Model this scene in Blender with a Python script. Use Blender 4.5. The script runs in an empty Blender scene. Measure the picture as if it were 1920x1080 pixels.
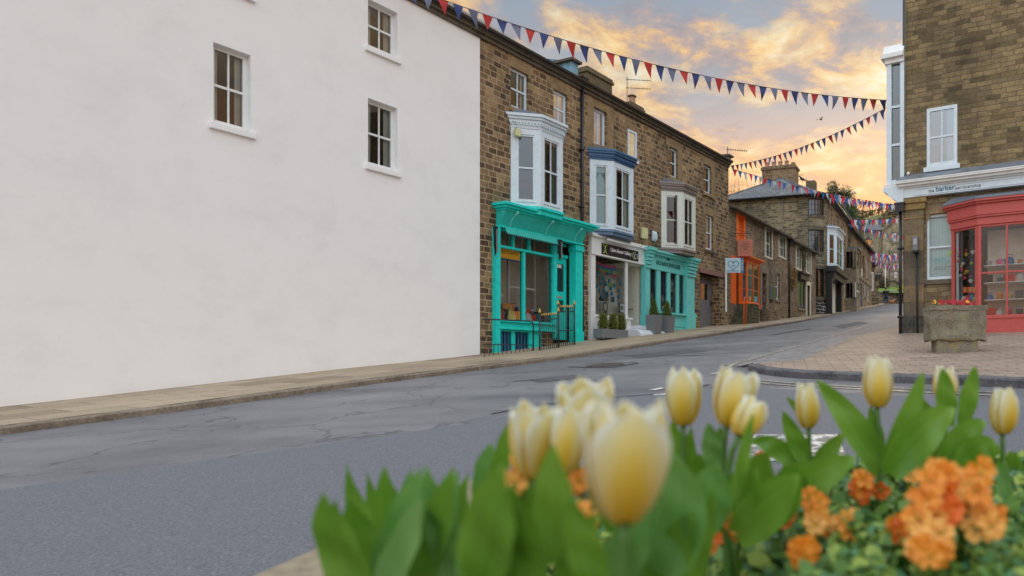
import bpy, bmesh, math, random
import numpy as np
from mathutils import Vector, Matrix
random.seed(7)
R = math.radians
scene = bpy.context.scene
col = scene.collection

# ------------------------------------------------------------------ camera
FP, CX, HY = 1280.0, 1380.0, 680.0        # focal length, centre and horizon of the view in 1920 px units
cam_d = bpy.data.cameras.new('camera'); cam = bpy.data.objects.new('camera', cam_d); col.objects.link(cam)
cam.location = (0, 0, 0); cam.rotation_euler = (R(90), 0, 0)
cam_d.sensor_width = 36; cam_d.lens = FP / 1920 * 36
cam_d.shift_x = -(CX - 960) / 1920; cam_d.shift_y = (HY - 540) / 1920
cam_d.clip_start = 0.02; cam_d.clip_end = 3000
cam_d.dof.use_dof = True; cam_d.dof.focus_distance = 19; cam_d.dof.aperture_fstop = 4.1
scene.camera = cam
scene.view_settings.view_transform = 'Standard'; scene.view_settings.look = 'None'
scene.view_settings.exposure = 0.0; scene.view_settings.gamma = 1

# ------------------------------------------------------------------ world: dusk sky with lit clouds
SUN_AZ, SUN_EL = R(13), R(14)
w = bpy.data.worlds.new('World'); scene.world = w; w.use_nodes = True
nt = w.node_tree; nt.nodes.clear(); N = nt.nodes; L = nt.links
def node(t, **k):
    n = N.new(t)
    for a, b in k.items(): setattr(n, a, b)
    return n
def vmath(op, *a):
    n = node('ShaderNodeMath', operation=op)
    for i, x in enumerate(a):
        if isinstance(x, (int, float)): n.inputs[i].default_value = x
        else: L.new(x, n.inputs[i])
    return n.outputs[0]
def wramp(fac, stops, interp='LINEAR'):
    n = node('ShaderNodeValToRGB'); n.color_ramp.interpolation = interp
    e = n.color_ramp.elements
    while len(e) < len(stops): e.new(0.5)
    for x, (p, c) in zip(e, stops): x.position = p; x.color = (*c, 1)
    L.new(fac, n.inputs[0]); return n.outputs[0]
def wmix(f, a, b):
    n = node('ShaderNodeMix', data_type='RGBA')
    if isinstance(f, (int, float)): n.inputs[0].default_value = f
    else: L.new(f, n.inputs[0])
    for i, x in ((6, a), (7, b)):
        if isinstance(x, tuple): n.inputs[i].default_value = (*x, 1)
        else: L.new(x, n.inputs[i])
    return n.outputs[2]
tc = node('ShaderNodeTexCoord'); sep = node('ShaderNodeSeparateXYZ'); L.new(tc.outputs['Generated'], sep.inputs[0])
dx, dy, dz = sep.outputs
sky = node('ShaderNodeTexSky', sky_type='NISHITA'); sky.sun_disc = False; sky.sun_elevation = SUN_EL; sky.sun_rotation = SUN_AZ
# clear sky by height
zc = vmath('MAXIMUM', dz, 0.0)
clear = wramp(zc, [(0, (1.0, .34, .06)), (.235, (.98, .38, .08)), (.27, (.86, .42, .17)), (.315, (.60, .44, .38)), (.37, (.38, .40, .44)), (.48, (.30, .36, .44)), (.75, (.62, .80, 1.0))])
# cloud layers: noise on a plane overhead
den = vmath('ADD', zc, 0.12)
px_ = vmath('DIVIDE', dx, den); py_ = vmath('DIVIDE', dy, den)
cmb = node('ShaderNodeCombineXYZ'); L.new(px_, cmb.inputs[0]); L.new(py_, cmb.inputs[1])
def wnoise(scale, det, rough, off, dist=0.0):
    m = node('ShaderNodeMapping'); L.new(cmb.outputs[0], m.inputs[0]); m.inputs['Location'].default_value = off
    n = node('ShaderNodeTexNoise'); n.inputs['Scale'].default_value = scale; n.inputs['Detail'].default_value = det
    n.inputs['Roughness'].default_value = rough; n.inputs['Distortion'].default_value = dist
    L.new(m.outputs[0], n.inputs[0]); return n.outputs[0]
n1 = wnoise(2.3, 10, .58, (3.1, 1.7, 0), .25)
n2 = wnoise(5.2, 10, .66, (9.1, 4.7, 2), .3)
n3 = wnoise(.7, 5, .5, (1.3, 7.7, 5))
m1 = wramp(n1, [(.44, (0, 0, 0)), (.50, (.6, .6, .6)), (.60, (1, 1, 1))])
m2 = wramp(n2, [(.45, (0, 0, 0)), (.68, (1, 1, 1))])
shade = wramp(vmath('ADD', vmath('MULTIPLY', n2, .65), vmath('MULTIPLY', n1, .35)), [(.41, (.34, .29, .30)), (.462, (.56, .38, .30)), (.505, (.92, .54, .19)), (.55, (1.0, .72, .32)), (.61, (1.0, .92, .68))])
low = wramp(zc, [(.22, (1, 1, 1)), (.33, (0, 0, 0))])
ccol = wmix(vmath('MULTIPLY', low, .55), shade, (.95, .44, .13))
skyc = wmix(vmath('MULTIPLY', m1, .92), clear, ccol)
skyc = wmix(vmath('MULTIPLY', vmath('MULTIPLY', m2, .35), n3), skyc, (1.0, .80, .55))
# unseen dusk sky overhead and behind the camera, brightened and blued to lift the fronts
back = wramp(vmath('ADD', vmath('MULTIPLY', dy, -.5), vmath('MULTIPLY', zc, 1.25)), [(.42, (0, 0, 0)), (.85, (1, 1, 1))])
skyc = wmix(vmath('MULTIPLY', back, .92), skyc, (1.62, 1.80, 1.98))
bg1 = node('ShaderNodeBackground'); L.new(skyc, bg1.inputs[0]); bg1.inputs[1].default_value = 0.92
bg2 = node('ShaderNodeBackground'); L.new(sky.outputs[0], bg2.inputs[0]); bg2.inputs[1].default_value = 0.012
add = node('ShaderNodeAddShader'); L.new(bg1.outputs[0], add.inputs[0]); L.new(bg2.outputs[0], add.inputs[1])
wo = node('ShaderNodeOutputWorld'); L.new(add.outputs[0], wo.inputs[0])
# low veiled sun beyond the head of the street
sl = bpy.data.lights.new('sun', 'SUN'); sl.energy = 0.6; sl.angle = R(12); sl.color = (1, .72, .45)
so = bpy.data.objects.new('sun', sl); col.objects.link(so)
sd = Vector((math.sin(SUN_AZ) * math.cos(SUN_EL), math.cos(SUN_AZ) * math.cos(SUN_EL), math.sin(SUN_EL)))
so.rotation_euler = sd.to_track_quat('Z', 'Y').to_euler(); so.location = sd * 50

# ------------------------------------------------------------------ materials
MATS = {}
def newmat(name):
    m = bpy.data.materials.new(name); m.use_nodes = True; MATS[name] = m
    return m, m.node_tree, m.node_tree.nodes['Principled BSDF']
def nd(t, ty, **k):
    n = t.nodes.new(ty)
    for a, b in k.items(): setattr(n, a, b)
    return n
def ramp(t, fac, stops, interp='LINEAR'):
    n = nd(t, 'ShaderNodeValToRGB'); n.color_ramp.interpolation = interp; e = n.color_ramp.elements
    while len(e) < len(stops): e.new(0.5)
    for x, (p, c) in zip(e, stops): x.position = p; x.color = (*c, 1) if len(c) == 3 else c
    t.links.new(fac, n.inputs[0]); return n.outputs[0]
def mix(t, f, a, b, bt='MIX'):
    n = nd(t, 'ShaderNodeMix', data_type='RGBA', blend_type=bt)
    if isinstance(f, (int, float)): n.inputs[0].default_value = f
    else: t.links.new(f, n.inputs[0])
    for i, x in ((6, a), (7, b)):
        if isinstance(x, tuple): n.inputs[i].default_value = (*x, 1)
        else: t.links.new(x, n.inputs[i])
    return n.outputs[2]
def noise(t, vec, scale, det=4, rough=.55, out=0, dist=0):
    n = nd(t, 'ShaderNodeTexNoise'); n.inputs['Scale'].default_value = scale; n.inputs['Detail'].default_value = det
    n.inputs['Roughness'].default_value = rough; n.inputs['Distortion'].default_value = dist
    if vec is not None: t.links.new(vec, n.inputs[0])
    return n.outputs[out]
def bump(t, b, h, strength=.3, dist=.01):
    n = nd(t, 'ShaderNodeBump'); n.inputs['Strength'].default_value = strength; n.inputs['Distance'].default_value = dist
    t.links.new(h, n.inputs['Height']); t.links.new(n.outputs[0], b.inputs['Normal']); return n
def obj_co(t): return nd(t, 'ShaderNodeTexCoord').outputs['Object']
def paint(name, c, rough=.5, var=.25, scale=6, metallic=0, bmp=.15):
    m, t, b = newmat(name); co = obj_co(t)
    n = noise(t, co, scale, 6, .65)
    d = tuple(x * (1 - var) for x in c); l = tuple(min(1, x * (1 + var * .35)) for x in c)
    cc = ramp(t, n, [(.3, d), (.5, c), (.75, l)])
    n2 = noise(t, co, scale * 7, 3, .6)
    grime = ramp(t, n2, [(.28, (.62, .6, .56)), (.42, (1, 1, 1))])
    t.links.new(mix(t, var * 1.3 if var < .7 else 1, cc, mix(t, 1.0, cc, grime, 'MULTIPLY')), b.inputs['Base Color'])
    b.inputs['Roughness'].default_value = rough; b.inputs['Metallic'].default_value = metallic
    bump(t, b, n2, bmp, .004); return m
def stone(name, cols, mortar, bw=.30, bh=.15, msize=.012, dirt=.5, scale=1.0, warp=.02, bmp=.7):
    """coursed stone on faces of any direction; coordinates are local to the building"""
    m, t, b = newmat(name); tcn = nd(t, 'ShaderNodeTexCoord')
    s = nd(t, 'ShaderNodeSeparateXYZ'); t.links.new(tcn.outputs['Object'], s.inputs[0])
    nn = nd(t, 'ShaderNodeSeparateXYZ'); t.links.new(tcn.outputs['Normal'], nn.inputs[0])
    ab = nd(t, 'ShaderNodeMath', operation='ABSOLUTE'); t.links.new(nn.outputs[0], ab.inputs[0])
    gt = nd(t, 'ShaderNodeMath', operation='GREATER_THAN'); t.links.new(ab.outputs[0], gt.inputs[0]); gt.inputs[1].default_value = .7
    mx = nd(t, 'ShaderNodeMix', data_type='FLOAT'); t.links.new(gt.outputs[0], mx.inputs[0]); t.links.new(s.outputs[0], mx.inputs[2]); t.links.new(s.outputs[1], mx.inputs[3])
    c = nd(t, 'ShaderNodeCombineXYZ'); t.links.new(mx.outputs[0], c.inputs[0]); t.links.new(s.outputs[2], c.inputs[1])
    wn = nd(t, 'ShaderNodeTexNoise'); wn.inputs['Scale'].default_value = 2.2; wn.inputs['Detail'].default_value = 3; t.links.new(c.outputs[0], wn.inputs[0])
    sub = nd(t, 'ShaderNodeVectorMath', operation='SUBTRACT'); t.links.new(wn.outputs['Color'], sub.inputs[0]); sub.inputs[1].default_value = (.5, .5, .5)
    sc = nd(t, 'ShaderNodeVectorMath', operation='SCALE'); t.links.new(sub.outputs[0], sc.inputs[0]); sc.inputs['Scale'].default_value = warp * 4
    # rows of different heights: bend the vertical coordinate a little
    ad = nd(t, 'ShaderNodeVectorMath', operation='ADD'); t.links.new(c.outputs[0], ad.inputs[0]); t.links.new(sc.outputs[0], ad.inputs[1])
    br = nd(t, 'ShaderNodeTexBrick'); t.links.new(ad.outputs[0], br.inputs[0])
    br.inputs['Color1'].default_value = (0, 0, 0, 1); br.inputs['Color2'].default_value = (1, 1, 1, 1); br.inputs['Mortar'].default_value = (.5, .5, .5, 1)
    br.inputs['Scale'].default_value = scale; br.inputs['Brick Width'].default_value = bw; br.inputs['Row Height'].default_value = bh
    br.inputs['Mortar Size'].default_value = msize; br.inputs['Mortar Smooth'].default_value = .35; br.offset = .42; br.squash = .78; br.squash_frequency = 3
    br.inputs['Bias'].default_value = 0
    n = len(cols); rc = ramp(t, br.outputs['Color'], [(i / (n - 1) * .92 + .04, x) for i, x in enumerate(cols)])
    gn = noise(t, ad.outputs[0], 22, 6, .7); big = noise(t, c.outputs[0], .55, 4, .6); mid = noise(t, c.outputs[0], 4, 5, .65)
    rc = mix(t, 1.0, rc, ramp(t, gn, [(.25, (.55, .53, .5)), (.55, (1, 1, 1)), (.8, (1.25, 1.22, 1.15))]), 'MULTIPLY')
    mc = mix(t, br.outputs['Fac'], rc, mortar)
    dk = ramp(t, big, [(.36, (1 - dirt,) * 3), (.58, (1.08, 1.05, 1.0))])
    mc = mix(t, .8, mc, dk, 'MULTIPLY')
    mc = mix(t, .7, mc, ramp(t, mid, [(.3, (.6, .58, .56)), (.55, (1.05, 1.04, 1.0))]), 'MULTIPLY')
    t.links.new(mc, b.inputs['Base Color']); b.inputs['Roughness'].default_value = .9
    inv = nd(t, 'ShaderNodeMath', operation='MULTIPLY_ADD'); t.links.new(br.outputs['Fac'], inv.inputs[0]); inv.inputs[1].default_value = -1.3; t.links.new(gn, inv.inputs[2])
    bump(t, b, inv.outputs[0], bmp, .02); return m
def plainstone(name, cols, scale=3, bmp=.5, rough=.9):
    m, t, b = newmat(name); co = obj_co(t)
    a = noise(t, co, scale, 8, .7); c = noise(t, co, scale * 9, 5, .7)
    n = len(cols); r = ramp(t, a, [(.28 + .44 * i / (n - 1), x) for i, x in enumerate(cols)])
    r = mix(t, .9, r, ramp(t, c, [(.3, (.5, .48, .46)), (.55, (1, 1, 1)), (.75, (1.3, 1.28, 1.2))]), 'MULTIPLY')
    t.links.new(r, b.inputs['Base Color']); b.inputs['Roughness'].default_value = rough
    bump(t, b, c, bmp, .02); return m
def slate(name, c1, c2, bw=.35, bh=.22):
    m, t, b = newmat(name); tcn = nd(t, 'ShaderNodeTexCoord'); s = nd(t, 'ShaderNodeSeparateXYZ'); t.links.new(tcn.outputs['Object'], s.inputs[0])
    c = nd(t, 'ShaderNodeCombineXYZ'); t.links.new(s.outputs[0], c.inputs[0]); a = nd(t, 'ShaderNodeMath', operation='ADD'); t.links.new(s.outputs[2], a.inputs[0]); t.links.new(s.outputs[1], a.inputs[1]); t.links.new(a.outputs[0], c.inputs[1])
    br = nd(t, 'ShaderNodeTexBrick'); t.links.new(c.outputs[0], br.inputs[0]); br.inputs['Scale'].default_value = 1; br.inputs['Brick Width'].default_value = bw; br.inputs['Row Height'].default_value = bh
    br.inputs['Mortar Size'].default_value = .012; br.inputs['Color1'].default_value = (*c1, 1); br.inputs['Color2'].default_value = (*c2, 1); br.inputs['Mortar'].default_value = (.02, .02, .02, 1)
    g = noise(t, tcn.outputs['Object'], 2.5, 7, .7)
    r = mix(t, .9, br.outputs[0], ramp(t, g, [(.3, (.5, .52, .5)), (.5, (1, 1, 1)), (.72, (1.5, 1.5, 1.25))]), 'MULTIPLY')
    t.links.new(r, b.inputs['Base Color']); b.inputs['Roughness'].default_value = .75
    bump(t, b, br.outputs['Fac'], -.6, .02); return m
def glassmat(name, tint=(.75, .82, .85), refl=.05, rough=.02):
    m, t, b = newmat(name); t.nodes.remove(b); out = t.nodes['Material Output']
    tr = nd(t, 'ShaderNodeBsdfTransparent'); tr.inputs[0].default_value = (*tint, 1)
    gl = nd(t, 'ShaderNodeBsdfGlossy'); gl.inputs['Roughness'].default_value = rough; gl.inputs[0].default_value = (1, 1, 1, 1)
    fr = nd(t, 'ShaderNodeFresnel'); fr.inputs[0].default_value = 1.5
    ad = nd(t, 'ShaderNodeMath', operation='ADD'); t.links.new(fr.outputs[0], ad.inputs[0]); ad.inputs[1].default_value = refl; ad.use_clamp = True
    wv = noise(t, obj_co(t), 1.8, 1, .4); bp = nd(t, 'ShaderNodeBump'); bp.inputs['Strength'].default_value = .12; bp.inputs['Distance'].default_value = .02
    t.links.new(wv, bp.inputs['Height']); t.links.new(bp.outputs[0], gl.inputs['Normal'])
    mx = nd(t, 'ShaderNodeMixShader'); t.links.new(ad.outputs[0], mx.inputs[0]); t.links.new(tr.outputs[0], mx.inputs[1]); t.links.new(gl.outputs[0], mx.inputs[2])
    t.links.new(mx.outputs[0], out.inputs[0]); return m
def leafmat(name, c1, c2, trans=.25, rough=.45, scale=8):
    m, t, b = newmat(name); co = obj_co(t); n = noise(t, co, scale, 4, .6)
    oi = nd(t, 'ShaderNodeObjectInfo'); r = ramp(t, n, [(.3, c1), (.7, c2)])
    t.links.new(r, b.inputs['Base Color']); b.inputs['Roughness'].default_value = rough
    tl = nd(t, 'ShaderNodeBsdfTranslucent'); t.links.new(r, tl.inputs[0]); mx = nd(t, 'ShaderNodeMixShader'); mx.inputs[0].default_value = trans
    t.links.new(b.outputs[0], mx.inputs[1]); t.links.new(tl.outputs[0], mx.inputs[2]); t.links.new(mx.outputs[0], t.nodes['Material Output'].inputs[0])
    return m

STA = stone('stone_terrace', [(.10, .060, .036), (.175, .108, .060), (.275, .175, .092), (.39, .262, .135)], (.46, .36, .23), .27, .15, .015, dirt=.45)
STB = stone('stone_cottage', [(.13, .09, .06), (.22, .16, .10), (.32, .235, .145), (.26, .17, .12)], (.38, .30, .20), .22, .12, .012, warp=.03)
STC = stone('stone_corner_house', [(.10, .09, .065), (.17, .15, .10), (.26, .225, .14), (.34, .285, .17)], (.35, .31, .23), .34, .14, .014)
STD = stone('stone_far_house', [(.14, .10, .06), (.27, .20, .115), (.37, .28, .16)], (.32, .27, .19), .34, .16, .012)
STF = stone('stone_pale_house', [(.26, .235, .16), (.36, .33, .23), (.44, .40, .29)], (.42, .39, .29), .4, .2, .012)
STH = stone('stone_office', [(.14, .11, .06), (.25, .19, .10), (.35, .27, .14), (.21, .165, .10)], (.17, .13, .08), .34, .12, .010)
STW = stone('stone_garden_wall', [(.10, .085, .06), (.2, .17, .12), (.28, .25, .18)], (.12, .10, .07), .3, .13, .015)
ASH = stone('ashlar_pier', [(.14, .12, .09), (.22, .17, .10), (.30, .22, .12), (.10, .09, .075)], (.10, .08, .05), .72, .42, .006, bmp=.3, warp=.004)
DRS = plainstone('dressed_stone', [(.15, .10, .05), (.31, .215, .11), (.42, .30, .155)])
DRSP = plainstone('dressed_stone_pale', [(.14, .11, .075), (.27, .22, .15), (.34, .28, .19)])
EAV = plainstone('eaves_stone', [(.05, .045, .035), (.13, .11, .08), (.2, .17, .11)])
SLA = slate('stone_slates', (.10, .095, .07), (.17, .15, .11), .4, .26)
SLC = slate('grey_slates', (.10, .105, .12), (.15, .155, .17), .3, .2)
CHM = plainstone('chimney_stone', [(.06, .05, .03), (.14, .115, .07), (.2, .165, .09)], 5)
WHB = paint('white_paint_blue', (.66, .76, .82), .45, .12)
WHT = paint('white_paint', (.78, .80, .78), .45, .12)
CRM = paint('cream_paint', (.70, .70, .58), .5, .12)
LIM = paint('limewash', (.86, .86, .85), .85, .07, 1.2, bmp=.6)
TEA = paint('turquoise_paint', (.012, .68, .60), .4, .22)
TED = paint('turquoise_fascia', (.02, .50, .42), .5, .2)
AQU = paint('aqua_paint', (.16, .64, .60), .45, .12)
AQD = paint('dark_green_lettering', (.01, .10, .09), .4, .1)
NAV = paint('blue_paint', (.03, .12, .26), .4, .25)
NAL = paint('slate_blue_paint', (.12, .21, .33), .45, .2)
TAU = paint('taupe_paint', (.28, .23, .21), .5, .15)
BLK = paint('black_iron', (.012, .013, .016), .35, .3)
DKW = paint('dark_fabric', (.012, .02, .022), .8, .3)
GLD = paint('gilt', (.55, .36, .10), .35, .2, metallic=.4)
LED = paint('lead_flashing', (.16, .18, .21), .45, .35, 4)
LBL = paint('weathered_blue', (.20, .38, .50), .6, .35)
GRY = paint('grey_planter', (.17, .18, .19), .6, .12)
SGN = paint('sign_black', (.025, .025, .03), .35, .1)
LTW = paint('lettering_white', (.8, .8, .78), .5, .05)
YEL = paint('alarm_yellow', (.68, .68, .36), .4, .15)
DOORG = paint('door_grey', (.20, .19, .20), .5, .2)
DOORP = paint('door_purple', (.14, .045, .11), .5, .2)
ORG = paint('orange_paint', (.90, .16, .02), .4, .15)
ORB = paint('orange_sign', (.55, .17, .10), .5, .15)
BRN = paint('brown_wood', (.10, .06, .045), .7, .3)
RED = paint('red_paint', (.50, .085, .075), .4, .12)
CRT = paint('curtain_cloth', (.74, .72, .64), .9, .15)
CRD = paint('curtain_dark', (.14, .09, .08), .9, .2)
BLN = paint('blind_pale', (.55, .72, .74), .8, .08)
INT = paint('room_dark', (.12, .11, .10), .9, .3, 2)
INTB = paint('room_teal', (.20, .40, .48), .9, .3, 2)
INTC = paint('room_light', (.62, .58, .50), .9, .25, 2)
PIN = paint('lintel_red', (.30, .15, .13), .7, .25)
POT = paint('chimney_pot', (.42, .26, .16), .7, .3)
WST = paint('whitened_step', (.62, .65, .68), .8, .2, 3)
GL = glassmat('window_glass'); GLS = glassmat('shop_glass', (.96, .98, .98), .02); GLR = glassmat('sky_lit_glass', (.35, .38, .4), .52)
GLM = glassmat('dark_glass', (.35, .45, .47), .10)

# ------------------------------------------------------------------ mesh helpers
class MB:
    def __init__(s): s.v = []; s.f = []; s.m = []; s.M = None; s.uv = None; s.sm = []
    def pt(s, p):
        p = Vector(p); p = s.M @ p if s.M else p
        s.v.append(tuple(p)); return len(s.v) - 1
    def face(s, pts, mi=0, smooth=False):
        s.f.append([s.pt(p) for p in pts]); s.m.append(mi); s.sm.append(smooth)
    def idx(s, ids, mi=0, smooth=False): s.f.append(list(ids)); s.m.append(mi); s.sm.append(smooth)
    def box(s, x0, x1, y0, y1, z0, z1, mi=0):
        if x0 > x1: x0, x1 = x1, x0
        if y0 > y1: y0, y1 = y1, y0
        if z0 > z1: z0, z1 = z1, z0
        a = [s.pt(p) for p in ((x0, y0, z0), (x1, y0, z0), (x1, y1, z0), (x0, y1, z0), (x0, y0, z1), (x1, y0, z1), (x1, y1, z1), (x0, y1, z1))]
        for q in ((0, 3, 2, 1), (4, 5, 6, 7), (0, 1, 5, 4), (1, 2, 6, 5), (2, 3, 7, 6), (3, 0, 4, 7)): s.idx([a[i] for i in q], mi)
        return s
    def prism(s, poly, z0, z1, mi=0):
        """poly in x,y, raised z0..z1"""
        n = len(poly); b = [s.pt((x, y, z0)) for x, y in poly]; t = [s.pt((x, y, z1)) for x, y in poly]
        s.idx(b[::-1], mi); s.idx(t, mi)
        for i in range(n): s.idx([b[i], b[(i + 1) % n], t[(i + 1) % n], t[i]], mi)
        return s
    def prismx(s, poly, x0, x1, mi=0):
        """poly in y,z, stretched along x"""
        n = len(poly); b = [s.pt((x0, y, z)) for y, z in poly]; t = [s.pt((x1, y, z)) for y, z in poly]
        s.idx(b, mi); s.idx(t[::-1], mi)
        for i in range(n): s.idx([b[i], t[i], t[(i + 1) % n], b[(i + 1) % n]], mi)
        return s
    def tube(s, pts, r, n=6, mi=0, cap=True):
        pts = [Vector(p) for p in pts]; rings = []
        for i, p in enumerate(pts):
            d = (pts[min(i + 1, len(pts) - 1)] - pts[max(i - 1, 0)]); d = d.normalized() if d.length > 1e-9 else Vector((0, 0, 1))
            a = d.orthogonal().normalized() if i == 0 else (pa - d * pa.dot(d)).normalized()
            pa = a; b = d.cross(a); rr = r[i] if isinstance(r, (list, tuple)) else r
            rings.append([s.pt(p + (a * math.cos(2 * math.pi * k / n) + b * math.sin(2 * math.pi * k / n)) * rr) for k in range(n)])
        for A, B in zip(rings, rings[1:]):
            for k in range(n): s.idx([A[k], A[(k + 1) % n], B[(k + 1) % n], B[k]], mi, n > 5)
        if cap: s.idx(rings[0][::-1], mi); s.idx(rings[-1], mi)
        return s
    def lathe(s, prof, n=14, c=(0, 0, 0), mi=0, smooth=True):
        rings = [[s.pt((c[0] + r * math.cos(2 * math.pi * k / n), c[1] + r * math.sin(2 * math.pi * k / n), c[2] + z)) for k in range(n)] for r, z in prof]
        for A, B in zip(rings, rings[1:]):
            for k in range(n): s.idx([A[k], A[(k + 1) % n], B[(k + 1) % n], B[k]], mi, smooth)
        s.idx(rings[0][::-1], mi); s.idx(rings[-1], mi); return s
    def build(s, name, mats, parent=None, loc=None, rot=None, bevel=0, recalc=True):
        me = bpy.data.meshes.new(name); me.from_pydata(s.v, [], s.f)
        for m in (mats if isinstance(mats, (list, tuple)) else [mats]): me.materials.append(m)
        me.polygons.foreach_set('material_index', s.m); me.polygons.foreach_set('use_smooth', s.sm)
        if s.uv:
            ul = me.uv_layers.new(name='UVMap')
            for p in me.polygons:
                for li, vi in zip(p.loop_indices, p.vertices): ul.data[li].uv = s.uv[vi]
        me.update()
        if recalc:
            bm = bmesh.new(); bm.from_mesh(me); bmesh.ops.recalc_face_normals(bm, faces=bm.faces); bm.to_mesh(me); bm.free()
        o = bpy.data.objects.new(name, me); col.objects.link(o)
        if parent is not None: o.parent = parent
        if loc is not None: o.location = loc
        if rot is not None: o.rotation_euler = rot
        if bevel:
            b = o.modifiers.new('bevel', 'BEVEL'); b.width = bevel; b.segments = 2; b.limit_method = 'ANGLE'
        return o
def tag(o, label=None, cat=None, group=None, kind=None):
    if label: o['label'] = label
    if cat: o['category'] = cat
    if group: o['group'] = group
    if kind: o['kind'] = kind
    return o
def empty(name, loc, rz=0, label=None, cat=None, group=None):
    o = bpy.data.objects.new(name, None); col.objects.link(o); o.location = loc; o.rotation_euler = (0, 0, rz); o.empty_display_size = .2
    return tag(o, label, cat, group)
def kids(o): return [c for c in bpy.data.objects if c.parent == o]
def copy_tree(o, parent=None):
    c = o.copy(); col.objects.link(c); c.parent = parent
    for ch in kids(o): copy_tree(ch, c)
    return c
def text(name, s, size, mat, parent, M, ext=.004, width=None, align='CENTER', spacing=1.0, shear=0, bold=0.0):
    """lettering as a mesh; M places it (x right, y up, z out)"""
    cu = bpy.data.curves.new(name, 'FONT'); cu.body = s; cu.size = size; cu.extrude = ext; cu.align_x = align; cu.align_y = 'CENTER'; cu.space_character = spacing; cu.shear = shear; cu.offset = bold
    to = bpy.data.objects.new('tmp', cu); col.objects.link(to)
    bpy.context.view_layer.update(); dg = bpy.context.evaluated_depsgraph_get()
    me = bpy.data.meshes.new_from_object(to.evaluated_get(dg)); bpy.data.objects.remove(to); bpy.data.curves.remove(cu)
    sc = 1.0
    if width and len(me.vertices):
        xs = [v.co.x for v in me.vertices]; sc = width / (max(xs) - min(xs))
    me.transform(M @ Matrix.Diagonal((sc, 1, 1, 1))); me.materials.append(mat); me.name = name
    o = bpy.data.objects.new(name, me); col.objects.link(o); o.parent = parent; return o
FRONT = Matrix(((1, 0, 0, 0), (0, 0, -1, 0), (0, 1, 0, 0), (0, 0, 0, 1)))       # text plane onto a wall that looks along -y
def on_wall(x, y, z): return Matrix.Translation((x, y, z)) @ FRONT

# ------------------------------------------------------------------ the lie of the land: height is a function of the distance up the street
SD = Vector((.4718, .8817)); SN = Vector((.8817, -.4718))
UT = [-200, -20, -5, 0, 4.6, 8.55, 10.5, 12.1, 13.5, 15.8, 17, 18.85, 22.1, 24.7, 38, 48, 60, 73, 100, 130]
ZT = [-6, -2.2, -1.4, -1.1, -.66, -.25, -.08, .08, .24, .52, .66, .84, 1.18, 1.43, 2.72, 3.75, 5.05, 6.3, 8.9, 11.5]
_u = np.arange(-200, 131, .5); _z = np.interp(_u, UT, ZT)
_k = np.ones(5) / 5; _zs = np.convolve(np.pad(_z, 2, mode='edge'), _k, 'valid')
def f(u): return float(np.interp(u, _u, _zs))
def gz(x, y): return f(x * SD.x + y * SD.y)
def G(px, py, dz=0.0):
    """the point of the ground seen at a pixel"""
    r = (px - CX) / FP; q = (HY - py) / FP; lo, hi = 1.0, 140.0; g = lambda Y: q * Y - gz(r * Y, Y) - dz
    Y = 1.0
    while Y < 140 and g(Y) > 0: Y += .05
    if g(1.0) < 0: return None
    return Vector((r * Y, Y))
def at(px, py, Y): return Vector(((px - CX) / FP * Y, Y, (HY - py) / FP * Y))
def uv_(p): return (p[0] * SD.x + p[1] * SD.y, p[0] * SN.x + p[1] * SN.y)
def xy_(u, v): return (u * SD.x + v * SN.x, u * SD.y + v * SN.y)
def clip(poly, k, keep_ge):
    out = []
    for i in range(len(poly)):
        a, b = poly[i], poly[(i + 1) % len(poly)]; ia = (a[0] >= k) == keep_ge; ib = (b[0] >= k) == keep_ge
        if ia: out.append(a)
        if ia != ib:
            t = (k - a[0]) / (b[0] - a[0]); out.append((k, a[1] + t * (b[1] - a[1])))
    return out
def sheet(name, poly, dz, mat, kind='structure', parent=None, thick=0, step=.5):
    """a sheet laid on the ground; poly is world x,y"""
    P = [uv_(p) for p in poly]; u0 = min(p[0] for p in P); u1 = max(p[0] for p in P); mb = MB()
    k = math.floor(u0 / step) * step
    while k < u1:
        c = clip(clip(P, k, True), k + step, False)
        if len(c) > 2:
            a = sum(c[i][0] * c[(i + 1) % len(c)][1] - c[(i + 1) % len(c)][0] * c[i][1] for i in range(len(c)))
            if abs(a) > 1e-5:
                pts = [(*xy_(*q), f(q[0]) + dz) for q in c]
                if a > 0: pts = pts[::-1]
                mb.face(pts)
        k += step
    o = mb.build(name, mat, parent, recalc=False)
    if kind: o['kind'] = kind
    return o
def sweep_kerb(name, pts, w_, h_, mat, side=1):
    """kerbstones with joints along a line on the ground"""
    mb = MB(); pts = [Vector(p) for p in pts]; res = []
    for a, b in zip(pts, pts[1:]):
        n = max(1, int((b - a).length / .22)); res += [a.lerp(b, i / n) for i in range(n)]
    res.append(pts[-1]); ring = []
    for i, p in enumerate(res):
        d = (res[min(i + 1, len(res) - 1)] - res[max(i - 1, 0)]).normalized(); n = Vector((-d.y, d.x)) * side
        z = gz(p.x, p.y); q = p + n * w_
        zq = gz(q.x, q.y); j = random.uniform(-.006, .006)
        ring.append([mb.pt((p.x, p.y, z - .1)), mb.pt((p.x, p.y, z + h_ - .02 + j)), mb.pt((p.x + n.x * .02, p.y + n.y * .02, z + h_ + j)), mb.pt((q.x, q.y, zq + h_ + .006 + j)), mb.pt((q.x, q.y, zq - .1))])
    for A, B in zip(ring, ring[1:]):
        for k in range(4): mb.idx([A[k], B[k], B[k + 1], A[k + 1]])
    return tag(mb.build(name, mat), kind='structure')

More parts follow.
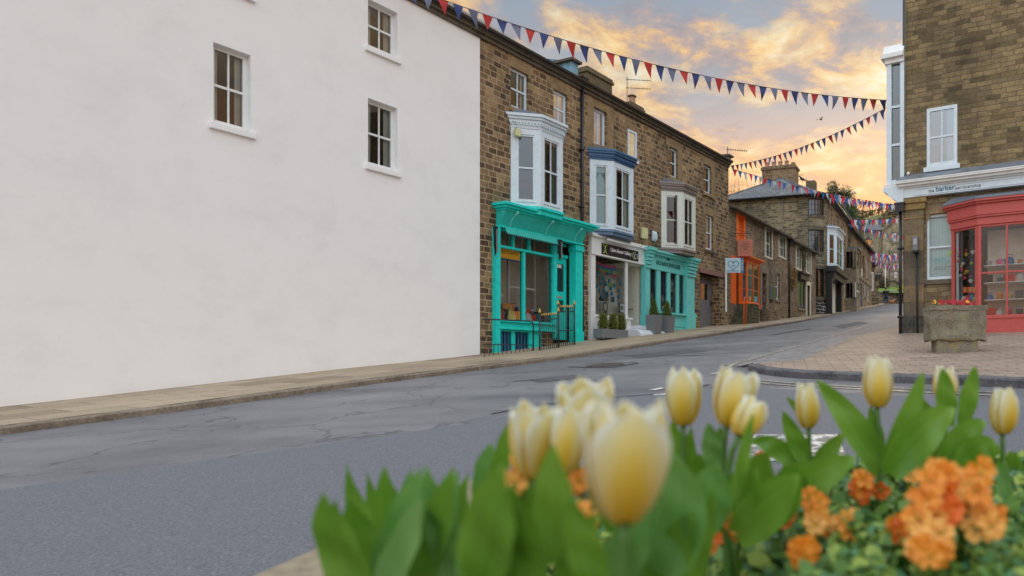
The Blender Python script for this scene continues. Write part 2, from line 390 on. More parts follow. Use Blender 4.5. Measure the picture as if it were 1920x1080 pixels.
# ------------------------------------------------------------------ building fronts: local x along the front, y inward, z up
class Fac:
    def __init__(s, X0, Y0, dx, dy, bz=None):
        l = math.hypot(dx, dy); s.X, s.Y, s.c, s.s = X0, Y0, dx / l, dy / l
        s.bz = gz(X0, Y0) if bz is None else bz
    def S(s, px, off=0):
        r = (px - CX) / FP; nx, ny = s.s, -s.c
        return (r * (s.Y + off * ny) - (s.X + off * nx)) / (s.c - r * s.s)
    def Yd(s, px, off=0): return s.Y + s.s * s.S(px, off) - s.c * off
    def Z(s, px, py, off=0): return (HY - py) / FP * s.Yd(px, off) - s.bz
    def sub(s, px, bz=None):
        k = s.S(px); return Fac(s.X + s.c * k, s.Y + s.s * k, s.c, s.s, bz)
    def W(s, x, y, z=0): return Vector((s.X + s.c * x - s.s * y, s.Y + s.s * x + s.c * y, z + s.bz))
    def root(s, name, label, cat, group=None):
        return empty(name, (s.X, s.Y, s.bz), math.atan2(s.s, s.c), label, cat, group)
    def rect(s, pl, pr, pt, pb, off=0): return (s.S(pl, off), s.S(pr, off), s.Z(pl, pb, off), s.Z(pl, pt, off))
def wall(root, x0, x1, z0, z1, ops, mats, depth=7, rev=.14, name='wall', room=1.5, back=True, y0=0):
    """ops: x0,x1,z0,z1 openings. front with reveals, side walls, back and the dark rooms behind"""
    mb = MB(); xs = sorted(set([x0, x1] + [v for o in ops for v in o[:2] if x0 < v < x1])); zs = sorted(set([z0, z1] + [v for o in ops for v in o[2:4] if z0 < v < z1]))
    for a, b in zip(xs, xs[1:]):
        for c, d in zip(zs, zs[1:]):
            mx, mz = (a + b) / 2, (c + d) / 2
            if any(o[0] < mx < o[1] and o[2] < mz < o[3] for o in ops): continue
            mb.face([(a, y0, c), (b, y0, c), (b, y0, d), (a, y0, d)])
    for o in ops:
        a, b, c, d = o[:4]; r = y0 + (o[4] if len(o) > 4 else rev)
        for q in (((a, y0, c), (a, y0, d), (a, r, d), (a, r, c)), ((b, y0, c), (b, r, c), (b, r, d), (b, y0, d)), ((a, y0, d), (b, y0, d), (b, r, d), (a, r, d)), ((a, y0, c), (a, r, c), (b, r, c), (b, y0, c))): mb.face(q)
    mb.face([(x0, y0, z0), (x0, y0, z1), (x0, depth, z1), (x0, depth, z0)]); mb.face([(x1, y0, z0), (x1, depth, z0), (x1, depth, z1), (x1, y0, z1)])
    if back: mb.face([(x0, depth, z0), (x0, depth, z1), (x1, depth, z1), (x1, depth, z0)])
    if room: mb.face([(x0 + .01, room, z0), (x0 + .01, room, z1), (x1 - .01, room, z1), (x1 - .01, room, z0)], 1)
    return mb.build(name, mats, root, recalc=False)
def sash(root, r, y=.08, nx=2, nz=2, mat=None, glass=None, cas=.07, cur=None, sill=True, lintel=None, rail=True, name='window', sillmat=None, bar=.03, silld=.06, cury=.10):
    """a framed window in an opening r=(x0,x1,z0,z1)"""
    mat = mat or WHT; x0, x1, z0, z1 = r[:4]; mb = MB(); d = .05
    mb.box(x0, x0 + cas, y, y + d, z0, z1).box(x1 - cas, x1, y, y + d, z0, z1).box(x0 + cas, x1 - cas, y, y + d, z1 - cas, z1).box(x0 + cas, x1 - cas, y - .01, y + d, z0, z0 + cas * 1.2)
    zm = (z0 + z1) / 2
    if rail: mb.box(x0 + cas, x1 - cas, y + .005, y + d - .002, zm - .022, zm + .022)
    for half in ((z0, zm), (zm, z1)) if rail else ((z0, z1),):
        for i in range(1, nx):
            xx = x0 + cas + (x1 - x0 - 2 * cas) * i / nx; mb.box(xx - bar / 2, xx + bar / 2, y + .012, y + d - .01, half[0], half[1])
        for i in range(1, max(1, nz // (2 if rail else 1))):
            zz = half[0] + (half[1] - half[0]) * i / (nz // (2 if rail else 1)); mb.box(x0 + cas, x1 - cas, y + .014, y + d - .012, zz - bar / 2, zz + bar / 2)
    w_ = mb.build(name, mat, root)
    g = MB(); g.face([(x0 + .02, y + d * .6, z0 + .02), (x1 - .02, y + d * .6, z0 + .02), (x1 - .02, y + d * .6, z1 - .02), (x0 + .02, y + d * .6, z1 - .02)]); g.build('glass', glass or GL, w_, recalc=False)
    if sill:
        sb = MB().box(x0 - .07, x1 + .07, -silld, y + .02, z0 - .12, z0 - .004); sb.build('sill', sillmat or DRS, w_, bevel=.01)
    if cur: curtain(w_, x0 + .03, x1 - .03, z0, z1, y + cury, *cur)
    return w_
def curtain(parent, x0, x1, z0, z1, y, mode='both', mat=None, frac=.28):
    mat = mat or CRT; mb = MB()
    spans = {'both': [(x0, x0 + (x1 - x0) * frac), (x1 - (x1 - x0) * frac, x1)], 'left': [(x0, x0 + (x1 - x0) * frac)], 'right': [(x1 - (x1 - x0) * frac, x1)], 'full': [(x0, x1)], 'blind': [(x0, x1)]}[mode]
    for a, b in spans:
        n = max(2, int((b - a) / .025)); zt, zb = z1 - .03, z0 + .03
        if mode == 'blind': zb = z0 + (z1 - z0) * (1 - frac); n = 1
        row = []
        for i in range(n + 1):
            xx = a + (b - a) * i / n; yy = y + (0 if mode == 'blind' else .018 * math.sin(i * 1.7) + .01 * math.sin(i * .6))
            row.append((mb.pt((xx, yy, zb)), mb.pt((xx, yy, zt))))
        for p, q in zip(row, row[1:]): mb.idx([p[0], q[0], q[1], p[1]], 0, True)
    return mb.build('curtain' if mode != 'blind' else 'blind', mat, parent, recalc=False)
def oriel(root, x0, p, x1, z0, z1, mat, cmat, bmat, roofm, side='plain', cur=None, base=.3, cor=.36, glass=None, dent=True, oh=.16, bot='tray', gl_front=None, blind=None):
    """canted bay hung on a front: x0..x1 on the wall, projecting p at 45 degrees"""
    P = [(x0, 0), (x0 + p, -p), (x1 - p, -p), (x1, 0)]; mb = MB(); gms = []; gf = MB(); h = z1 - z0
    for i in range(3):
        a = Vector((*P[i], 0)); b = Vector((*P[i + 1], 0)); d = (b - a); W_ = d.length; d.normalize(); nrm = Vector((-d.y, d.x, 0))
        M = Matrix(((d.x, nrm.x, 0, a.x), (d.y, nrm.y, 0, a.y), (0, 0, 1, 0), (0, 0, 0, 1)))
        gm = MB(); gm.M = mb.M = gf.M = M
        st = .125 if i == 1 else .15; lo = z0 + .13; hi = z1 - .16
        mb.box(0, st, 0, .09, z0, z1).box(W_ - st, W_, 0, .09, z0, z1).box(st, W_ - st, 0, .085, hi, z1).box(st, W_ - st, 0, .085, z0, lo)
        mb.box(-.005, .035, -.014, .02, z0 + .005, z1 - .005).box(W_ - .035, W_ + .005, -.014, .02, z0 + .005, z1 - .005)
        mb.box(st - .02, W_ - st + .02, -.025, .02, lo - .035, lo)            # nosing under the light
        s2 = st + .045; zm = (lo + hi) / 2
        mb.box(st, s2, .02, .075, lo, hi).box(W_ - s2, W_ - st, .02, .075, lo, hi).box(s2, W_ - s2, .02, .075, hi - .045, hi).box(s2, W_ - s2, .02, .075, lo, lo + .05)
        mb.box(s2, W_ - s2, .018, .07, zm - .022, zm + .022)
        if i == 1: mb.box(W_ / 2 - .013, W_ / 2 + .013, .03, .066, lo + .05, hi - .045)
        if i == 0 and blind: bl_m = MB(); bl_m.M = M; bl_m.face([(s2 - .01, .075, lo + .02), (W_ - s2 + .01, .075, lo + .02), (W_ - s2 + .01, .075, hi - .02), (s2 - .01, .075, hi - .02)])
        if i != 1: gms.append(gm)
        (gf if i == 1 else gm).face([(s2 - .01, .05, lo + .02), (W_ - s2 + .01, .05, lo + .02), (W_ - s2 + .01, .05, hi - .02), (s2 - .01, .05, hi - .02)])
    o = mb.build('oriel_window', mat, root); [q_.build('glass', glass or GL, o, recalc=False) for q_ in gms]
    if blind: bl_m.build('blind', blind, o, recalc=False)
    gf.build('glass', gl_front or glass or GL, o, recalc=False)
    def ring(e, za, zb, m_, nm, k=1.0):
        q = e * .414; poly = [(x0 - e, .0), (x0 + p - q, -p - e), (x1 - p + q, -p - e), (x1 + e, .0)]
        return MB().prism(poly, za, zb)
    cb = MB()
    for e, za, zb in ((.02, 0, .12), (.06, .12, .19), (.11, .19, .25), (oh, .25, .31)):
        q = e * .414; cb.prism([(x0 - e, .0), (x0 + p - q, -p - e), (x1 - p + q, -p - e), (x1 + e, .0)], z1 + za * cor / .31, z1 + zb * cor / .31 - .001)
    cb.build('cornice', cmat, o)
    if dent:
        db = MB(); e = .055; q = e * .414; PP = [(x0 - e, 0), (x0 + p - q, -p - e), (x1 - p + q, -p - e), (x1 + e, 0)]
        for i in range(3):
            a = Vector((*PP[i], 0)); b = Vector((*PP[i + 1], 0)); n = int((b - a).length / .075)
            for k in range(n):
                c = a.lerp(b, (k + .5) / n); db.M = Matrix.Translation(c) @ Matrix.Rotation(math.atan2(b.y - a.y, b.x - a.x), 4, 'Z')
                db.box(-.02, .02, -.02, .04, z1 + .065 * cor / .31, z1 + .115 * cor / .31)
        db.build('dentils', cmat, o)
    e = oh; q = e * .414; t = z1 + cor; rb = MB()
    b4 = [(x0 - e, 0, t), (x0 + p - q, -p - e, t), (x1 - p + q, -p - e, t), (x1 + e, 0, t)]; t2 = [(x0 + .25, 0, t + .22), (x1 - .25, 0, t + .22)]
    rb.face([b4[0], b4[1], t2[0]]); rb.face([b4[1], b4[2], t2[1], t2[0]]); rb.face([b4[2], b4[3], t2[1]]); rb.build('bay_roof', roofm, o)
    bb = MB()
    for e, za, zb in (((.05, -.07, 0), (.0, -base, -.07)) if bot == 'tray' else ((.05, -.07, 0), (-.02, -.2, -.07), (-.12, -base, -.2))):
        q = e * .414; pp = p if za > -.1 else p * .99
        bb.prism([(x0 - e, .0), (x0 + pp - q, -pp - e), (x1 - pp + q, -pp - e), (x1 + e, .0)], z0 + za, z0 + zb - .001)
    bb.build('bay_base', bmat, o)
    if cur:
        for (cx0, cx1, md, cm_, fr) in cur: curtain(o, cx0, cx1, z0 + .1, z1 - .1, -p + .14, md, cm_, fr)
    return o
def pitched(root, x0, x1, ze, zr, run, mat, over=.18, name='roof', depth=None, th=.08):
    dp = depth or run * 2; mb = MB(); k = (zr - ze) / run
    mb.prismx([(-over, ze - over * k), (run, zr), (dp + over, ze - over * k), (dp + over, ze - over * k + th), (run, zr + th), (-over, ze - over * k + th)], x0, x1)
    o = mb.build(name, mat, root)
    g = MB(); g.prismx([(.01, ze - .05), (dp - .01, ze - .05), (run, zr - .02)], x0 + .01, x0 + .2); g.prismx([(.01, ze - .05), (dp - .01, ze - .05), (run, zr - .02)], x1 - .2, x1 - .01)
    return o, g
def gutter(root, x0, x1, z, mat, y=-.2, r=.06):
    mb = MB(); mb.prismx([(y - r, z), (y - r * .9, z - r), (y - r * .3, z - r * 1.5), (y + r * .3, z - r * 1.5), (y + r, z - r), (y + r, z), (y + r * .7, z - .01), (y - r * .7, z - .01)], x0, x1)
    return mb.build('gutter', mat, root)
def downpipe(root, x, y, z0, z1, mat=None, r=.045, hopper=True):
    mb = MB(); mb.tube([(x, y, z0), (x, y, z1)], r, 10)
    z = z0 + .5
    while z < z1 - .3: mb.tube([(x, y, z), (x, y, z + .07)], r * 1.35, 10); mb.box(x - .09, x + .09, y + .01, y + r + .02, z + .01, z + .05); z += 1.7
    if hopper: mb.box(x - .11, x + .11, y - .11, y + .07, z1 - .02, z1 + .16); mb.prism([(x - .13, y - .13), (x + .13, y - .13), (x + .13, y + .08), (x - .13, y + .08)], z1 + .16, z1 + .2)
    mb.tube([(x, y, z0 + .12), (x, y - .1, z0)], r, 8)
    return mb.build('downpipe', mat or BLK, root)
def pot(mb, x, y, z, h=.35, r=.11): mb.lathe([(r * 1.1, 0), (r * .95, .05), (r * .85, h * .7), (r * 1.05, h * .8), (r * 1.05, h * .88), (r * .8, h)], 10, (x, y, z))
def chimney(root, x0, x1, y0, y1, z0, z1, mat, pots=0, pm=None):
    mb = MB().box(x0, x1, y0, y1, z0, z1 - .22); mb.box(x0 - .06, x1 + .06, y0 - .06, y1 + .06, z1 - .22, z1 - .10); mb.box(x0 - .02, x1 + .02, y0 - .02, y1 + .02, z1 - .10, z1)
    c = mb.build('chimney', mat, root, bevel=.015)
    for i in range(pots):
        pb = MB(); pot(pb, x0 + (x1 - x0) * (i + .5) / pots, (y0 + y1) / 2, z1, random.uniform(.38, .46), .12); pb.build('chimney_pot', pm or POT, c)
    return c
def aerial(loc, h, n, rz, label, L_=.9, rows=1):
    e = empty('tv_aerial', loc, rz, label, 'aerial'); MB().tube([(0, 0, -.3), (0, 0, h)], .015, 6).build('mast', BLK, e)
    b = MB()
    for k in range(rows):
        z = h - .12 - k * .36; b.tube([(-.06, 0, z), (L_, 0, z)], .012, 5)
        for i in range(n): x = .05 + (L_ - .06) * i / (n - 1); b.tube([(x, -.0, z - .07), (x, 0, z + .07)], .006, 4); b.tube([(x, -.14, z), (x, .14, z)], .006, 4)
    b.build('boom', BLK, e); return e
# ================================================================== the three-storey terrace on the left
A = Fac(-4.586, 20.4, .535, 1.0)
EAVE = 8.30
def lintel(root, x0, x1, z, h=.26, mat=None, proud=.004, name='lintel'):
    return MB().box(x0, x1, -proud, .03, z, z + h).build(name, mat or DRS, root)
def eaves(root, x0, x1, z, run=4.2, k=.63, mat=SLA, gut=True):
    mb = MB(); mb.box(x0, x1, -.06, .05, z - .20, z - .10); mb.box(x0, x1, -.13, .05, z - .10, z)
    n = int((x1 - x0) / .6)
    mb.build('eaves_course', EAV, root)
    if gut: gutter(root, x0, x1, z + .06, BLK, -.17)
    r, g = pitched(root, x0, x1, z + .05, z + .05 + run * k, run, mat, .16, th=.07)
    sb = MB()                                    # rough edge of stone slates
    x = x0
    while x < x1 - .05:
        w_ = random.uniform(.3, .6); w_ = min(w_, x1 - x); sb.box(x + .01, x + w_, -.17, .5, z + .05 - .10 + random.uniform(0, .02), z + .05 - .06 + random.uniform(0, .03)); x += w_
    for i, (p, q) in enumerate(zip(range(0), range(0))): pass
    sb.build('edge_slate', EAV, root)
    g.build('gable', STA, root)
    return r
# ---- turquoise shop house
F1 = A.sub(900); a1 = F1.root('stone_house', 'brown stone three-storey house above the turquoise shopfront, nearest in the photo', 'house', 'stone houses of the left terrace')
xe = F1.S(1090); ez = EAVE - F1.bz
W1 = F1.rect(958, 991, 124, 199.5); W2 = F1.rect(1038, 1064, 166, 232)
cz = F1.Z(950, 376, .51)           # top of the shop cornice
shop_x0 = F1.S(923); shop_x1 = F1.S(1085)
o1 = (shop_x0 + .05, shop_x1 - .05, -1.2, cz - .55, .0)
bx0 = F1.S(958); bx1 = bx0 + .53 + .83 + .53
bz0 = F1.Z(1015, 388, .53); bz1 = F1.Z(1015, 244, .53)
ob = (bx0 + .06, bx1 - .06, bz0 + .1, bz1 - .1, .0)
wall(a1, 0, xe, -1.5, ez, [W1, W2, o1, ob], [STA, INT], depth=8.4, room=2.6)
for r in (W1, W2):
    lintel(a1, r[0] - .12, r[1] + .12, r[3] + .001, ez - .2 - r[3] - .002)
sash(a1, W1, mat=WHB, cur=('both', CRT, .2), nz=2); sash(a1, W2, mat=WHB, glass=GLR, nz=2)
oriel(a1, bx0, .53, bx1, bz0, bz1, WHB, WHB, TEA, LED, cur=[(bx0 + .5, bx1 - .5, 'both', CRT, .42)], base=.2, gl_front=GLM, blind=paint('blind_grey_blue', (.16, .20, .24), .5, .1))
eaves(a1, 0, xe, ez, k=.66)
downpipe(a1, F1.S(1088.5) , -.07, F1.Z(1093, 633) - .05, F1.Z(1086, 158))
# parapet end with stone cap between the roofs
def parapet_end(root, fac, pl, pr, pt, pb):
    x = fac.S(pr, .12); zt = fac.Z(pr, pt + 8, .12); zb = fac.Z(pr, pb, .12)
    mb = MB().prismx([(-.14, zb), (-.14, zt), (.85, zt + .03), (.85, zb + .62)], x - .26, x); o = mb.build('roof_parapet', LBL, root)
    MB().prismx([(-.24, zt), (-.24, zt + .07), (.95, zt + .10), (.95, zt + .03)], x - .36, x + .07).build('coping_stone', EAV, o); return o
parapet_end(a1, F1, 1052, 1083, 113, 143)
# shopfront (parts of the house)
sf_z = F1.Z(925, 601); top = cz - .17
sf = MB(); P = .12
pj = .51
sf.box(shop_x0 - .02, shop_x1 + .35, -pj, .02, cz - .07, cz); sf.box(shop_x0 + .04, shop_x1 + .29, -pj + .06, .02, cz - .13, cz - .07); sf.box(shop_x0 + .1, shop_x1 + .23, -pj + .13, .02, cz - .18, cz - .13)
shop = sf.build('shopfront', TEA, a1, bevel=.008)
fb = MB().prismx([(-.34, cz - .18), (-.17, cz - .56), (-.0, cz - .56), (-.0, cz - .18)], shop_x0 + .12, shop_x1 - .02).build('fascia', TED, shop)
MB().box(shop_x0 + .1, shop_x1, -.21, 0, cz - .61, cz - .56).build('fascia_rail', TEA, shop)
for px in (966, 1032, 1086):          # scrolled brackets
    bx = F1.S(px, .36); b = MB(); pts = []
    for i in range(22): a = i / 21; pts.append((bx, -.46 + .28 * a - .03 * math.sin(a * 6), cz - .2 - .34 * a ** 1.6))
    sp = [(bx, -.44 + .045 * math.cos(t) * (1 - t / 9), cz - .225 + .045 * math.sin(t) * (1 - t / 9)) for t in [k * .5 for k in range(13)]]
    b.tube(pts, .022, 6); b.tube(sp, .018, 6); sp2 = [(bx, -.17 - .04 * math.cos(t) * (1 - t / 9), cz - .52 + .04 * math.sin(t) * (1 - t / 9)) for t in [k * .5 for k in range(13)]]; b.tube(sp2, .018, 6)
    b.build('bracket', AQU, shop)
# scalloped valance of the awning
vb = MB(); n = 26; xa, xb = shop_x0 + .2, F1.S(1047, .2); zt = cz - .60
for i in range(n):
    u0 = xa + (xb - xa) * i / n; u1 = xa + (xb - xa) * (i + 1) / n; um = (u0 + u1) / 2
    vb.face([(u0, -.24, zt), (u1, -.24, zt), (u1, -.30, zt - .16), (um + (u1 - um) * .5, -.31, zt - .20), (um, -.31, zt - .215), (um - (u1 - um) * .5, -.31, zt - .20), (u0, -.30, zt - .16)])
vb.build('awning_valance', TED, shop, recalc=False)
ab = MB()
for i in range(n):
    u0 = xa + (xb - xa) * i / n; u1 = xa + (xb - xa) * (i + 1) / n; um = (u0 + u1) / 2; pr_ = None
    ab.tube([(u0, -.305, zt - .16), (um - (u1 - um) * .5, -.315, zt - .20), (um, -.315, zt - .215), (um + (u1 - um) * .5, -.315, zt - .20), (u1, -.305, zt - .16)], .014, 4, cap=False)
ab.build('valance_trim', DKW, shop)
for px, h in ((925, .75), (1046, .60)):   # folded fabric at the awning ends
    x = F1.S(px, .2); z = F1.Z(px, 450 if px > 1000 else 425, .2); fbk = MB()
    for k in range(4):
        xx = x - .09 + .04 * k; yy = -.3 + .04 * (k % 2); hh = h * (1 - .12 * abs(k - 1)); fbk.face([(xx - .02, yy, z), (xx + .05, yy + .02, z), (xx + .03, yy + .03, z - hh * .6), (x - .0, yy - .01, z - hh), (x - .03, yy - .02, z - hh)])
        fbk.face([(xx, yy + .02, z), (xx + .03, yy - .05, z), (x + .01, yy - .03, z - hh * .95), (x - .01, yy, z - hh * .95)])
    fbk.build('awning_fabric', DKW, shop); MB().box(x - .05, x - .01, -.375, -.36, z - h * .9, z - .08).build('awning_arm', GRY, shop)
# frame: pilasters, mullions, transom, sill
zb = F1.Z(925, 606); zs = F1.Z(921, 598); zt = F1.Z(925, 460); zd = F1.Z(1090, 632) - .1; zf = cz - .6
xd0 = F1.S(1040, .0); xd1 = F1.S(1071, 0); xm = F1.S(979.5, .0)
fr = MB(); fr.box(shop_x0, shop_x0 + .13, -.16, .1, zb - .9, zf); fr.box(F1.S(1072), shop_x1 - .0, -.16, .1, zd - .1, zf)
fr.box(F1.S(1072) - .03, shop_x1 + .03, -.2, .1, zf - .2, zf - .05); fr.box(F1.S(1072) - .02, shop_x1 + .02, -.19, .1, zd - .1, zd + .25)
fr.box(xd0 - .13, xd0, -.1, .12, zd, zf); fr.box(xm - .035, xm + .035, -.08, .06, zs, zt); fr.box(shop_x0 + .13, xd0 - .13, -.09, .06, zt - .03, zt + .035)
for px in (960, 990): x = F1.S(px); fr.box(x - .03, x + .03, -.07, .05, zt + .035, zf)
fr.box(shop_x0 + .13, xd0 - .13, -.07, .05, zf - .06, zf)
fr.box(shop_x0 + .1, xd0 - .1, -.2, .1, zs - .06, zs); fr.box(shop_x0 + .12, xd0 - .12, -.13, .1, zs - .2, zs - .06); fr.box(shop_x0 + .1, xd0 - .08, -.17, .1, zs - .25, zs - .2)
# basement part under the sill
xb_ = [F1.S(p) for p in (934, 956, 963, 989)]; zt2 = zs - .3; zb2 = zs - 1.0
fr.box(shop_x0 + .12, xb_[0], -.06, .1, zb2 - .4, zs - .25); fr.box(xb_[1], xb_[2], -.06, .1, zb2 - .4, zt2); fr.box(xb_[3], F1.S(1012), -.06, .1, zb2 - .4, zs - .25); fr.box(xb_[0], xb_[3], -.06, .1, zt2, zs - .25)
fr.build('shop_frame', TEA, shop, bevel=.006)
MB().box(F1.S(1012) + .002, xd0 - .1, -.03, .2, zd - 1.2, zs - .26).build('stone_plinth', STA, shop)
MB().box(xb_[0], xb_[3], .0, .02, zb2 - .4, zt2).build('basement_glass', paint('basement_blue', (.03, .16, .30), .15, .3), shop)
bbm = MB()
for i in range(9):
    x = xb_[0] + (xb_[3] - xb_[0]) * (i + .5) / 9; bbm.box(x - .008, x + .008, -.03, 0, zb2 - .4, zt2)
bbm.build('basement_bars', BLK, shop)
g = MB(); g.face([(shop_x0 + .1, .0, zs), (xd0 - .1, .0, zs), (xd0 - .1, .0, zf), (shop_x0 + .1, .0, zf)]); g.build('shop_glass', GLS, shop, recalc=False)
# door
dr = MB(); y = .18
z1 = F1.Z(1045, 494, -.18); z2 = F1.Z(1045, 546, -.18); z3 = F1.Z(1045, 562, -.18); z4 = F1.Z(1045, 585, -.18); zt_ = F1.Z(1040, 480, -.18)
dr.box(xd0, xd0 + .13, y, y + .05, zd, zt_ - .02).box(xd1 - .12, xd1, y, y + .05, zd, zt_ - .02).box(xd0 + .13, xd1 - .12, y, y + .05, z1, zt_ - .02).box(xd0 + .13, xd1 - .12, y, y + .05, z3, z2).box(xd0 + .13, xd1 - .12, y + .002, y + .05, zd, z4)
dr.box(xd0, xd1, y - .06, y + .05, zt_ - .02, zt_ + .07); dr.box(xd0, xd1, y - .01, y + .05, zf - .08, zf)
door = dr.build('door', TEA, shop, bevel=.005)
MB().box(xd0 + .1, xd1 - .1, y + .02, y + .03, z4 - .05, zf).build('door_glass', GLM, door)
bb = MB()
for i in range(7): x = xd0 + .16 + (xd1 - xd0 - .31) * i / 6; bb.tube([(x, y, z2), (x, y, z1)], .008, 5)
bb.build('door_bars', BLK, door); MB().box(xd0 + .22, xd1 - .2, y - .012, y, z3 + .05, z3 + .12).build('letter_box', paint('brass_letterbox', (.45, .33, .28), .35, .1), door)
MB().box(xd0 + .2, xd1 - .22, y - .004, y, z1 - .12, z1 - .02).build('door_notice', LTW, door)
# goods inside: counters and heaps of hardware
MB().box(shop_x0 + .15, xd0 - .15, .5, 1.1, zs - .3, zs + .14).build('display_shelf', WHT, shop)
MB().face([(shop_x0 + .1, 2.3, zs - .3), (xd0, 2.3, zs - .3), (xd0, 2.3, zf), (shop_x0 + .1, 2.3, zf)]) 
MB().box(shop_x0 + .1, xd0, 1.15, 1.2, zs - .3, zf).box(xd0 - .14, xd0 - .11, .13, 1.15, zs - .3, zf).box(shop_x0 + .1, xd0 - .1, .1, 1.2, zf, zf + .02).build('display_back', INTC, shop); MB().box(shop_x0 + .1, xm - .2, 1.10, 1.14, zs + .9, zf).build('reflection_board', SGN, shop)  # black board stands in for the dark reflection above the left display
ig = MB(); xr = xm + .12
ig.M = Matrix.Translation((0, -.5, 0)); ig.box(xr - .04, xr, 1.1, 1.16, zs, zf).box(xr + .45, xr + .49, 1.1, 1.16, zs, zf).box(xr + .95, xr + 1.02, 1.1, 1.16, zs, zf).box(xr, xr + .95, 1.11, 1.15, zs + .95, zs + 1.0).box(xr, xr + .95, 1.11, 1.15, zs + .35, zs + .4)  # white uprights and crossbars imitate a window reflected in the right pane
ig.box(shop_x0 + .2, xm - .1, 1.1, 1.14, zs + .68, zs + .74)
ig.build('rail_and_reflection', WHT, shop)
gcols = [(.75, .06, .04), (.03, .16, .40), (.03, .03, .04), (.7, .7, .72), (.85, .32, .05), (.12, .45, .5), (.8, .12, .28), (.85, .75, .3)]
GN = ['red', 'blue', 'black', 'pale grey', 'orange', 'teal', 'pink', 'yellow']; ORD = ['first', 'second', 'third', 'fourth', 'fifth', 'sixth', 'seventh', 'eighth', 'ninth', 'tenth', 'eleventh', 'twelfth', 'thirteenth', 'fourteenth', 'fifteenth', 'sixteenth', 'seventeenth', 'eighteenth', 'nineteenth', 'twentieth']
GM = [paint('goods_%d' % i, c, .5, .2) for i, c in enumerate(gcols)]
random.seed(3)
names = ['packing_box', 'kettle', 'tin', 'bucket']
def good(loc, s, kind, mat, label, grp, cat):
    mb = MB()
    if kind == 'packing_box': mb.box(-s * .5, s * .5, -s * .35, s * .35, 0, s * .8); mb.box(-s * .52, s * .52, -s * .1, s * .1, s * .8, s * .815)
    elif kind == 'kettle':
        mb.lathe([(s * .42, 0), (s * .46, s * .2), (s * .36, s * .6), (s * .14, s * .7), (s * .05, s * .78)], 12); mb.tube([(-s * .3, 0, s * .55), (-s * .25, 0, s * .95), (s * .25, 0, s * .95), (s * .3, 0, s * .55)], s * .04, 6); mb.tube([(s * .35, 0, s * .3), (s * .6, 0, s * .6)], s * .07, 6)
    elif kind == 'tin': mb.lathe([(s * .3, 0), (s * .3, s * .7), (s * .32, s * .71), (s * .32, s * .76), (s * .1, s * .78)], 14)
    else: mb.lathe([(s * .26, 0), (s * .36, s * .6), (s * .38, s * .6), (s * .38, s * .64), (s * .33, s * .62)], 14); mb.tube([(-s * .36, 0, s * .6), (-s * .2, 0, s * .9), (s * .2, 0, s * .9), (s * .36, 0, s * .6)], s * .02, 5)
    return tag(mb.build(kind, mat, None, loc, (0, 0, random.uniform(0, 3))), label, cat, grp)
k = 0
for row in range(2):
    for i in range(11):
        x = shop_x0 + .3 + i * (xd0 - .35 - shop_x0 - .3) / 10.5 + random.uniform(-.04, .04); knd = names[(i * 3 + row) % 4]; m = GM[(i * 5 + row * 3) % 8]
        p = F1.W(x, .2 + row * .4, zs + (.0 if row == 0 else .02)); 
        p.z = F1.bz + zs + (-.02 if row == 0 else .145)
        p.z += .0; good(p, random.uniform(.26, .44), knd, m, GN[(i * 5 + row * 3) % 8] + ' ' + knd.replace('_', ' ') + ', ' + ORD[i] + ' from the left in the ' + ('front' if row == 0 else 'rear') + ' row of the turquoise shop window', 'household goods in the turquoise shop window', 'shop goods')
MB().box(shop_x0 + .12, xd0 - .15, .1, .5, zs - .1, zs - .025).build('window_ledge', TEA, shop)
# discount poster
pr0 = F1.S(932, -.02); pr1 = F1.S(975, -.02); pz1 = F1.Z(932, 460, -.02) - .04; pz0 = pz1 - .30
po = tag(MB().box(0, pr1 - pr0, -.003, .0, 0, pz1 - pz0).build('poster', paint('poster_yellow', (.85, .50, .03), .5, .05), None, F1.W(pr0, .03, pz0), (0, 0, math.atan2(F1.s, F1.c))), 'yellow discounts poster inside the turquoise shop window', 'poster')
text('lettering', 'DISCOUNTS', .12, SGN, po, on_wall((pr1 - pr0) / 2, -.006, .20), .001, (pr1 - pr0) * .8)
MB().box(.0, pr1 - pr0, -.0045, -.0032, .0, .045).build('blue_band', NAV, po)
# black railings with gilt finials in front of the basement area
def railings(fac, pa, pb, off, za, zb, n, label, gilt=True, post_r=.018):
    xa, xb = fac.S(pa, off), fac.S(pb, off); P0 = fac.W(xa, -off); r = empty('railing', (P0.x, P0.y, gz(P0.x, P0.y)), math.atan2(fac.s, fac.c), label, 'railing'); bz = gz(P0.x, P0.y)
    za_ = fac.bz + za - bz; zb_ = fac.bz + zb - bz; Lx = xb - xa; m = MB(); gi = MB()
    for i in range(n + 1):
        x = Lx * i / n; q = fac.W(xa + x, -off); g0 = gz(q.x, q.y) - bz - .05; zt = za_ + (zb_ - za_) * i / n; big = i in (0, n)
        m.tube([(x, 0, g0), (x, 0, zt + (.07 if big else 0))], post_r * 1.3 if big else .011, 6)
        if gilt:
            s = 1.7 if big else 1; z = zt + (.07 if big else 0); gi.lathe([(.008 * s, 0), (.02 * s, .012 * s), (.024 * s, .03 * s), (.012 * s, .055 * s), (.003, .085 * s)], 8, (x, 0, z))
    for dz_ in (.10, .62): m.tube([(0, 0, za_ - dz_), (Lx, 0, zb_ - dz_)], .014, 5)
    m.build('bars', BLK, r)
    if gilt: gi.build('finials', GLD, r)
    return r
railings(F1, 1012, 1047, .95, F1.Z(1012, 593, .95), F1.Z(1047, 590, .95), 9, 'black iron railing with gilt finials before the turquoise basement')
railings(F1, 1046.5, 1077, .75, F1.Z(1046, 577, .75), F1.Z(1077, 577, .75), 9, 'taller black spiked railing gate beside the turquoise shop door')
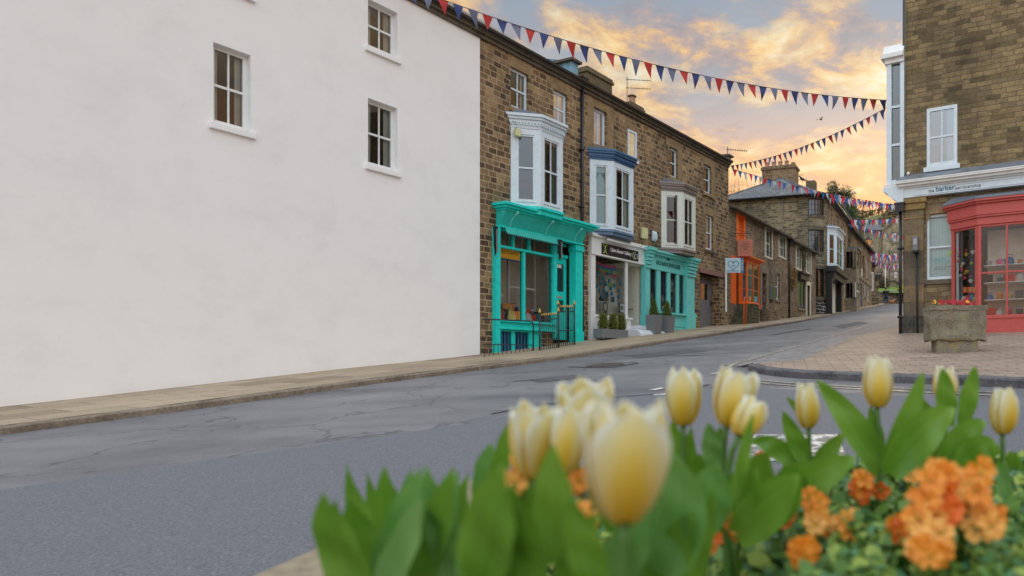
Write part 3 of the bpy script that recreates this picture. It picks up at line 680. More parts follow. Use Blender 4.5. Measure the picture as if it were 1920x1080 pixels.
# low plain rail further left
lr = MB(); oz = .8; p0 = F1.S(921, oz); p1 = F1.S(1000, oz); B0 = F1.W(p0, -oz); bz_ = gz(B0.x, B0.y)
le = empty('hand_rail', (B0.x, B0.y, bz_), math.atan2(F1.s, F1.c), 'low plain black rail with curved end left of the gilt railing', 'railing')
zt = F1.Z(921, 600, oz) + F1.bz - bz_ + .02; Lx = p1 - p0
lr.tube([(-.25, 0, zt - .01), (Lx * .9, 0, zt + .02), (Lx * .98, 0, zt - .01), (Lx, 0, zt - .1), (Lx, 0, -.1)], .018, 6); lr.tube([(-.25, 0, .40), (Lx, 0, .42)], .012, 5); lr.tube([(-.25, 0, .10), (Lx, 0, .12)], .012, 5)
for i in range(12): x = -.2 + (Lx + .15) * i / 11; lr.tube([(x, 0, 0), (x, 0, .40)], .008, 5)
lr.build('bars', BLK, le)
pp = G(929, 651) or Vector((-6, 16.5)); wp = MB().box(-.05, .05, -.05, .05, -.1, .62).prism([(-.055, -.055), (.055, -.055), (.055, .055), (-.055, .055)], .62, .66)
tag(wp.build('wooden_post', BRN, None, (pp.x, pp.y, gz(pp.x, pp.y)), (0, 0, .4), bevel=.008), 'short square brown wooden post at the end of the low rail', 'post')

# ---- gallery house
F2 = A.sub(1090.5); a2 = F2.root('stone_house', 'brown stone house above the white gallery shop, blue-corniced bay', 'house', 'stone houses of the left terrace')
ez = EAVE - F2.bz; xe = F2.S(1207)
W3 = F2.rect(1113.5, 1138, 199, 269); W4 = F2.rect(1176.7, 1193.7, 241, 293.6)
px0, pxc, pxr = 1106, 1150, 1187
def bay_from(fac, pl, pc, pr, yt, yb):
    """solve the projection of a 45 degree bay from its three edges"""
    x0 = fac.S(pl); lo, hi = .1, 1.2
    for _ in range(40):
        m = (lo + hi) / 2
        if fac.S(pc, m) > x0 + m: lo = m
        else: hi = m
    p = (lo + hi) / 2; x2 = fac.S(pr, p); return x0, p, x2 + p, fac.Z(pc, yb, p), fac.Z(pc, yt, p)
B2 = bay_from(F2, 1106, 1150, 1187, 301.7, 430.5); B2 = (B2[0], B2[1], B2[2], B2[3], B2[4])
ob = (B2[0] + .06, B2[2] - .06, B2[3] + .1, B2[4] - .1, 0)
sx0, sx1 = F2.S(1103), F2.S(1210) - .02; zft = F2.Z(1104, 443); zfb = F2.Z(1105, 474); zgb = F2.Z(1111, 590)
zg2 = F2.Z(1105, 632)
og = (sx0 + .05, sx1 - .1, -1, zfb + .1, .02)
wall(a2, 0, xe, -1.5, ez, [W3, W4, ob, og], [STA, INT], depth=8.4, room=2.2)
lintel(a2, W3[0] - .3, W3[1] + .3, W3[3] + .001, ez - .2 - W3[3] - .002); lintel(a2, W3[0] - .3, W3[0] - .02, W3[2] - .15, W3[3] - W3[2] + .15, name='jamb_stone'); lintel(a2, W3[1] + .02, W3[1] + .3, W3[2] - .15, W3[3] - W3[2] + .15, name='jamb_stone')
sash(a2, W3, mat=WHB, glass=GLR, nx=2, nz=1, rail=False, y=.1); sash(a2, W4, mat=WHB, glass=GLR, nx=1, nz=1, rail=False, y=-.015, sillmat=WHB); lintel(a2, W4[0] - .1, W4[1] + .1, W4[3] + .02, .2)
oriel(a2, *B2, WHB, NAV, NAL, EAV, cur=[(B2[0] + .3, B2[2] - .3, 'both', CRT, .42)], base=.16, oh=.14, cor=.32, glass=glassmat('bay_glass_pale', (.8, .9, .9), .04), blind=paint('blind_aqua', (.30, .45, .47), .6, .1))
curtain(a2.children[-1] if a2.children else a2, B2[0] + .15, B2[0] + B2[1] + .1, B2[3] + .1, B2[4] - .1, -.12, 'blind', BLN, .35) if False else None
eaves(a2, .0, xe, ez, k=.615)
cx0, cx1 = F2.S(1103, -3.9), F2.S(1149, -3.9)
chimney(a2, F2.S(1101, -3.6) , F2.S(1148, -3.6), 3.6, 4.4, ez + 1.5, F2.Z(1148, 150, -3.6), CHM)
ca = chimney(a2, F2.S(1179, -3.9), F2.S(1203, -3.9), 3.8, 4.3, ez + 1.8, F2.Z(1190, 196, -3.9), CHM)
pb = MB(); cxm = F2.S(1187, -4); zc_ = F2.Z(1190, 196, -3.9); pb.lathe([(.16, 0), (.15, .1), (.13, .3), (.14, .32)], 12, (cxm, 4.05, zc_)); pb.lathe([(.2, .38), (.19, .4), (.03, .5)], 12, (cxm, 4.05, zc_)); pb.tube([(cxm - .1, 4.05, zc_ + .3), (cxm - .1, 4.05, zc_ + .4)], .012, 4); pb.tube([(cxm + .1, 4.05, zc_ + .3), (cxm + .1, 4.05, zc_ + .4)], .012, 4)
pb.build('chimney_cowl', POT, ca)
q = F2.W(F2.S(1190, -3.9), 4.3, zc_ - .3); aerial(q, F2.Z(1188, 139, -3.9) - zc_ + .3, 9, R(8), 'two-tier television aerial on the small chimney of the terrace', 1.0, 2)
# gallery shopfront
s2 = MB(); s2.box(sx0, sx1, -.13, .0, zfb, zft); s2.box(sx0 - .03, sx1 + .02, -.20, 0, zft, zft + .06); s2.box(sx0, sx1, -.16, .0, zft + .06, zft + .11); s2.box(sx0, sx1, -.16, 0, zfb - .05, zfb)
xg0, xg1 = F2.S(1111), F2.S(1171); xp = F2.S(1203)
s2.box(sx0, xg0, -.12, .1, -1, zfb - .05); s2.box(xp, sx1, -.12, .1, -1, zfb - .05)
s2.box(xg1 - .02, xg1 + .05, -.1, .0, zgb, zfb - .05); s2.box(xg0, xg1 + .25, -.16, .1, zgb - .06, zgb); s2.box(xg0, xg1 + .2, -.11, .1, -1, zgb - .06)
gs = s2.build('shopfront', WHT, a2, bevel=.006)
pnl = MB(); pnl.box(F2.S(1117, .12), xg1 + .05, -.125, -.11, zgb - .62, zgb - .58).box(F2.S(1117, .12), xg1 + .05, -.125, -.11, zgb - .14, zgb - .10).box(F2.S(1117, .12), F2.S(1117, .12) + .04, -.125, -.11, zgb - .58, zgb - .14); pnl.build('panel_moulding', WHT, gs)
lob = MB(); ydr = 1.25    # recessed lobby: cream side wall and inner wall
lob.box(xp - .0, xp + .05, .0, ydr, -1, zfb - .05); lob.box(xg1 + .05, xp, ydr, ydr + .05, -1, zfb - .05); lob.box(xg1 - .0, xp, .0, ydr, zfb - .09, zfb - .055)
lob.build('lobby', CRM, gs)
dl = MB(); dx0, dx1 = xg1 + .25, xp - .15; dl.box(dx0, dx1, ydr - .05, ydr - .002, .25, zfb - .35); gd = dl.build('door', WHT, gs)
MB().box(dx0 + .13, dx1 - .13, ydr - .058, ydr - .05, .9, zfb - .5).build('door_glass', GLM, gd)
hr = MB(); hx = xp - .03; hr.tube([(hx, .35, zgb + .35), (hx - .06, .35, zgb + .35), (hx - .06, .95, zgb + .28), (hx, .95, zgb + .28)], .022, 8); hr.build('hand_rail', paint('brass_rail', (.22, .15, .05), .35, .2), gs)
g = MB(); g.face([(xg0, -.02, zgb), (xg1, -.02, zgb), (xg1, -.02, zfb - .05), (xg0, -.02, zfb - .05)]); g.build('shop_glass', GLS, gs, recalc=False); g = MB(); g.face([(xg1, -.015, zgb), (xg1, 1.1, zgb), (xg1, 1.1, zfb - .05), (xg1, -.015, zfb - .05)]); g.build('side_glass', GLS, gs, recalc=False)
MB().box(xg0, xg1, .02, 1.0, zgb - .3, zgb - .02).build('display_shelf', WHT, gs); MB().box(xg0, xg1 - .02, 1.0, 1.04, zgb - .02, zfb).build('display_back', INTC, gs)
# name board
n0, n1 = F2.S(1128.7, .15), F2.S(1196.5, .15); nz1 = F2.Z(1128.7, 455.3, .15); nz0 = F2.Z(1128.7, 476, .15)
nb = MB().box(n0, n1, -.16, -.132, nz0, nz1).build('name_board', SGN, gs)
Lw = n1 - n0; text('lettering', 'Claire Baxter Gallery', .16, LTW, nb, on_wall(n0 + Lw * .50, -.163, (nz0 + nz1) / 2 + .02), .002, Lw * .58, bold=.004)
LIMEG = paint('lime_green', (.45, .6, .06), .5, .1); LIMG = paint('pale_gold', (.55, .55, .25), .5, .1)
lg = MB(); zc_ = (nz0 + nz1) / 2
def arc(mb, cx, cz, r, a0, a1, y, rr=.008, sx=1.0, n=14): mb.tube([(cx + sx * r * math.cos(a0 + (a1 - a0) * i / n), y, cz + r * math.sin(a0 + (a1 - a0) * i / n)) for i in range(n + 1)], rr, 5)
arc(lg, n0 - .02, zc_, .15, -1.2, 1.2, -.168, .012); arc(lg, n0 + .28, zc_, .15, 1.95, 4.33, -.168, .012); lg.build('logo', LIMEG, nb)
lg = MB(); arc(lg, n1 - .22, zc_, .105, .9, 5.4, -.168, .011); lg.build('logo', LIMG, nb); lg = MB(); arc(lg, n1 - .15, zc_ - .02, .075, 1.6, 4.9, -.168, .008); arc(lg, n1 - .1, zc_ - .04, .04, -1.5, 1.5, -.168, .007); arc(lg, n1 - .1, zc_ + .03, .035, -1.5, 1.5, -.168, .007); lg.build('logo', LTW, nb)
MB().tube([(n0 + .05, -.33, nz1 + .1), (n1 + .18, -.33, nz1 + .09)], .035, 8).build('lamp_tube', WHT, gs)
for xx in (n0 + .15, n1 + .05): MB().tube([(xx, -.2, zft + .03), (xx, -.33, nz1 + .1)], .01, 5).build('lamp_bracket', BLK, gs)
# whitened steps and kerb before the gallery door
q0 = F2.S(1172, .1); q1 = F2.S(1236, .25); st = MB(); gq = F2.W((q0 + q1) / 2, -.3); gl_ = gz(gq.x, gq.y) - F2.bz + .12
st.prismx([(-.75, gl_ - .4), (-.75, gl_ - .02), (-.62, gl_ + .12), (-.16, gl_ + .16), (-.16, gl_ - .4)], q0, q1); st.prismx([(-.45, gl_ + .13), (-.45, gl_ + .27), (1.2, gl_ + .27), (1.2, gl_ + .13)], xg1 + .2, xp)
st.build('doorstep', WST, a2, bevel=.03)
# window display of the gallery
gx0, gx1 = xg0, xg1; gy = .35; DD = math.atan2(F2.s, F2.c)
BLUD = paint('paper_blue', (.02, .35, .62), .6, .15); PNK = paint('paper_pink', (.75, .08, .32), .6, .1); LGR = paint('paper_green', (.35, .65, .08), .6, .1)
def fpos(px, py, off): x = F2.S(px, off); return F2.W(x, -off, F2.Z(px, py, off))
garland = empty('paper_garland', fpos(1135, 500, -.35), DD, 'rainbow coloured paper garland hanging at the top of the gallery window', 'decoration')
for i, (m, dzv, ln) in enumerate(((PNK, .10, 1.05), (BLUD, .02, .95), (LGR, -.07, .75), (PNK, -.14, .6), (GM[4], .06, .5))):
    mb = MB(); pts = [(-ln * .45 + ln * t / 8 + .12 * i, .03 * i, dzv - .05 * math.sin(t / 8 * 3.1) - .03 * t / 8) for t in range(9)]
    for p, q in zip(pts, pts[1:]): mb.face([(p[0], p[1], p[2] - .05), (q[0], q[1], q[2] - .05), (q[0], q[1] + .02, q[2] + .04), (p[0], p[1] + .02, p[2] + .04)])
    mb.build('paper_strip', m, garland, recalc=False)
rd = MB(); rd.lathe([(.002, .10), (.02, .06), (.045, 0), (.048, -.03), (.035, -.065), (.002, -.08)], 10)
first = None
for i, (px, py) in enumerate([(1121, 515), (1131, 520), (1140, 513), (1147, 511), (1126, 530), (1136, 532), (1142, 526), (1119, 536), (1133, 545), (1124, 545), (1145, 540), (1152, 535), (1161, 523), (1163, 531), (1161, 545), (1160, 556), (1129, 556), (1139, 553), (1147, 550), (1117, 523)]):
    if first is None: first = rd.build('paper_raindrop', BLUD); o = first
    else: o = first.copy(); col.objects.link(o)
    o.location = fpos(px, py, -.2 - .25 * ((i * 7) % 5) / 5); tag(o, 'blue paper raindrop hanging in the gallery window, ' + ORD[sorted([1121, 1131.1, 1140, 1147, 1126, 1136, 1142, 1119, 1133, 1124, 1145, 1152, 1161, 1163, 1161.2, 1160, 1129, 1139, 1147.1, 1117]).index(min([1121, 1131.1, 1140, 1147, 1126, 1136, 1142, 1119, 1133, 1124, 1145, 1152, 1161, 1163, 1161.2, 1160, 1129, 1139, 1147.1, 1117], key=lambda q: abs(q - px - (.2 if i == 14 else .1 if i in (1, 18) else 0))))] + ' from the left', 'decoration', 'paper raindrops in the gallery window')
def picture(px, py, w_, h_, off, fmat, imat, label, tilt=0):
    e = empty('picture_frame', fpos(px, py, off), DD + tilt, label, 'picture'); t = .03
    MB().box(-w_ / 2, -w_ / 2 + t, -.02, .02, 0, h_).box(w_ / 2 - t, w_ / 2, -.02, .02, 0, h_).box(-w_ / 2 + t, w_ / 2 - t, -.02, .02, 0, t).box(-w_ / 2 + t, w_ / 2 - t, -.02, .02, h_ - t, h_).build('frame', fmat, e)
    MB().box(-w_ / 2 + t, w_ / 2 - t, -.004, .01, t, h_ - t).build('mount', WHT, e); MB().box(-w_ / 4, w_ / 4, -.008, -.004, h_ * .3, h_ * .7).build('image', imat, e)
picture(1144, 547, .55, .42, -.75, WHT, LGR, 'white framed green picture high in the gallery window')
picture(1166, 587, .36, .34, -.3, SGN, GRY, 'small black framed drawing low in the gallery window', .2)
picture(1148, 574, .42, .45, -.6, WHT, NAV, 'white box frame holding a dark blue vase shape in the gallery window')
e = empty('round_mirror', fpos(1135, 587, -.35), DD, 'small round black-rimmed ornament on a foot in the gallery window', 'ornament')
m_ = MB(); m_.tube([(.11 * math.cos(t), 0, .2 + .15 * math.sin(t)) for t in [k * .4 for k in range(17)]], .012, 6); m_.tube([(0, 0, .05), (0, 0, 0)], .02, 6); m_.lathe([(.07, 0), (.06, .015), (.01, .02)], 12); m_.build('rim', SGN, e); MB().box(-.08, .08, -.002, .002, .1, .3).build('disc', INTC, e)
e = empty('shelf_unit', fpos(1127, 588, -.7), DD, 'small white shelf unit at the left of the gallery window', 'shelf')
MB().box(-.25, -.22, -.1, .1, 0, .42).box(.22, .25, -.1, .1, 0, .42).box(-.22, .22, -.1, .1, .38, .4).box(-.22, .22, -.1, .1, .18, .2).build('carcass', WHT, e); MB().lathe([(.05, 0), (.08, .08), (.03, .16), (.04, .18)], 12, (0, 0, .4)).build('vase', GM[2], e)
# alarm boxes and lamp on the walls
def alarm(fac, px, py, w_, h_, off, mat, label, shape='box'):
    x = fac.S(px, off); p = fac.W(x, -off, fac.Z(px, py, off)); e = empty('alarm_box', p, math.atan2(fac.s, fac.c), label, 'alarm box')
    if shape == 'box': MB().box(-w_ / 2, w_ / 2, -.09, .0, -h_ / 2, h_ / 2).build('cover', mat, e, bevel=.012)
    else: MB().prismx([(-.10, -h_ * .3), (-.11, h_ * .2), (-.06, h_ / 2), (0, h_ / 2), (0, -h_ / 2), (-.05, -h_ / 2)], -w_ / 2, w_ / 2).build('cover', mat, e, bevel=.02)
    MB().box(-w_ * .35, w_ * .35, .0, .03, -h_ * .35, h_ * .35).build('back_plate', GRY, e)
    MB().tube([(0, .01, h_ / 2), (.03, .012, h_ / 2 + .12), (-.08, .015, h_ / 2 + .2)], .006, 5).build('cable', BLK, e)
alarm(F1, 968, 249.5, .17, .19, .12, YEL, 'pale yellow alarm box on the edge of the nearest white bay')
alarm(F2, 1206, 437.5, .30, .36, .10, YEL, 'yellow square alarm box right of the blue-corniced bay')
alarm(F2, 1225, 443, .22, .34, .06, WHB, 'white rounded alarm box left of the cream bay', 'round')

# ---- jeweller house with passage
F3 = A.sub(1207); a3 = F3.root('stone_house', 'brown stone house above the aqua jeweller shop with cream bay and passage', 'house', 'stone houses of the left terrace')
ez = EAVE - F3.bz; xe = F3.S(1366)
W5 = F3.rect(1256, 1271, 274, 330); W6 = F3.rect(1320, 1334, 307, 360); W7 = F3.rect(1323, 1337, 401, 467)
B3 = bay_from(F3, 1240, 1280, 1303.5, 360, 465.4)
ob = (B3[0] + .06, B3[2] - .06, B3[3] + .1, B3[4] - .1, 0)
js0, js1 = F3.S(1211), F3.S(1301); jt = F3.Z(1211, 470, .15); 
oj = (js0 + .1, js1 - .15, -.2, jt - .35, .02)
op = (F3.S(1312), F3.S(1349), -1.0, F3.Z(1312, 511), .1)
wall(a3, 0, xe, -1.5, ez, [W5, W6, W7, ob, oj, op], [STA, INT], depth=8.4, room=2.4)
for r in (W5, W6):
    lintel(a3, r[0] - .25, r[1] + .3, r[3] + .001, ez - .2 - r[3] - .002); lintel(a3, r[1] + .01, r[1] + .3, r[2] - .12, r[3] - r[2] + .12, name='jamb_stone')
    sash(a3, r, mat=WHB, nx=1, nz=2, y=.09, cur=('left', CRT, .4))
lintel(a3, W7[0] - .2, W7[1] + .25, W7[3] + .001, .3); lintel(a3, W7[1] + .01, W7[1] + .25, W7[2], W7[3] - W7[2], name='jamb_stone'); sash(a3, W7, mat=WHT, nx=1, nz=2, y=.08, cur=('full', CRT, 1), sillmat=EAV)
oriel(a3, *B3, paint('cream_grey_paint', (.70, .73, .65), .5, .1), TAU, TAU, SLC, cur=[(B3[0] + .4, B3[2] - .4, 'right', CRT, .4), (B3[0] + .3, B3[0] + .9, 'both', CRD, .3)], base=.18, oh=.14, cor=.3)
eaves(a3, .0, xe, ez, k=.60)
parapet_end(a3, F3, 1350, 1370, 288, 306)
q = F3.W(F3.S(1364, -1), 1.0, ez + .6); aerial(q, F3.Z(1364, 275, -1) - ez - .6, 9, R(15), 'small television aerial at the far end of the terrace roof', .9, 1)
# jeweller shopfront
s3 = MB(); jb = F3.Z(1217, 597, .15); pj = .16
for (pa, pb_) in ((1210, 1218), (1287, 1301)):
    xa, xb = F3.S(pa, .18), F3.S(pb_, .18); s3.box(xa, xb, -.2, .02, -.6, jt); s3.box(xa - .03, xb + .03, -.26, .02, -.6, F3.Z(pb_, 588, .2) if pa > 1280 else jb + .1); s3.box(xa - .02, xb + .02, -.25, .02, jt - .12, jt - .06)
    for i in range(5): t = i / 4; s3.box(xa - .02 + .02 * t, xb + .02 - .02 * t, -.40 + .14 * t, -.18, jt - .10 - .12 * i, jt - .0 - .12 * i)
    s3.box(xa - .07, xb + .07, -.46, .02, jt - .0, jt + .1)
s3.box(js0 - .02, js1 + .0, -.30, .02, jt + .02, jt + .09); s3.box(js0, js1, -.24, .02, jt - .06, jt + .02)
zl = F3.Z(1218, 503, .12); zlb = F3.Z(1238, 583, .12); s3.box(js0 + .05, js1 - .05, -.12, .01, zl, jt - .06)
xs_ = [(1218.5, 1231), (1238, 1251), (1256.5, 1268.5), (1273, 1285.5)]; xa_ = [(F3.S(a, .08), F3.S(b, .08)) for a, b in xs_]
prev = js0 + .05
for a, b in xa_: s3.box(prev, a, -.1, .0, zlb, zl); prev = b
s3.box(prev, js1 - .1, -.1, .0, zlb, zl); s3.box(js0 + .1, js1 - .1, -.22, .02, zlb - .09, zlb - .02); s3.box(js0 + .1, js1 - .1, -.13, .01, -.6, zlb - .09)
s3.box(js0 + .3, js1 - .3, -.15, -.1, zlb - .5, zlb - .46)
jf = s3.build('shopfront', AQU, a3, bevel=.008)
g = MB(); g.face([(js0 + .1, -.04, zlb), (js1 - .15, -.04, zlb), (js1 - .15, -.04, zl), (js0 + .1, -.04, zl)]); g.build('shop_glass', GLS, jf, recalc=False)
xl0, xl1 = F3.S(1232, .15), F3.S(1276, .15); zl_ = F3.Z(1232, 491, .15); text('lettering', 'RICHARDS JEWELLERS', .20, AQD, jf, on_wall((xl0 + xl1) / 2, -.125, zl_ - .02), .004, xl1 - xl0, bold=.006)
cr = MB(); cxx = F3.S(1254, .15); cr.prism([(0, 0), (1, 0), (.5, 1)], 0, .01) if False else None
cr.M = on_wall(cxx, -.125, zl_ + .14); cr.prism([(-.06, 0), (.06, 0), (.085, .1), (.035, .05), (0, .13), (-.035, .05), (-.085, .1)], 0, .008); cr.build('crown_emblem', AQD, jf)
MB().box(js0 + .1, js1 - .15, .0, .8, zlb - .3, zlb - .01).build('display_shelf', INTC, jf); MB().box(js1 - .2, js1 - .17, .03, .8, zlb - .01, zl).box(js0 + .1, js1 - .15, .8, .84, zlb - .01, zl).build('display_back', INTB, jf)
MB().box(js0 + .1, js1 - .15, .02, .3, zlb, zlb + .03).build('display_cloth', NAV, jf)
random.seed(5)
def jpos(px, py, off): x = F3.S(px, off); return F3.W(x, -off, F3.Z(px, py, off))
bust = MB(); bust.lathe([(.10, 0), (.07, .03), (.04, .1), (.12, .2), (.15, .3), (.07, .4), (.05, .46)], 12)
first = None
for i, (px, py) in enumerate([(1243, 576), (1248, 560), (1262, 577), (1265, 558), (1277, 578), (1281, 560), (1224, 570), (1228, 552), (1259, 548), (1244, 545)]):
    if first is None: first = bust.build('necklace_bust', [WHT]); o = first
    else: o = first.copy(); col.objects.link(o)
    o.location = jpos(px, py, -.2 - .25 * (i % 2)); tag(o, 'pale necklace bust, ' + ORD[i] + ' of those dotted through the jeweller window', 'display bust', 'necklace busts in the jeweller window')
cardm = MB().box(-.11, .11, -.005, .005, 0, .17); first = None
for px in (1244, 1262, 1280):
    if first is None: first = cardm.build('price_card', LTW); o = first
    else: o = first.copy(); col.objects.link(o)
    o.location = jpos(px, 583 + (px - 1244) * .08, -.08); o.rotation_euler = (0, 0, DD); tag(o, 'white price card low in the ' + {1244: 'second', 1262: 'third', 1280: 'fourth'}[px] + ' light of the jeweller window', 'card', 'price cards in the jeweller window')
bl = MB()
for a, b in xa_[1:3]: bl.box(a, b, .3, .31, zl - .8, zl)
bl.build('blue_blind', paint('blind_blue', (.02, .14, .32), .6, .2), jf)
# passage: beam, back wall with grey door
MB().box(op[0] - .05, F3.S(1359), -.05, .25, op[3], op[3] + .17).build('beam', PIN, a3, bevel=.01)
pw = MB(); yd = .42; pw.box(op[0], op[1], yd, yd + .1, -1, op[3]); pw.build('passage_wall', STA, a3)
pw = MB(); pw.box(op[0] - .02, op[0] - .001, .1, yd, -1, op[3]).box(op[1] + .001, op[1] + .02, .1, yd, -1, op[3]).box(op[0], op[1], .1, yd, op[3], op[3] + .02); pw.build('passage_lining', STA, a3)
d0, d1 = F3.S(1311, -.36), F3.S(1334, -.36); dz0 = F3.Z(1320, 615, -.36); dz1 = F3.Z(1312, 524, -.36)
pd = MB().box(d0, d1, yd - .06, yd - .002, dz0, dz1).build('door', DOORG, a3); MB().box(d0 + .1, d1 - .35, yd - .068, yd - .061, dz0 + 1.15, dz1 - .15).build('door_glass', GLM, pd); MB().box(d0 - .06, d1 + .06, yd - .03, yd - .001, dz1, dz1 + .07).build('door_frame', DOORG, pd)
hd = MB(); hd.tube([(d1 - .08, yd - .12, dz0 + 1.02), (d1 - .2, yd - .12, dz0 + 1.02)], .012, 6); hd.box(d1 - .1, d1 - .06, yd - .08, yd - .06, dz0 + .92, dz0 + 1.12); hd.build('door_handle', BLK, pd)
MB().box(op[0] - .02, op[1] + .1, -.15, yd, dz0 - .3, dz0 - .01).build('doorstep', EAV, a3, bevel=.02)

# ---- limewashed neighbour (continues the row beyond the photo's left edge)
F0 = A.sub(-420); a0 = F0.root('limewashed_house', 'long plain limewashed house joining the left end of the terrace', 'house'); x9 = F0.S(900) - .004; ez0 = 8.3 - F0.bz
def r0(pl, pr, z0, z1): return (F0.S(pl), F0.S(pr), z0 - F0.bz, z1 - F0.bz)
ops0 = [r0(690, 745, 4.2, 5.6), r0(400, 470, 4.2, 5.6), r0(690, 745, 6.7, 7.7), r0(400, 470, 6.7, 7.7)]
wall(a0, 0, x9, -1.5, ez0, ops0, [LIM, INT], depth=8.4, room=2.4, rev=.2)
for i, r in enumerate(ops0): sash(a0, r, mat=WHT, nx=2, nz=2, cur=('both', CRT, .25), y=.12, sillmat=LIM)
eaves(a0, 0, x9, ez0, k=.6)
# the rows' planters
def bush(name, loc, prof, h, mat, n=900, leaf=.022, core=None, label=None, cat='shrub', group=None, parent=None, seed=1):
    """clipped shrub: many small leaves on and inside a turned outline prof(t)->radius"""
    rnd = random.Random(seed); mb = MB()
    for i in range(n):
        t = rnd.random() ** .9; rr = prof(t) * (1 - abs(rnd.gauss(0, .12))) * (1 + .08 * math.sin(t * 19 + i % 7)); a = rnd.uniform(0, 6.283)
        c = Vector((rr * math.cos(a), rr * math.sin(a), t * h)); d = Vector((math.cos(a), math.sin(a), rnd.uniform(-.2, .9))).normalized(); s = leaf * rnd.uniform(.6, 1.3)
        u = d.orthogonal().normalized(); u = (u + d.cross(u) * rnd.uniform(-2, 2)).normalized(); v = (d * .6 + d.cross(u) * rnd.uniform(-.8, .8)).normalized()
        mb.face([c - u * s * .4, c + v * s * .7 - u * s * .2, c + v * s * 1.2, c + v * s * .5 + u * s * .5], 0 if rnd.random() < .75 else 1)
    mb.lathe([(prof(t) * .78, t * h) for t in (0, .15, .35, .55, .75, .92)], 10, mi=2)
    return mb.build(name, mat, parent, loc, recalc=False)
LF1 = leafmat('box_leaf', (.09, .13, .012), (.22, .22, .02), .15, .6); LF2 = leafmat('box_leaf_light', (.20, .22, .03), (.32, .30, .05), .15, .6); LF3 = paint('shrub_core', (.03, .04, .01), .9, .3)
LG1 = leafmat('cone_leaf', (.06, .12, .012), (.14, .2, .02), .15, .6); LG2 = leafmat('cone_leaf_light', (.18, .24, .03), (.3, .32, .05), .15, .6)
x0_, x1_ = F2.S(1121, .55), F2.S(1169.5, .55); c_ = F2.W((x0_ + x1_) / 2, -.55); tz = F2.bz + F2.Z(1145, 618, .55); bz_ = gz(c_.x, c_.y) + .12
tr = empty('planter_box', (c_.x, c_.y, bz_), DD, 'long grey planter box on short feet in front of the gallery window', 'planter'); w_ = (x1_ - x0_) / 2; H_ = tz - bz_
tb = MB(); z0 = H_ - .27; tb.box(-w_, w_, -.17, -.14, z0, H_).box(-w_, w_, .14, .17, z0, H_).box(-w_, -w_ + .03, -.14, .14, z0, H_).box(w_ - .03, w_, -.14, .14, z0, H_).box(-w_ + .03, w_ - .03, -.14, .14, z0, z0 + .03); tb.build('box', GRY, tr, bevel=.006)
for xx in (-w_ + .12, w_ - .12): MB().box(xx - .05, xx + .05, -.14, .14, -.02, z0).build('foot', GRY, tr)
MB().box(-w_ + .03, w_ - .03, -.14, .14, z0 + .03, H_ - .03).build('soil', BRN, tr)
sl_ = MB()
for i in range(7): sl_.box(-w_ + .25 + i * .14, -w_ + .33 + i * .14, -.13, .13, z0 - .05, z0 - .005)
sl_.build('slats', SGN, tr)
for i, px in enumerate((1131, 1149.5, 1165)):
    x = F2.S(px, .55); p = F2.W(x, -.55); hh = F2.Z(px, 588, .55) + F2.bz - tz + .02
    tag(bush('clipped_shrub', (p.x, p.y, tz - .03), lambda t: .155 * (math.sin(min(1, t * 1.15 + .22) * math.pi * .86) ** .55 if t < .99 else .3), hh, [LF1, LF2, LF3], 1100, .03, seed=i), ('left', 'middle', 'right')[i] + ' one of the three clipped round-topped shrubs in the long grey planter box', 'shrub', 'clipped shrubs in the planter box')
for i, (pl, pr, pt, pb, ct) in enumerate(((1216, 1235.5, 591, 621, 561), (1241, 1259.5, 592.5, 623, 565))):
    off = .62; x0_, x1_ = F3.S(pl, off), F3.S(pr, off); c_ = F3.W((x0_ + x1_) / 2, -off - .0); bz_ = gz(c_.x, c_.y) + .12; tz = F3.bz + F3.Z((pl + pr) / 2, pt, off); H_ = tz - bz_; w_ = .2
    e = empty('tall_planter', (c_.x, c_.y, bz_), DD, ('left' if i == 0 else 'right') + ' of the two tall square grey planters before the jeweller window', 'planter', 'tall grey planters at the jeweller')
    pm_ = MB(); n_ = 4; A_ = [(-w_ * .86, -w_ * .86), (w_ * .86, -w_ * .86), (w_ * .86, w_ * .86), (-w_ * .86, w_ * .86)]; B_ = [(-w_, -w_), (w_, -w_), (w_, w_), (-w_, w_)]; C_ = [(a * .88, b * .88) for a, b in B_]
    for k in range(4): j = (k + 1) % 4; pm_.face([(*A_[k], -.03), (*A_[j], -.03), (*B_[j], H_), (*B_[k], H_)]); pm_.face([(*B_[k], H_), (*B_[j], H_), (*C_[j], H_), (*C_[k], H_)]); pm_.face([(*C_[k], H_), (*C_[j], H_), (*C_[j], H_ - .06), (*C_[k], H_ - .06)])
    pm_.build('pot', GRY, e, recalc=False); MB().box(-w_ * .87, w_ * .87, -w_ * .87, w_ * .87, H_ - .08, H_ - .05).build('soil', BRN, e)
    hh = F3.Z((pl + pr) / 2, ct, off) + F3.bz - tz + .05
    tag(bush('cone_topiary', (c_.x, c_.y, tz - .06), lambda t: .175 * (1 - t) ** .75 * min(1, .75 + t * 3) + .012, hh, [LG1, LG2, LF3], 1300, .028, seed=10 + i), 'pointed cone topiary in the ' + ('left' if i == 0 else 'right') + ' tall grey planter', 'topiary', 'cone topiaries at the jeweller')
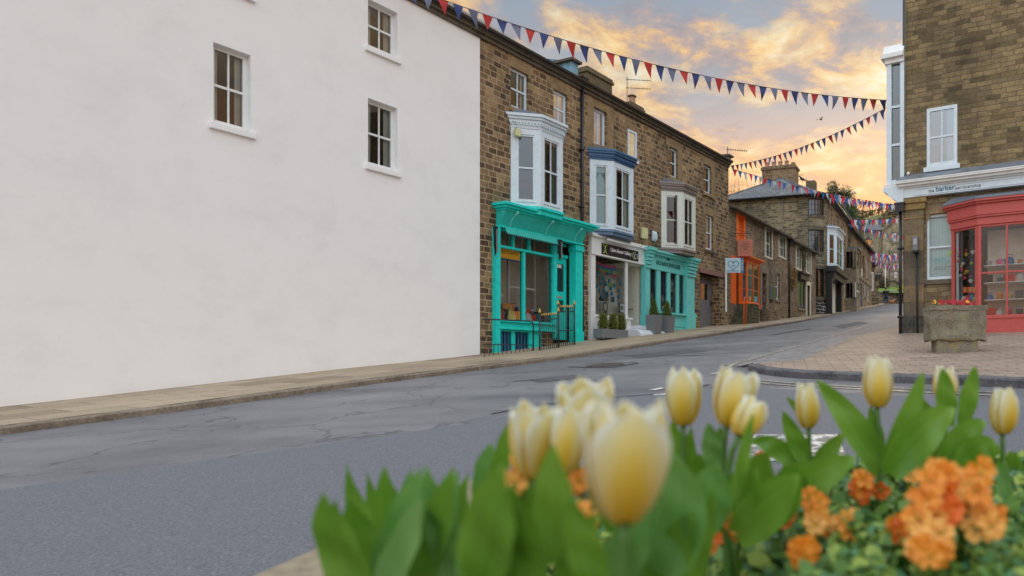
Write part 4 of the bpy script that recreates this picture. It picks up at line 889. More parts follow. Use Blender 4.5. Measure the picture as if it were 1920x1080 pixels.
# ================================================================== low cottages with the orange shop
Bx = -15.5 + .535 * 28.4 + 0.0
BF = Fac(Bx + .02, 28.42, .417, 1.0)
F4 = BF.sub(1366.5); b1 = F4.root('stone_cottage', 'low stone cottage with orange shop bay, purple door and white windows', 'house', 'low stone cottages')
ez = 6.55 - F4.bz; xe = F4.S(1478.5)
oc = F4.rect(1381, 1396, 397, 452); wa = F4.rect(1435, 1447, 427, 479); wb_ = F4.rect(1460.5, 1472.5, 441, 478.5); dp_ = F4.rect(1428.5, 1436.5, 511, 581); ws_ = F4.rect(1454.5, 1462, 511, 561)
od = (F4.S(1370.5), F4.S(1389), F4.Z(1371, 568), F4.Z(1371, 492)); ob = (F4.S(1391), F4.S(1426), F4.Z(1401, 566), F4.Z(1401, 492), .02)
wall(b1, 0, xe, -1.5, ez, [oc, wa, wb_, dp_, ws_, od, ob], [STB, INT], depth=6, room=1.6, rev=.16)
o_ = MB(); r = oc; o_.box(r[0] - .05, r[0] + .08, -.02, .17, r[2], r[3]).box(r[1] - .08, r[1] + .05, -.02, .17, r[2], r[3]).box(r[0] + .08, r[1] - .08, -.02, .17, r[3] - .1, r[3]).box(r[0] + .08, r[1] - .08, .10, .15, r[2], r[2] + .12).box(r[0] + .3, r[1] - .08, .11, .14, r[2], r[3] - .1)
oo = o_.build('loft_window', ORG, b1); MB().box(r[0] + .08, r[0] + .3, .12, .13, r[2] + .12, r[3] - .1).build('glass', GLM, oo)
for r in (wa, wb_): sash(b1, r, mat=CRM, nx=2, nz=2, y=.10, cas=.05, cur=('full', CRT, 1), sill=False); fm = MB().box(r[0] - .09, r[0], -.02, .1, r[2] - .08, r[3] + .08).box(r[1], r[1] + .09, -.02, .1, r[2] - .08, r[3] + .08).box(r[0], r[1], -.02, .1, r[3], r[3] + .08).box(r[0], r[1], -.02, .1, r[2] - .08, r[2]).build('window_surround', CRM, b1)
sash(b1, ws_, mat=WHT, nx=2, nz=2, y=.1, sillmat=DRSP); lintel(b1, ws_[0] - .2, ws_[1] + .2, ws_[3] + .002, .25, DRSP)
r = dp_; pd = MB().box(r[0], r[1], .14, .19, r[2], r[3]).build('door', DOORP, b1); MB().box(r[0] + .12, r[1] - .12, .125, .14, r[2] + .2, r[2] + .8).box(r[0] + .12, r[1] - .12, .125, .14, r[2] + 1.0, r[3] - .2).build('door_panel', DOORP, pd); MB().tube([(r[0] + .1, .1, r[2] + 1), (r[0] + .2, .1, r[2] + 1)], .02, 6).build('door_handle', BLK, pd)
MB().box(r[0] - .26, r[0] - .001, -.03, .02, r[2] - .1, r[3] + .0).box(r[1] + .001, r[1] + .26, -.03, .02, r[2] - .1, r[3]).box(r[0] - .3, r[1] + .3, -.035, .02, r[3] + .001, r[3] + .3).build('door_surround', DRSP, b1, bevel=.01)
MB().box(r[0] - .5, r[1] + .4, -.55, .14, r[2] - .9, r[2] - .01).build('doorstep', STB, b1, bevel=.03)
nx0, nx1 = F4.S(1446, .1), F4.S(1453.5, .1); MB().box(nx0, nx1, -.12, 0, F4.Z(1446, 561, .1), F4.Z(1446, 535, .1)).build('notice_case', GRY, b1, bevel=.01); MB().box(nx0 + .04, nx1 - .04, -.13, -.121, F4.Z(1446, 558, .1), F4.Z(1446, 538, .1)).build('notice_glass', GLM, b1)
# orange shop: door, bay, cornice, steps, rail
dg = MB(); r = od; dg.box(r[0], r[0] + (r[1] - r[0]) * .55, .02, .07, r[2], r[3]); dg.box(r[1] - .12, r[1], -.05, .07, r[2], r[3]); dg.box(r[0], r[1], -.05, .07, r[3] - .12, r[3] + .3); 
for i in range(4): dg.box(r[0] + .04 + i * .16, r[0] + .1 + i * .16, .0, .02, r[2], r[3] - .12)
ods = dg.build('shop_door', ORG, b1); MB().box(r[0] + .5, r[1] - .12, .06, .07, r[2], r[3] - .12).build('door_glass', GLM, ods)
px0 = F4.S(1391); P_ = .30
xL = F4.S(1401, P_); xR = F4.S(1424, P_); zt = F4.Z(1401, 486, P_); zb = F4.Z(1401, 569, P_); zc_ = F4.Z(1401, 480, P_)
bm_ = MB(); t = .07
for x in (xL, xR - t): bm_.box(x, x + t, -P_, -P_ + t, zb, zt)
bm_.box(xL + t, xR - t, -P_, -P_ + t, zt - .14, zt).box(xL + t, xR - t, -P_, -P_ + t, zb, zb + .12).box(xL, xL + t, -P_ + t, .0, zt - .14, zt).box(xL, xL + t, -P_ + t, 0, zb, zb + .12).box(xR - t, xR, -P_ + t, 0, zt - .14, zt).box(xR - t, xR, -P_ + t, 0, zb, zb + .12).box(xL, xL + t, -.07, 0, zb + .12, zt - .14)
xm_ = xL + (xR - xL) * .52; bm_.box(xm_ - .03, xm_ + .03, -P_ + .01, -P_ + .06, zb + .12, zt - .14); 
for k in range(1, 3): bm_.box(xL + t, xR - t, -P_ + .02, -P_ + .05, zb + (zt - zb) * k / 3 - .015, zb + (zt - zb) * k / 3 + .015); bm_.box(xL + .02, xL + .05, -P_ + t, -.07, zb + (zt - zb) * k / 3 - .015, zb + (zt - zb) * k / 3 + .015)
bm_.box(xL - .06, xR + .06, -P_ - .06, .02, zb - .12, zb - .002); bm_.box(xL - .08, xR + .08, -P_ - .1, .02, zb - .02 , zb - .001 + .02)
bay = bm_.build('shop_bay', ORG, b1, bevel=.005)
MB().box(xL - .08, xR + .1, -P_ - .1, .02, zt, zt + .07).box(xL - .16, xR + .18, -P_ - .2, .02, zt + .07, zt + .13).prismx([(-P_ - .18, zt + .13), (.0, zt + .13), (.0, zt + .28)], xL - .15, xR + .15).build('cornice', ORG, bay)
g = MB(); g.face([(xL + t, -P_ + .03, zb + .1), (xR - t, -P_ + .03, zb + .1), (xR - t, -P_ + .03, zt - .12), (xL + t, -P_ + .03, zt - .12)]); g.build('glass', GLS, bay, recalc=False); g = MB(); g.face([(xL + .03, -P_ + t, zb + .1), (xL + .03, -.05, zb + .1), (xL + .03, -.05, zt - .12), (xL + .03, -P_ + t, zt - .12)]); g.build('side_glass', GLS, bay, recalc=False)
MB().box(xL + .1, xR - .1, -.02, .01, zb, zt).build('bay_back', INTB, bay)
MB().box(F4.S(1402, .2), F4.S(1424, .2), -.22, -.0, -1, zb - .13).build('bay_plinth', STB, bay)
random.seed(11)
for i in range(6):
    x = xL + .2 + (xR - xL - .4) * i / 5; p = F4.W(x, -.14, zb + .13); good(p, random.uniform(.22, .4), names[i % 4], GM[(i * 3 + 1) % 8], GN[(i * 3 + 1) % 8] + ' ' + names[i % 4].replace('_', ' ') + ' inside the orange shop bay, ' + ORD[i] + ' from the left', 'gifts in the orange shop bay', 'shop goods')
st = MB(); gq = F4.W(F4.S(1382), -.7); gl_ = gz(gq.x, gq.y) - F4.bz + .1; n = 6; top_ = od[2]
for i in range(n): zz = gl_ + (top_ - gl_) * (i + 1) / n; st.box(F4.S(1371.5) + i * .13, F4.S(1371.5) + 1.35, -.72 + i * .002, .0, -.8, zz); st.box(F4.S(1371.5) + i * .13 - .025, F4.S(1371.5) + 1.3, -.74, .0, zz - .035, zz + .003)
st.build('steps', plainstone('mossy_step', [(.05, .05, .03), (.12, .12, .07), (.2, .18, .12)], 4), b1)
hrx = MB(); xr_ = F4.S(1395, .8); xr2 = F4.S(1399, .8); zr0 = gl_ - .2; zt_ = F4.Z(1397, 558, .8)
hrx.tube([(xr_, -.8, zr0), (xr_, -.8, zt_ - .1), (xr_ + (xr2 - xr_) * .2, -.8, zt_), (xr_ + (xr2 - xr_) * .8, -.8, zt_), (xr2, -.8, zt_ - .1), (xr2, -.8, zr0)], .022, 6); hrx.build('step_rail', ORG, b1)
def lowroof(root, fac, xe, ez):
    r_, g_ = pitched(root, -.02, xe, ez, ez + 1.35, 2.6, SLA, .28, th=.07); g_.build('gable', STB, root); MB().prismx([(2.45, ez + 1.37), (2.62, ez + 1.5), (2.8, ez + 1.37)], 0, xe).build('ridge', LED, root)
    sb = MB(); x = 0
    while x < xe - .05: w2 = min(random.uniform(.25, .5), xe - x); sb.box(x + .01, x + w2, -.3, .35, ez - .12 + random.uniform(0, .02), ez - .07 + random.uniform(0, .03)); x += w2
    sb.build('edge_slate', EAV, root)
lowroof(b1, F4, xe, ez)
downpipe(b1, xe - .05, -.07, F4.Z(1478, 601), ez - .15)
# brackets and wires on the front
wb = MB()
for (pa, ya, pb2, yb) in ((1420, 449, 1447, 451), (1430, 468, 1446, 476), (1443, 490, 1456, 488), (1368, 443, 1398, 442)):
    x = F4.S(pa); wb.tube([(x, 0, F4.Z(pa, ya)), (F4.S(pb2, .5), -.5, F4.Z(pb2, yb, .5))], .012, 4)
wb.build('wall_wire', BLK, b1)
F5 = BF.sub(1479); b2 = F5.root('stone_cottage', 'stone cottage with dark shopfront, cream door frame and ochre creeper', 'house', 'low stone cottages')
ez2 = 6.5 - F5.bz; xe = F5.S(1529.5)
wc = F5.rect(1493, 1501.5, 459, 502); wd = F5.rect(1512, 1520, 469, 510); sh = F5.rect(1497, 1509, 524, 577); dc = F5.rect(1512.5, 1518, 534, 593)
wall(b2, 0, xe, -1.5, ez2, [wc, wd, sh, dc], [STB, INT], depth=6, room=1.6)
for r in (wc, wd): sash(b2, r, mat=CRM, nx=2, nz=2, y=.08, cur=('full', CRT, 1), sill=False); MB().box(r[0] - .1, r[0], -.02, .08, r[2] - .08, r[3] + .08).box(r[1], r[1] + .1, -.02, .08, r[2] - .08, r[3] + .08).box(r[0], r[1], -.02, .08, r[3], r[3] + .08).box(r[0], r[1], -.02, .08, r[2] - .08, r[2]).build('window_surround', CRM, b2)
sash(b2, sh, mat=SGN, nx=2, nz=1, rail=False, y=.02, glass=GLM, sillmat=DRSP); MB().box(sh[0] - .15, sh[1] + .15, -.2, .01, sh[3] + .02, sh[3] + .32).box(sh[0] - .22, sh[1] + .22, -.32, .01, sh[3] + .32, sh[3] + .42).build('shop_cornice', SGN, b2)
MB().box(dc[0] - .16, dc[0], -.04, .08, dc[2], dc[3] + .2).box(dc[1], dc[1] + .16, -.04, .08, dc[2], dc[3] + .2).box(dc[0], dc[1], -.04, .08, dc[3], dc[3] + .2).build('door_frame', CRM, b2); dd = MB().box(dc[0], dc[1], .09, .13, dc[2], dc[3]).build('door', SGN, b2); MB().box(dc[0] + .1, dc[1] - .1, .08, .09, dc[2] + .9, dc[3] - .15).build('door_glass', GLM, dd)
MB().box(dc[0] - .3, dc[1] + .4, -.35, .05, dc[2] - .5, dc[2]).build('doorstep', EAV, b2)
lowroof(b2, F5, xe, ez2)
def creeper(fac, pl, pr, pt, pb, n, mats, label, seed=2):
    rnd = random.Random(seed); mb = MB(); x0, x1, z0, z1 = fac.rect(pl, pr, pt, pb, .05); cx, cz = (x0 + x1) / 2, (z0 + z1) / 2
    for s in range(5):
        x = x0 + (x1 - x0) * (s + .5) / 5; mb.tube([(cx, -.02, z0 - .3), (x, -.03, (z0 + z1) / 2), (x + rnd.uniform(-.1, .1), -.03, z1)], .012, 4, 2)
    for i in range(n):
        c = Vector((rnd.uniform(x0, x1) + rnd.gauss(0, .05), -rnd.uniform(.02, .14), rnd.uniform(z0, z1) + rnd.gauss(0, .05))); s = rnd.uniform(.04, .09); u = Vector((rnd.uniform(-1, 1), rnd.uniform(-.4, .4), rnd.uniform(-1, 1))).normalized(); v = u.cross(Vector((rnd.uniform(-.5, .5), 1, rnd.uniform(-.5, .5)))).normalized()
        mb.face([c - u * s, c + v * s * .6, c + u * s, c - v * s * .6], 0 if rnd.random() < .7 else 1)
    o = mb.build('creeper', mats, None, (fac.X, fac.Y, fac.bz), (0, 0, math.atan2(fac.s, fac.c)), recalc=False); return tag(o, label, 'climbing plant')
OC1 = leafmat('ochre_leaf', (.25, .14, .02), (.45, .28, .04)); OC2 = leafmat('ochre_leaf_dark', (.10, .07, .02), (.2, .12, .03)); GN1 = leafmat('creeper_green', (.05, .10, .03), (.12, .2, .06)); 
creeper(F5, 1481, 1492, 499, 535, 260, [OC1, OC2, BRN], 'ochre dried creeper on the cottage wall beside the black downpipe'); creeper(F5, 1503, 1510.5, 466, 496, 200, [GN1, OC2, BRN], 'green creeper between the two cream windows of the far cottage', 4)
# hanging signs
p = F4.W(F4.S(1380.5, .0), -0.0); xs0 = F4.S(1381)
hs = empty('hanging_sign', F4.W(F4.S(1396, .0) * 0 + F4.S(1381, .05), -.1, F4.Z(1381, 464, .1)), 0, 'square terracotta hanging sign with an oval of lettering above the orange bay', 'sign')
HH = F4.Z(1381, 448, .1) - F4.Z(1381, 480, .1); WW = .64
MB().box(0, WW, -.03, .03, -HH / 2, HH / 2).build('board', ORB, hs, bevel=.008)
lb = MB(); lb.tube([(WW / 2 + .25 * math.cos(t), -.033, .04 + .23 * math.sin(t)) for t in [k * .3 for k in range(22)]], .006, 4); lb.build('oval', BRN, hs)
ln_ = MB()
for dz_, wd2 in ((.13, .22), (.07, .34), (.01, .38), (-.05, .30), (-.11, .16)): ln_.box(WW / 2 - wd2 / 2, WW / 2 + wd2 / 2, -.033, -.031, .04 + dz_ - .012, .04 + dz_ + .012)
ln_.build('worn_lettering', BRN, hs)
MB().tube([(-.1, 0, HH / 2 + .25), (WW + .1, 0, HH / 2 + .25)], .015, 5).tube([(-.1, 0, HH / 2 + .45), (WW * .7, 0, HH / 2 + .26)], .01, 5).tube([(.1, 0, HH / 2), (.1, 0, HH / 2 + .25)], .008, 4).tube([(WW - .1, 0, HH / 2), (WW - .1, 0, HH / 2 + .25)], .008, 4).build('bracket', BLK, hs)
# for-sale board on a post fixed to the passage corner
sp_ = F3.S(1361.5, .3); pz0 = F3.Z(1361.5, 585, .3); pz1 = F3.Z(1361.5, 484, .3)
fs = empty('for_sale_board', F3.W(sp_, -.3, pz0), 0, 'pale blue for-sale board with a heart outline on a white post', 'sign')
h_ = pz1 - pz0; MB().box(-.035, .035, -.03, .03, 0, h_).build('post', WHT, fs, bevel=.005); MB().box(-.05, -.02, .03, .3, h_ * .1, h_ * .1 + .04).box(-.05, -.02, .03, .3, h_ * .6, h_ * .6 + .04).build('wall_bracket', BLK, fs)
sc_ = (F3.Yd(1375, .3)) / FP; bw_ = 26.5 * sc_; bh_ = 27 * sc_
SKY_ = paint('sign_pale_blue', (.50, .66, .74), .4, .05); TEAL = paint('heart_teal', (.01, .17, .28), .4, .05)
bd = MB().box(-.02, bw_, -.045, -.031, h_ - bh_, h_).build('board', SKY_, fs)
hp = [(16 * math.sin(t) ** 3, 13 * math.cos(t) - 5 * math.cos(2 * t) - 2 * math.cos(3 * t) - math.cos(4 * t)) for t in [k * .157 for k in range(41)]]
MB().tube([(bw_ / 2 + a * .0135, -.05, h_ - bh_ * .47 + b * .0135) for a, b in hp], .014, 5).build('heart_outline', TEAL, bd)
text('lettering', 'NC', .09, TEAL, bd, on_wall(bw_ / 2, -.046, h_ - bh_ * .36), .001); hm = MB(); arc(hm, bw_ / 2 - .045, h_ - bh_ * .52, .03, 0, 6.28, -.048, .006); arc(hm, bw_ / 2 + .045, h_ - bh_ * .52, .03, 0, 6.28, -.048, .006); arc(hm, bw_ / 2, h_ - bh_ * .56, .03, 0, 6.28, -.048, .006); hm.build('emblem', TEAL, bd)
MB().box(.02, bw_ - .04, -.047, -.046, h_ - bh_ * .88, h_ - bh_ * .85).box(.04, bw_ - .06, -.047, -.046, h_ - bh_ * .95, h_ - bh_ * .93).build('small_print', TEAL, bd)
sl2 = MB().box(bw_ + .01, bw_ + .13, -.045, -.031, h_ - bh_ * 1.02, h_ + .0).build('side_strip', TEAL, fs)
text('lettering', 'FOR SALE', .10, LTW, sl2, Matrix.Translation((bw_ + .07, -.047, h_ - bh_ * .5)) @ FRONT @ Matrix.Rotation(R(90), 4, 'Z'), .001, None)

# ================================================================== corner house with the rounded front
CXc, CYc = 5.38, 41.5; cd = Vector((.31, .951)); cl = Vector((-.951, .31))
CF = Fac(CXc, CYc, cd.x, cd.y); c1 = CF.root('corner_house', 'three-storey stone corner house with rounded corner, barred curved windows and slate roof', 'house')
RD = 1.15; LEN = 9.2; DEP = 7.0; bz = CF.bz; ezc = 10.25 - bz
def cpath():
    """plan of the front: side wall, rounded corner, street front; local x,y with arc length"""
    pts = [(0, DEP)]; n = 12
    pts += [(RD - RD * math.cos(a), RD - RD * math.sin(a)) for a in [math.pi / 2 * i / n for i in range(n + 1)]]
    pts += [(LEN, 0)]; return pts
cp = cpath(); cz_ = lambda py: (HY - py) / FP * (CYc + .6) - bz
bands = [(-1.5, cz_(557)), (cz_(557), cz_(505)), (cz_(505), cz_(473)), (cz_(473), cz_(432)), (cz_(432), cz_(405)), (cz_(405), cz_(374)), (cz_(374), ezc)]
mb = MB(); gcv = MB()
def isopen(i, band): return 2 <= i <= 8 and band in (1, 3, 5)
segs = list(zip(cp, cp[1:])); ws_open = {}
opsC = [CF.rect(1556.5, 1559.5, 389, 425), CF.rect(1567, 1570.5, 402, 440), CF.rect(1581, 1584.5, 420, 452), CF.rect(1579.5, 1584, 462, 500), CF.rect(1574, 1577, 530, 562), CF.rect(1583, 1586, 524, 560), CF.rect(1569, 1572, 524, 575)]
oriC = (CF.S(1551), .5, CF.S(1569), cz_(497), cz_(432))
for i, (p, q) in enumerate(segs):
    if i == len(segs) - 1: continue
    for bi, (za, zb) in enumerate(bands):
        if isopen(i, bi): continue
        mb.face([(*q, za), (*p, za), (*p, zb), (*q, zb)][::-1], 0)
mb.build('wall', [STC], c1, recalc=False)
wo_ = [o for o in opsC] + [(oriC[0] + .08, oriC[2] - .08, oriC[3] + .1, oriC[4] - .1, 0), (CF.S(1553), CF.S(1565), cz_(583), cz_(522), .05)]
wall(c1, RD, LEN, -1.5, ezc, wo_, [STA, INT], depth=DEP, room=1.4, back=False, name='street_wall')
for i, r in enumerate(opsC): sash(c1, r, mat=WHT if i != 6 else WHT, nx=1, nz=2, y=.08, cas=.07, cur=('full', CRT, 1) if i in (0, 2) else None, sillmat=DRSP); lintel(c1, r[0] - .15, r[1] + .15, r[3] + .002, .22, DRSP)
for bi in (1, 3, 5):          # curved barred windows
    za, zb = bands[bi]; fr = MB(); gm_ = MB(); A0_, A1_ = 2 - 1, 12 - 1; n = 12
    ang = lambda i: math.pi / 2 * i / n
    P_ = lambda a, r: (RD - r * math.cos(a), RD - r * math.sin(a))
    for k in range(6):
        a = ang(1 + 7 * k / 5); b_ = MB(); w = .05 if k in (0, 5) else .016
        c = P_(a, RD - .05); fr.M = Matrix.Translation((c[0], c[1], 0)) @ Matrix.Rotation(a - math.pi / 2 + math.pi / 2 * 0, 4, 'Z'); fr.box(-w, w, -.03, .03, za, zb); fr.M = None
    nz_ = 4 if bi != 5 else 3
    for k in range(nz_ + 1):
        z = za + (zb - za) * k / nz_; h2 = .04 if k in (0, nz_) else .016; z = min(max(z, za + h2), zb - h2)
        fr.tube([(*P_(ang(1 + 7 * j / 7), RD - .05), z) for j in range(8)], h2, 4)
    for j in range(7):
        p = P_(ang(1 + j), RD - .06); q = P_(ang(2 + j), RD - .06); gm_.face([(*p, za), (*q, za), (*q, zb), (*p, zb)], 0, True)
    o = fr.build('curved_window', BLK if bi == 1 else paint('dark_frame_%d' % bi, (.03, .04, .045), .5, .2), c1); gm_.build('glass', GLM if bi == 1 else GL, o, recalc=False)
    bk = MB()
    for j in range(7):
        p = P_(ang(1 + j), RD - .22); q = P_(ang(2 + j), RD - .35); bk.face([(*p, za - .1), (*q, za - .1), (*q, zb + .1), (*p, zb + .1)])
    bk.build('curtain', WHB if bi != 1 else INTC, o, recalc=False)
    for z, hh in ((za, -.16), (zb, .2)):
        lm = MB(); pts_o = [P_(ang(.6 + 7.8 * j / 12), RD + .04) for j in range(13)]; pts_i = [P_(ang(.6 + 7.8 * j / 12), RD - .12) for j in range(13)]
        for j in range(12):
            z0, z1 = sorted((z, z + hh)); lm.prism([pts_i[j], pts_i[j + 1], pts_o[j + 1], pts_o[j]], z0, z1)
        lm.build('curved_lintel' if hh > 0 else 'curved_sill', EAV, o)
oriel(c1, *oriC, WHB, WHB, BLK, LED, base=.15, cor=.3, oh=.18, dent=False)
# black shop cornice with planter, cream door
MB().box(CF.S(1548), CF.S(1572), -.7, .0, cz_(510), cz_(500)).box(CF.S(1549), CF.S(1571), -.5, 0, cz_(521), cz_(510)).box(CF.S(1549), CF.S(1550.5), -.35, 0, -.8, cz_(521)).box(CF.S(1568), CF.S(1570), -.35, 0, -.8, cz_(521)).build('shop_cornice', BLK, c1)
r = wo_[-1]; dd = MB().box(r[0], r[0] + .5, .06, .1, r[2], r[3]).box(r[1] - .12, r[1], -.02, .1, r[2], r[3]).build('door_frame', WHT, c1); MB().box(r[0] + .5, r[1] - .12, .07, .09, r[2], r[3]).build('door', CRM, c1)
st_ = MB()                       # stallriser with white painted lettering and a bicycle
for j in range(1, 12):
    p = P_(ang(j - .5), RD + .012); q = P_(ang(j + .5), RD + .012); st_.face([(*p, -.3), (*q, -.3), (*q, bands[0][1] - .2), (*p, bands[0][1] - .2)])
pn = st_.build('painted_panel', SGN, c1, recalc=False)
wr = MB(); rr_ = random.Random(4)
for row in range(4):
    zz = bands[0][1] - .38 - row * .19
    for j in range(9):
        a0_ = 2 + j * .95; sgl = [(*P_(ang(a0_ + .35 * k), RD + .03), zz + rr_.uniform(-.055, .055)) for k in range(3)]
        wr.tube(sgl, .013, 4)
    wr.build('painted_lettering', LTW, pn); wr = MB()
by = MB()
for a0_ in (8.2, 10.2): by.tube([(*P_(ang(a0_ + .7 * math.cos(t)), RD + .03), bands[0][1] - .72 + .13 * math.sin(t)) for t in [k * .5 for k in range(14)]], .012, 4)
by.build('painted_bicycle', LTW, pn)
# roof: hipped, ridge up the street
ov = .3; zr = 12.35 - bz; k1 = (LEN + ov, DEP / 2, zr); k0 = (3.2, DEP / 2, zr); e = ezc - .02
rb = MB(); Pn = [(-ov, DEP + ov, e), (-ov, .45, e), (-.1, -.05 , e), (.45, -ov, e), (LEN + .05, -ov, e), (LEN + .05, DEP + ov, e)]
for q in ([Pn[0], Pn[1], k0], [Pn[1], Pn[2], k0], [Pn[2], Pn[3], k0], [Pn[3], Pn[4], k1, k0], [Pn[4], Pn[5], k1], [Pn[5], Pn[0], k0, k1]): rb.face(q)
rb.face(Pn[::-1]); rb.build('roof', SLC, c1)
gt = MB(); gt.tube([(-ov, DEP + ov, e + .02), (-ov, .45, e + .02), (-.1, -.05, e + .02), (.45, -ov, e + .02), (LEN, -ov, e + .02)], .07, 6); gt.build('gutter', BLK, c1); MB().tube([(-.06, 2.6, e), (-.06, 2.6, e - 1.2)], .03, 5).build('vent_pipe', GRY, c1)
hp_ = MB(); hp_.tube([Pn[1], k0, (k0[0], k0[1], k0[2])], .06, 5); hp_.tube([Pn[0], k0], .06, 5); hp_.tube([k0, k1], .07, 5); hp_.build('ridge', SLC, c1)
# big stack with pots, square on to the side wall
def cpos(px, py, Y): v = at(px, py, Y); d = v - Vector((CF.X, CF.Y, 0)); return (d.x * CF.c + d.y * CF.s, -d.x * CF.s + d.y * CF.c, v.z - bz)
ch0 = cpos(1491, 307, 46.0); ch1 = cpos(1431, 307, 47.0)
cc = MB().box(ch0[0], ch0[0] + 1.0, ch0[1], ch1[1], zr - 1.4, ch0[2] - .25).box(ch0[0] - .08, ch0[0] + 1.08, ch0[1] - .08, ch1[1] + .08, ch0[2] - .25, ch0[2] - .1).box(ch0[0], ch0[0] + 1, ch0[1], ch1[1], ch0[2] - .1, ch0[2]).build('chimney', STB, c1)
for i in range(5): pb = MB(); pot(pb, ch0[0] + .5, ch0[1] + .25 + (ch1[1] - ch0[1] - .5) * i / 4, ch0[2], .42 if i else .25, .16); pb.build('chimney_pot', POT, cc)
sg = empty('gull', at(1504.5, 338.5, 47), R(200), 'small dark bird perched on the roof ridge right of the big chimney', 'bird')
def birdmesh():
    b = MB(); b.tube([(-.28, 0, .0), (-.15, 0, .05), (0, 0, .10), (.12, 0, .16), (.17, 0, .25), (.22, 0, .27), (.30, 0, .25)], [.01, .06, .1, .09, .05, .055, .008], 8); return b
birdmesh().build('body', paint('bird_dark', (.05, .05, .05), .7, .2), sg); MB().tube([(0, -.03, 0), (0, -.03, -.12)], .01, 4).tube([(0, .03, 0), (0, .03, -.12)], .01, 4).build('leg', BLK, sg); MB().box(-.35, .35, -.2, .2, -.5, -.12).build('perch_stone', CHM, sg) if False else None
MB().box(ch0[0] + .2, ch0[0] + .9, ch0[1] - 1.3, ch0[1] - .7, zr - .8, cpos(1504, 343, 46.5)[2]).build('small_chimney', CHM, c1)
fb_ = empty('flying_bird', at(1539, 224, 60), R(30), 'tiny dark bird flying in the sky between the bunting strings', 'bird'); bb_ = MB(); bb_.tube([(-.2, 0, 0), (0, 0, 0), (.22, 0, 0)], [.01, .06, .01], 6); bb_.build('body', SGN, fb_); bb_ = MB()
for s_ in (-1, 1): bb_.face([(.05, 0, .02), (-.08, 0, .02), (-.12, s_ * .3, .12), (.0, s_ * .32, .14)]); bb_.face([(-.12, s_ * .3, .12), (.0, s_ * .32, .14), (-.12, s_ * .6, .04)])
bb_.build('wing', SGN, fb_, recalc=False)
aerial(CF.W(6.0, 3.4, zr - .1), 1.2, 6, R(20), 'television aerial beyond the corner house chimney', .8, 2); aerial(CF.W(8.6, 3.0, zr - .4), 1.7, 6, R(60), 'tall thin television aerial by the evergreen tree', .7, 2); aerial(at(1552, 395, 49), 1.6, 5, R(10), 'bare aerial mast above the street end of the corner house', .5, 1)

# ================================================================== next house: gable, two-storey stone bay, bracket lantern
DF = Fac(8.36, 50.55, .344, 1.0); d1_ = DF.root('stone_house', 'stone house with a two-storey square bay and red-brown windows further up the street', 'house')
ezd = 10.1 - DF.bz; Ld = DF.S(1634)
opd = [DF.rect(1612, 1615, 470, 505), DF.rect(1617.5, 1621, 478, 512), DF.rect(1625, 1628, 484, 520), DF.rect(1612.5, 1616.5, 530, 574), DF.rect(1621, 1624, 528, 556), DF.rect(1627, 1630, 535, 566)]
wall(d1_, 0, Ld, -1.5, ezd, opd, [STD, INT], depth=7, room=1.5)
for i, r in enumerate(opd):
    if i == 3: o = MB().box(r[0], r[1], .08, .13, r[2], r[3]).build('door', NAV, d1_); MB().box(r[0] + .15, r[1] - .15, .07, .08, r[2] + 1, r[3] - .2).build('door_glass', GLM, o); continue
    sash(d1_, r, mat=paint('redbrown_frame', (.20, .07, .04), .5, .2) if i < 2 else WHT, nx=1, nz=2, y=.08, cas=.07, sillmat=DRSP)
MB().box(0, Ld, -.06, .0, DF.Z(1609, 520), DF.Z(1609, 516)).build('string_course', DRSP, d1_)
xb0, xb1 = .12, DF.S(1606, .75); zz = [DF.Z(1597, p, .75) for p in (582, 553, 524, 514, 494, 462, 457)]
bq = MB(); bq.box(xb0, xb1, -.75, 0, -1, zz[1]).box(xb0, xb1, -.75, 0, zz[2], zz[4]).box(xb0, xb1, -.75, 0, zz[5], zz[6])
for za, zb in ((zz[1], zz[2]), (zz[4], zz[5])): bq.box(xb0, xb0 + .22, -.75, -.5, za, zb).box(xb1 - .22, xb1, -.75, -.5, za, zb).box(xb0, xb0 + .2, -.2, 0, za, zb).box(xb0, xb1, -.3, -.25, za, zb, 1)
bqo = bq.build('square_bay', [DRSP, INT], d1_); MB().box(xb0 - .12, xb1 + .12, -.9, .0, zz[6], zz[6] + .14).build('bay_roof', LED, bqo)
for za, zb in ((zz[1], zz[2]), (zz[4], zz[5])):
    zm = (za + zb) / 2; w = MB().box(xb0 + .22, xb1 - .22, -.72, -.68, zm - .04, zm + .04).box(xb0 + .22, xb0 + .3, -.72, -.68, za, zb).box(xb1 - .3, xb1 - .22, -.72, -.68, za, zb).box(xb0 + .04, xb0 + .08, -.5, -.2, zm - .04, zm + .04).build('window_frame', BRN if za > zz[3] else WHT, bqo); MB().box(xb0 + .22, xb1 - .22, -.70, -.69, za, zb).box(xb0 + .05, xb0 + .06, -.5, -.2, za, zb).build('glass', GLM, w); MB().box(xb0 + .1, xb1 - .05, -.62, -.6, za, zb).build('curtain', CRD, w)
r_, g_ = pitched(d1_, -.05, Ld, ezd, ezd + 1.75, 3.4, SLA, .3, th=.09); g_.build('gable', STD, d1_); downpipe(d1_, .05, -.08, -.3, ezd + .3); gutter(d1_, 0, Ld, ezd - .1, BLK, -.3, .08)
chimney(d1_, Ld - 1.3, Ld - .4, 1.0, 2.0, ezd + .6, ezd + 2.1, CHM, 2)
sgm = DF.W(DF.S(1609.5), -.25, DF.Z(1609.5, 511)); MB().box(-.2, .2, -.02, .02, -.3, .3).build('wall_sign', CRM, d1_, (DF.S(1609), -.3, DF.Z(1609, 511)))
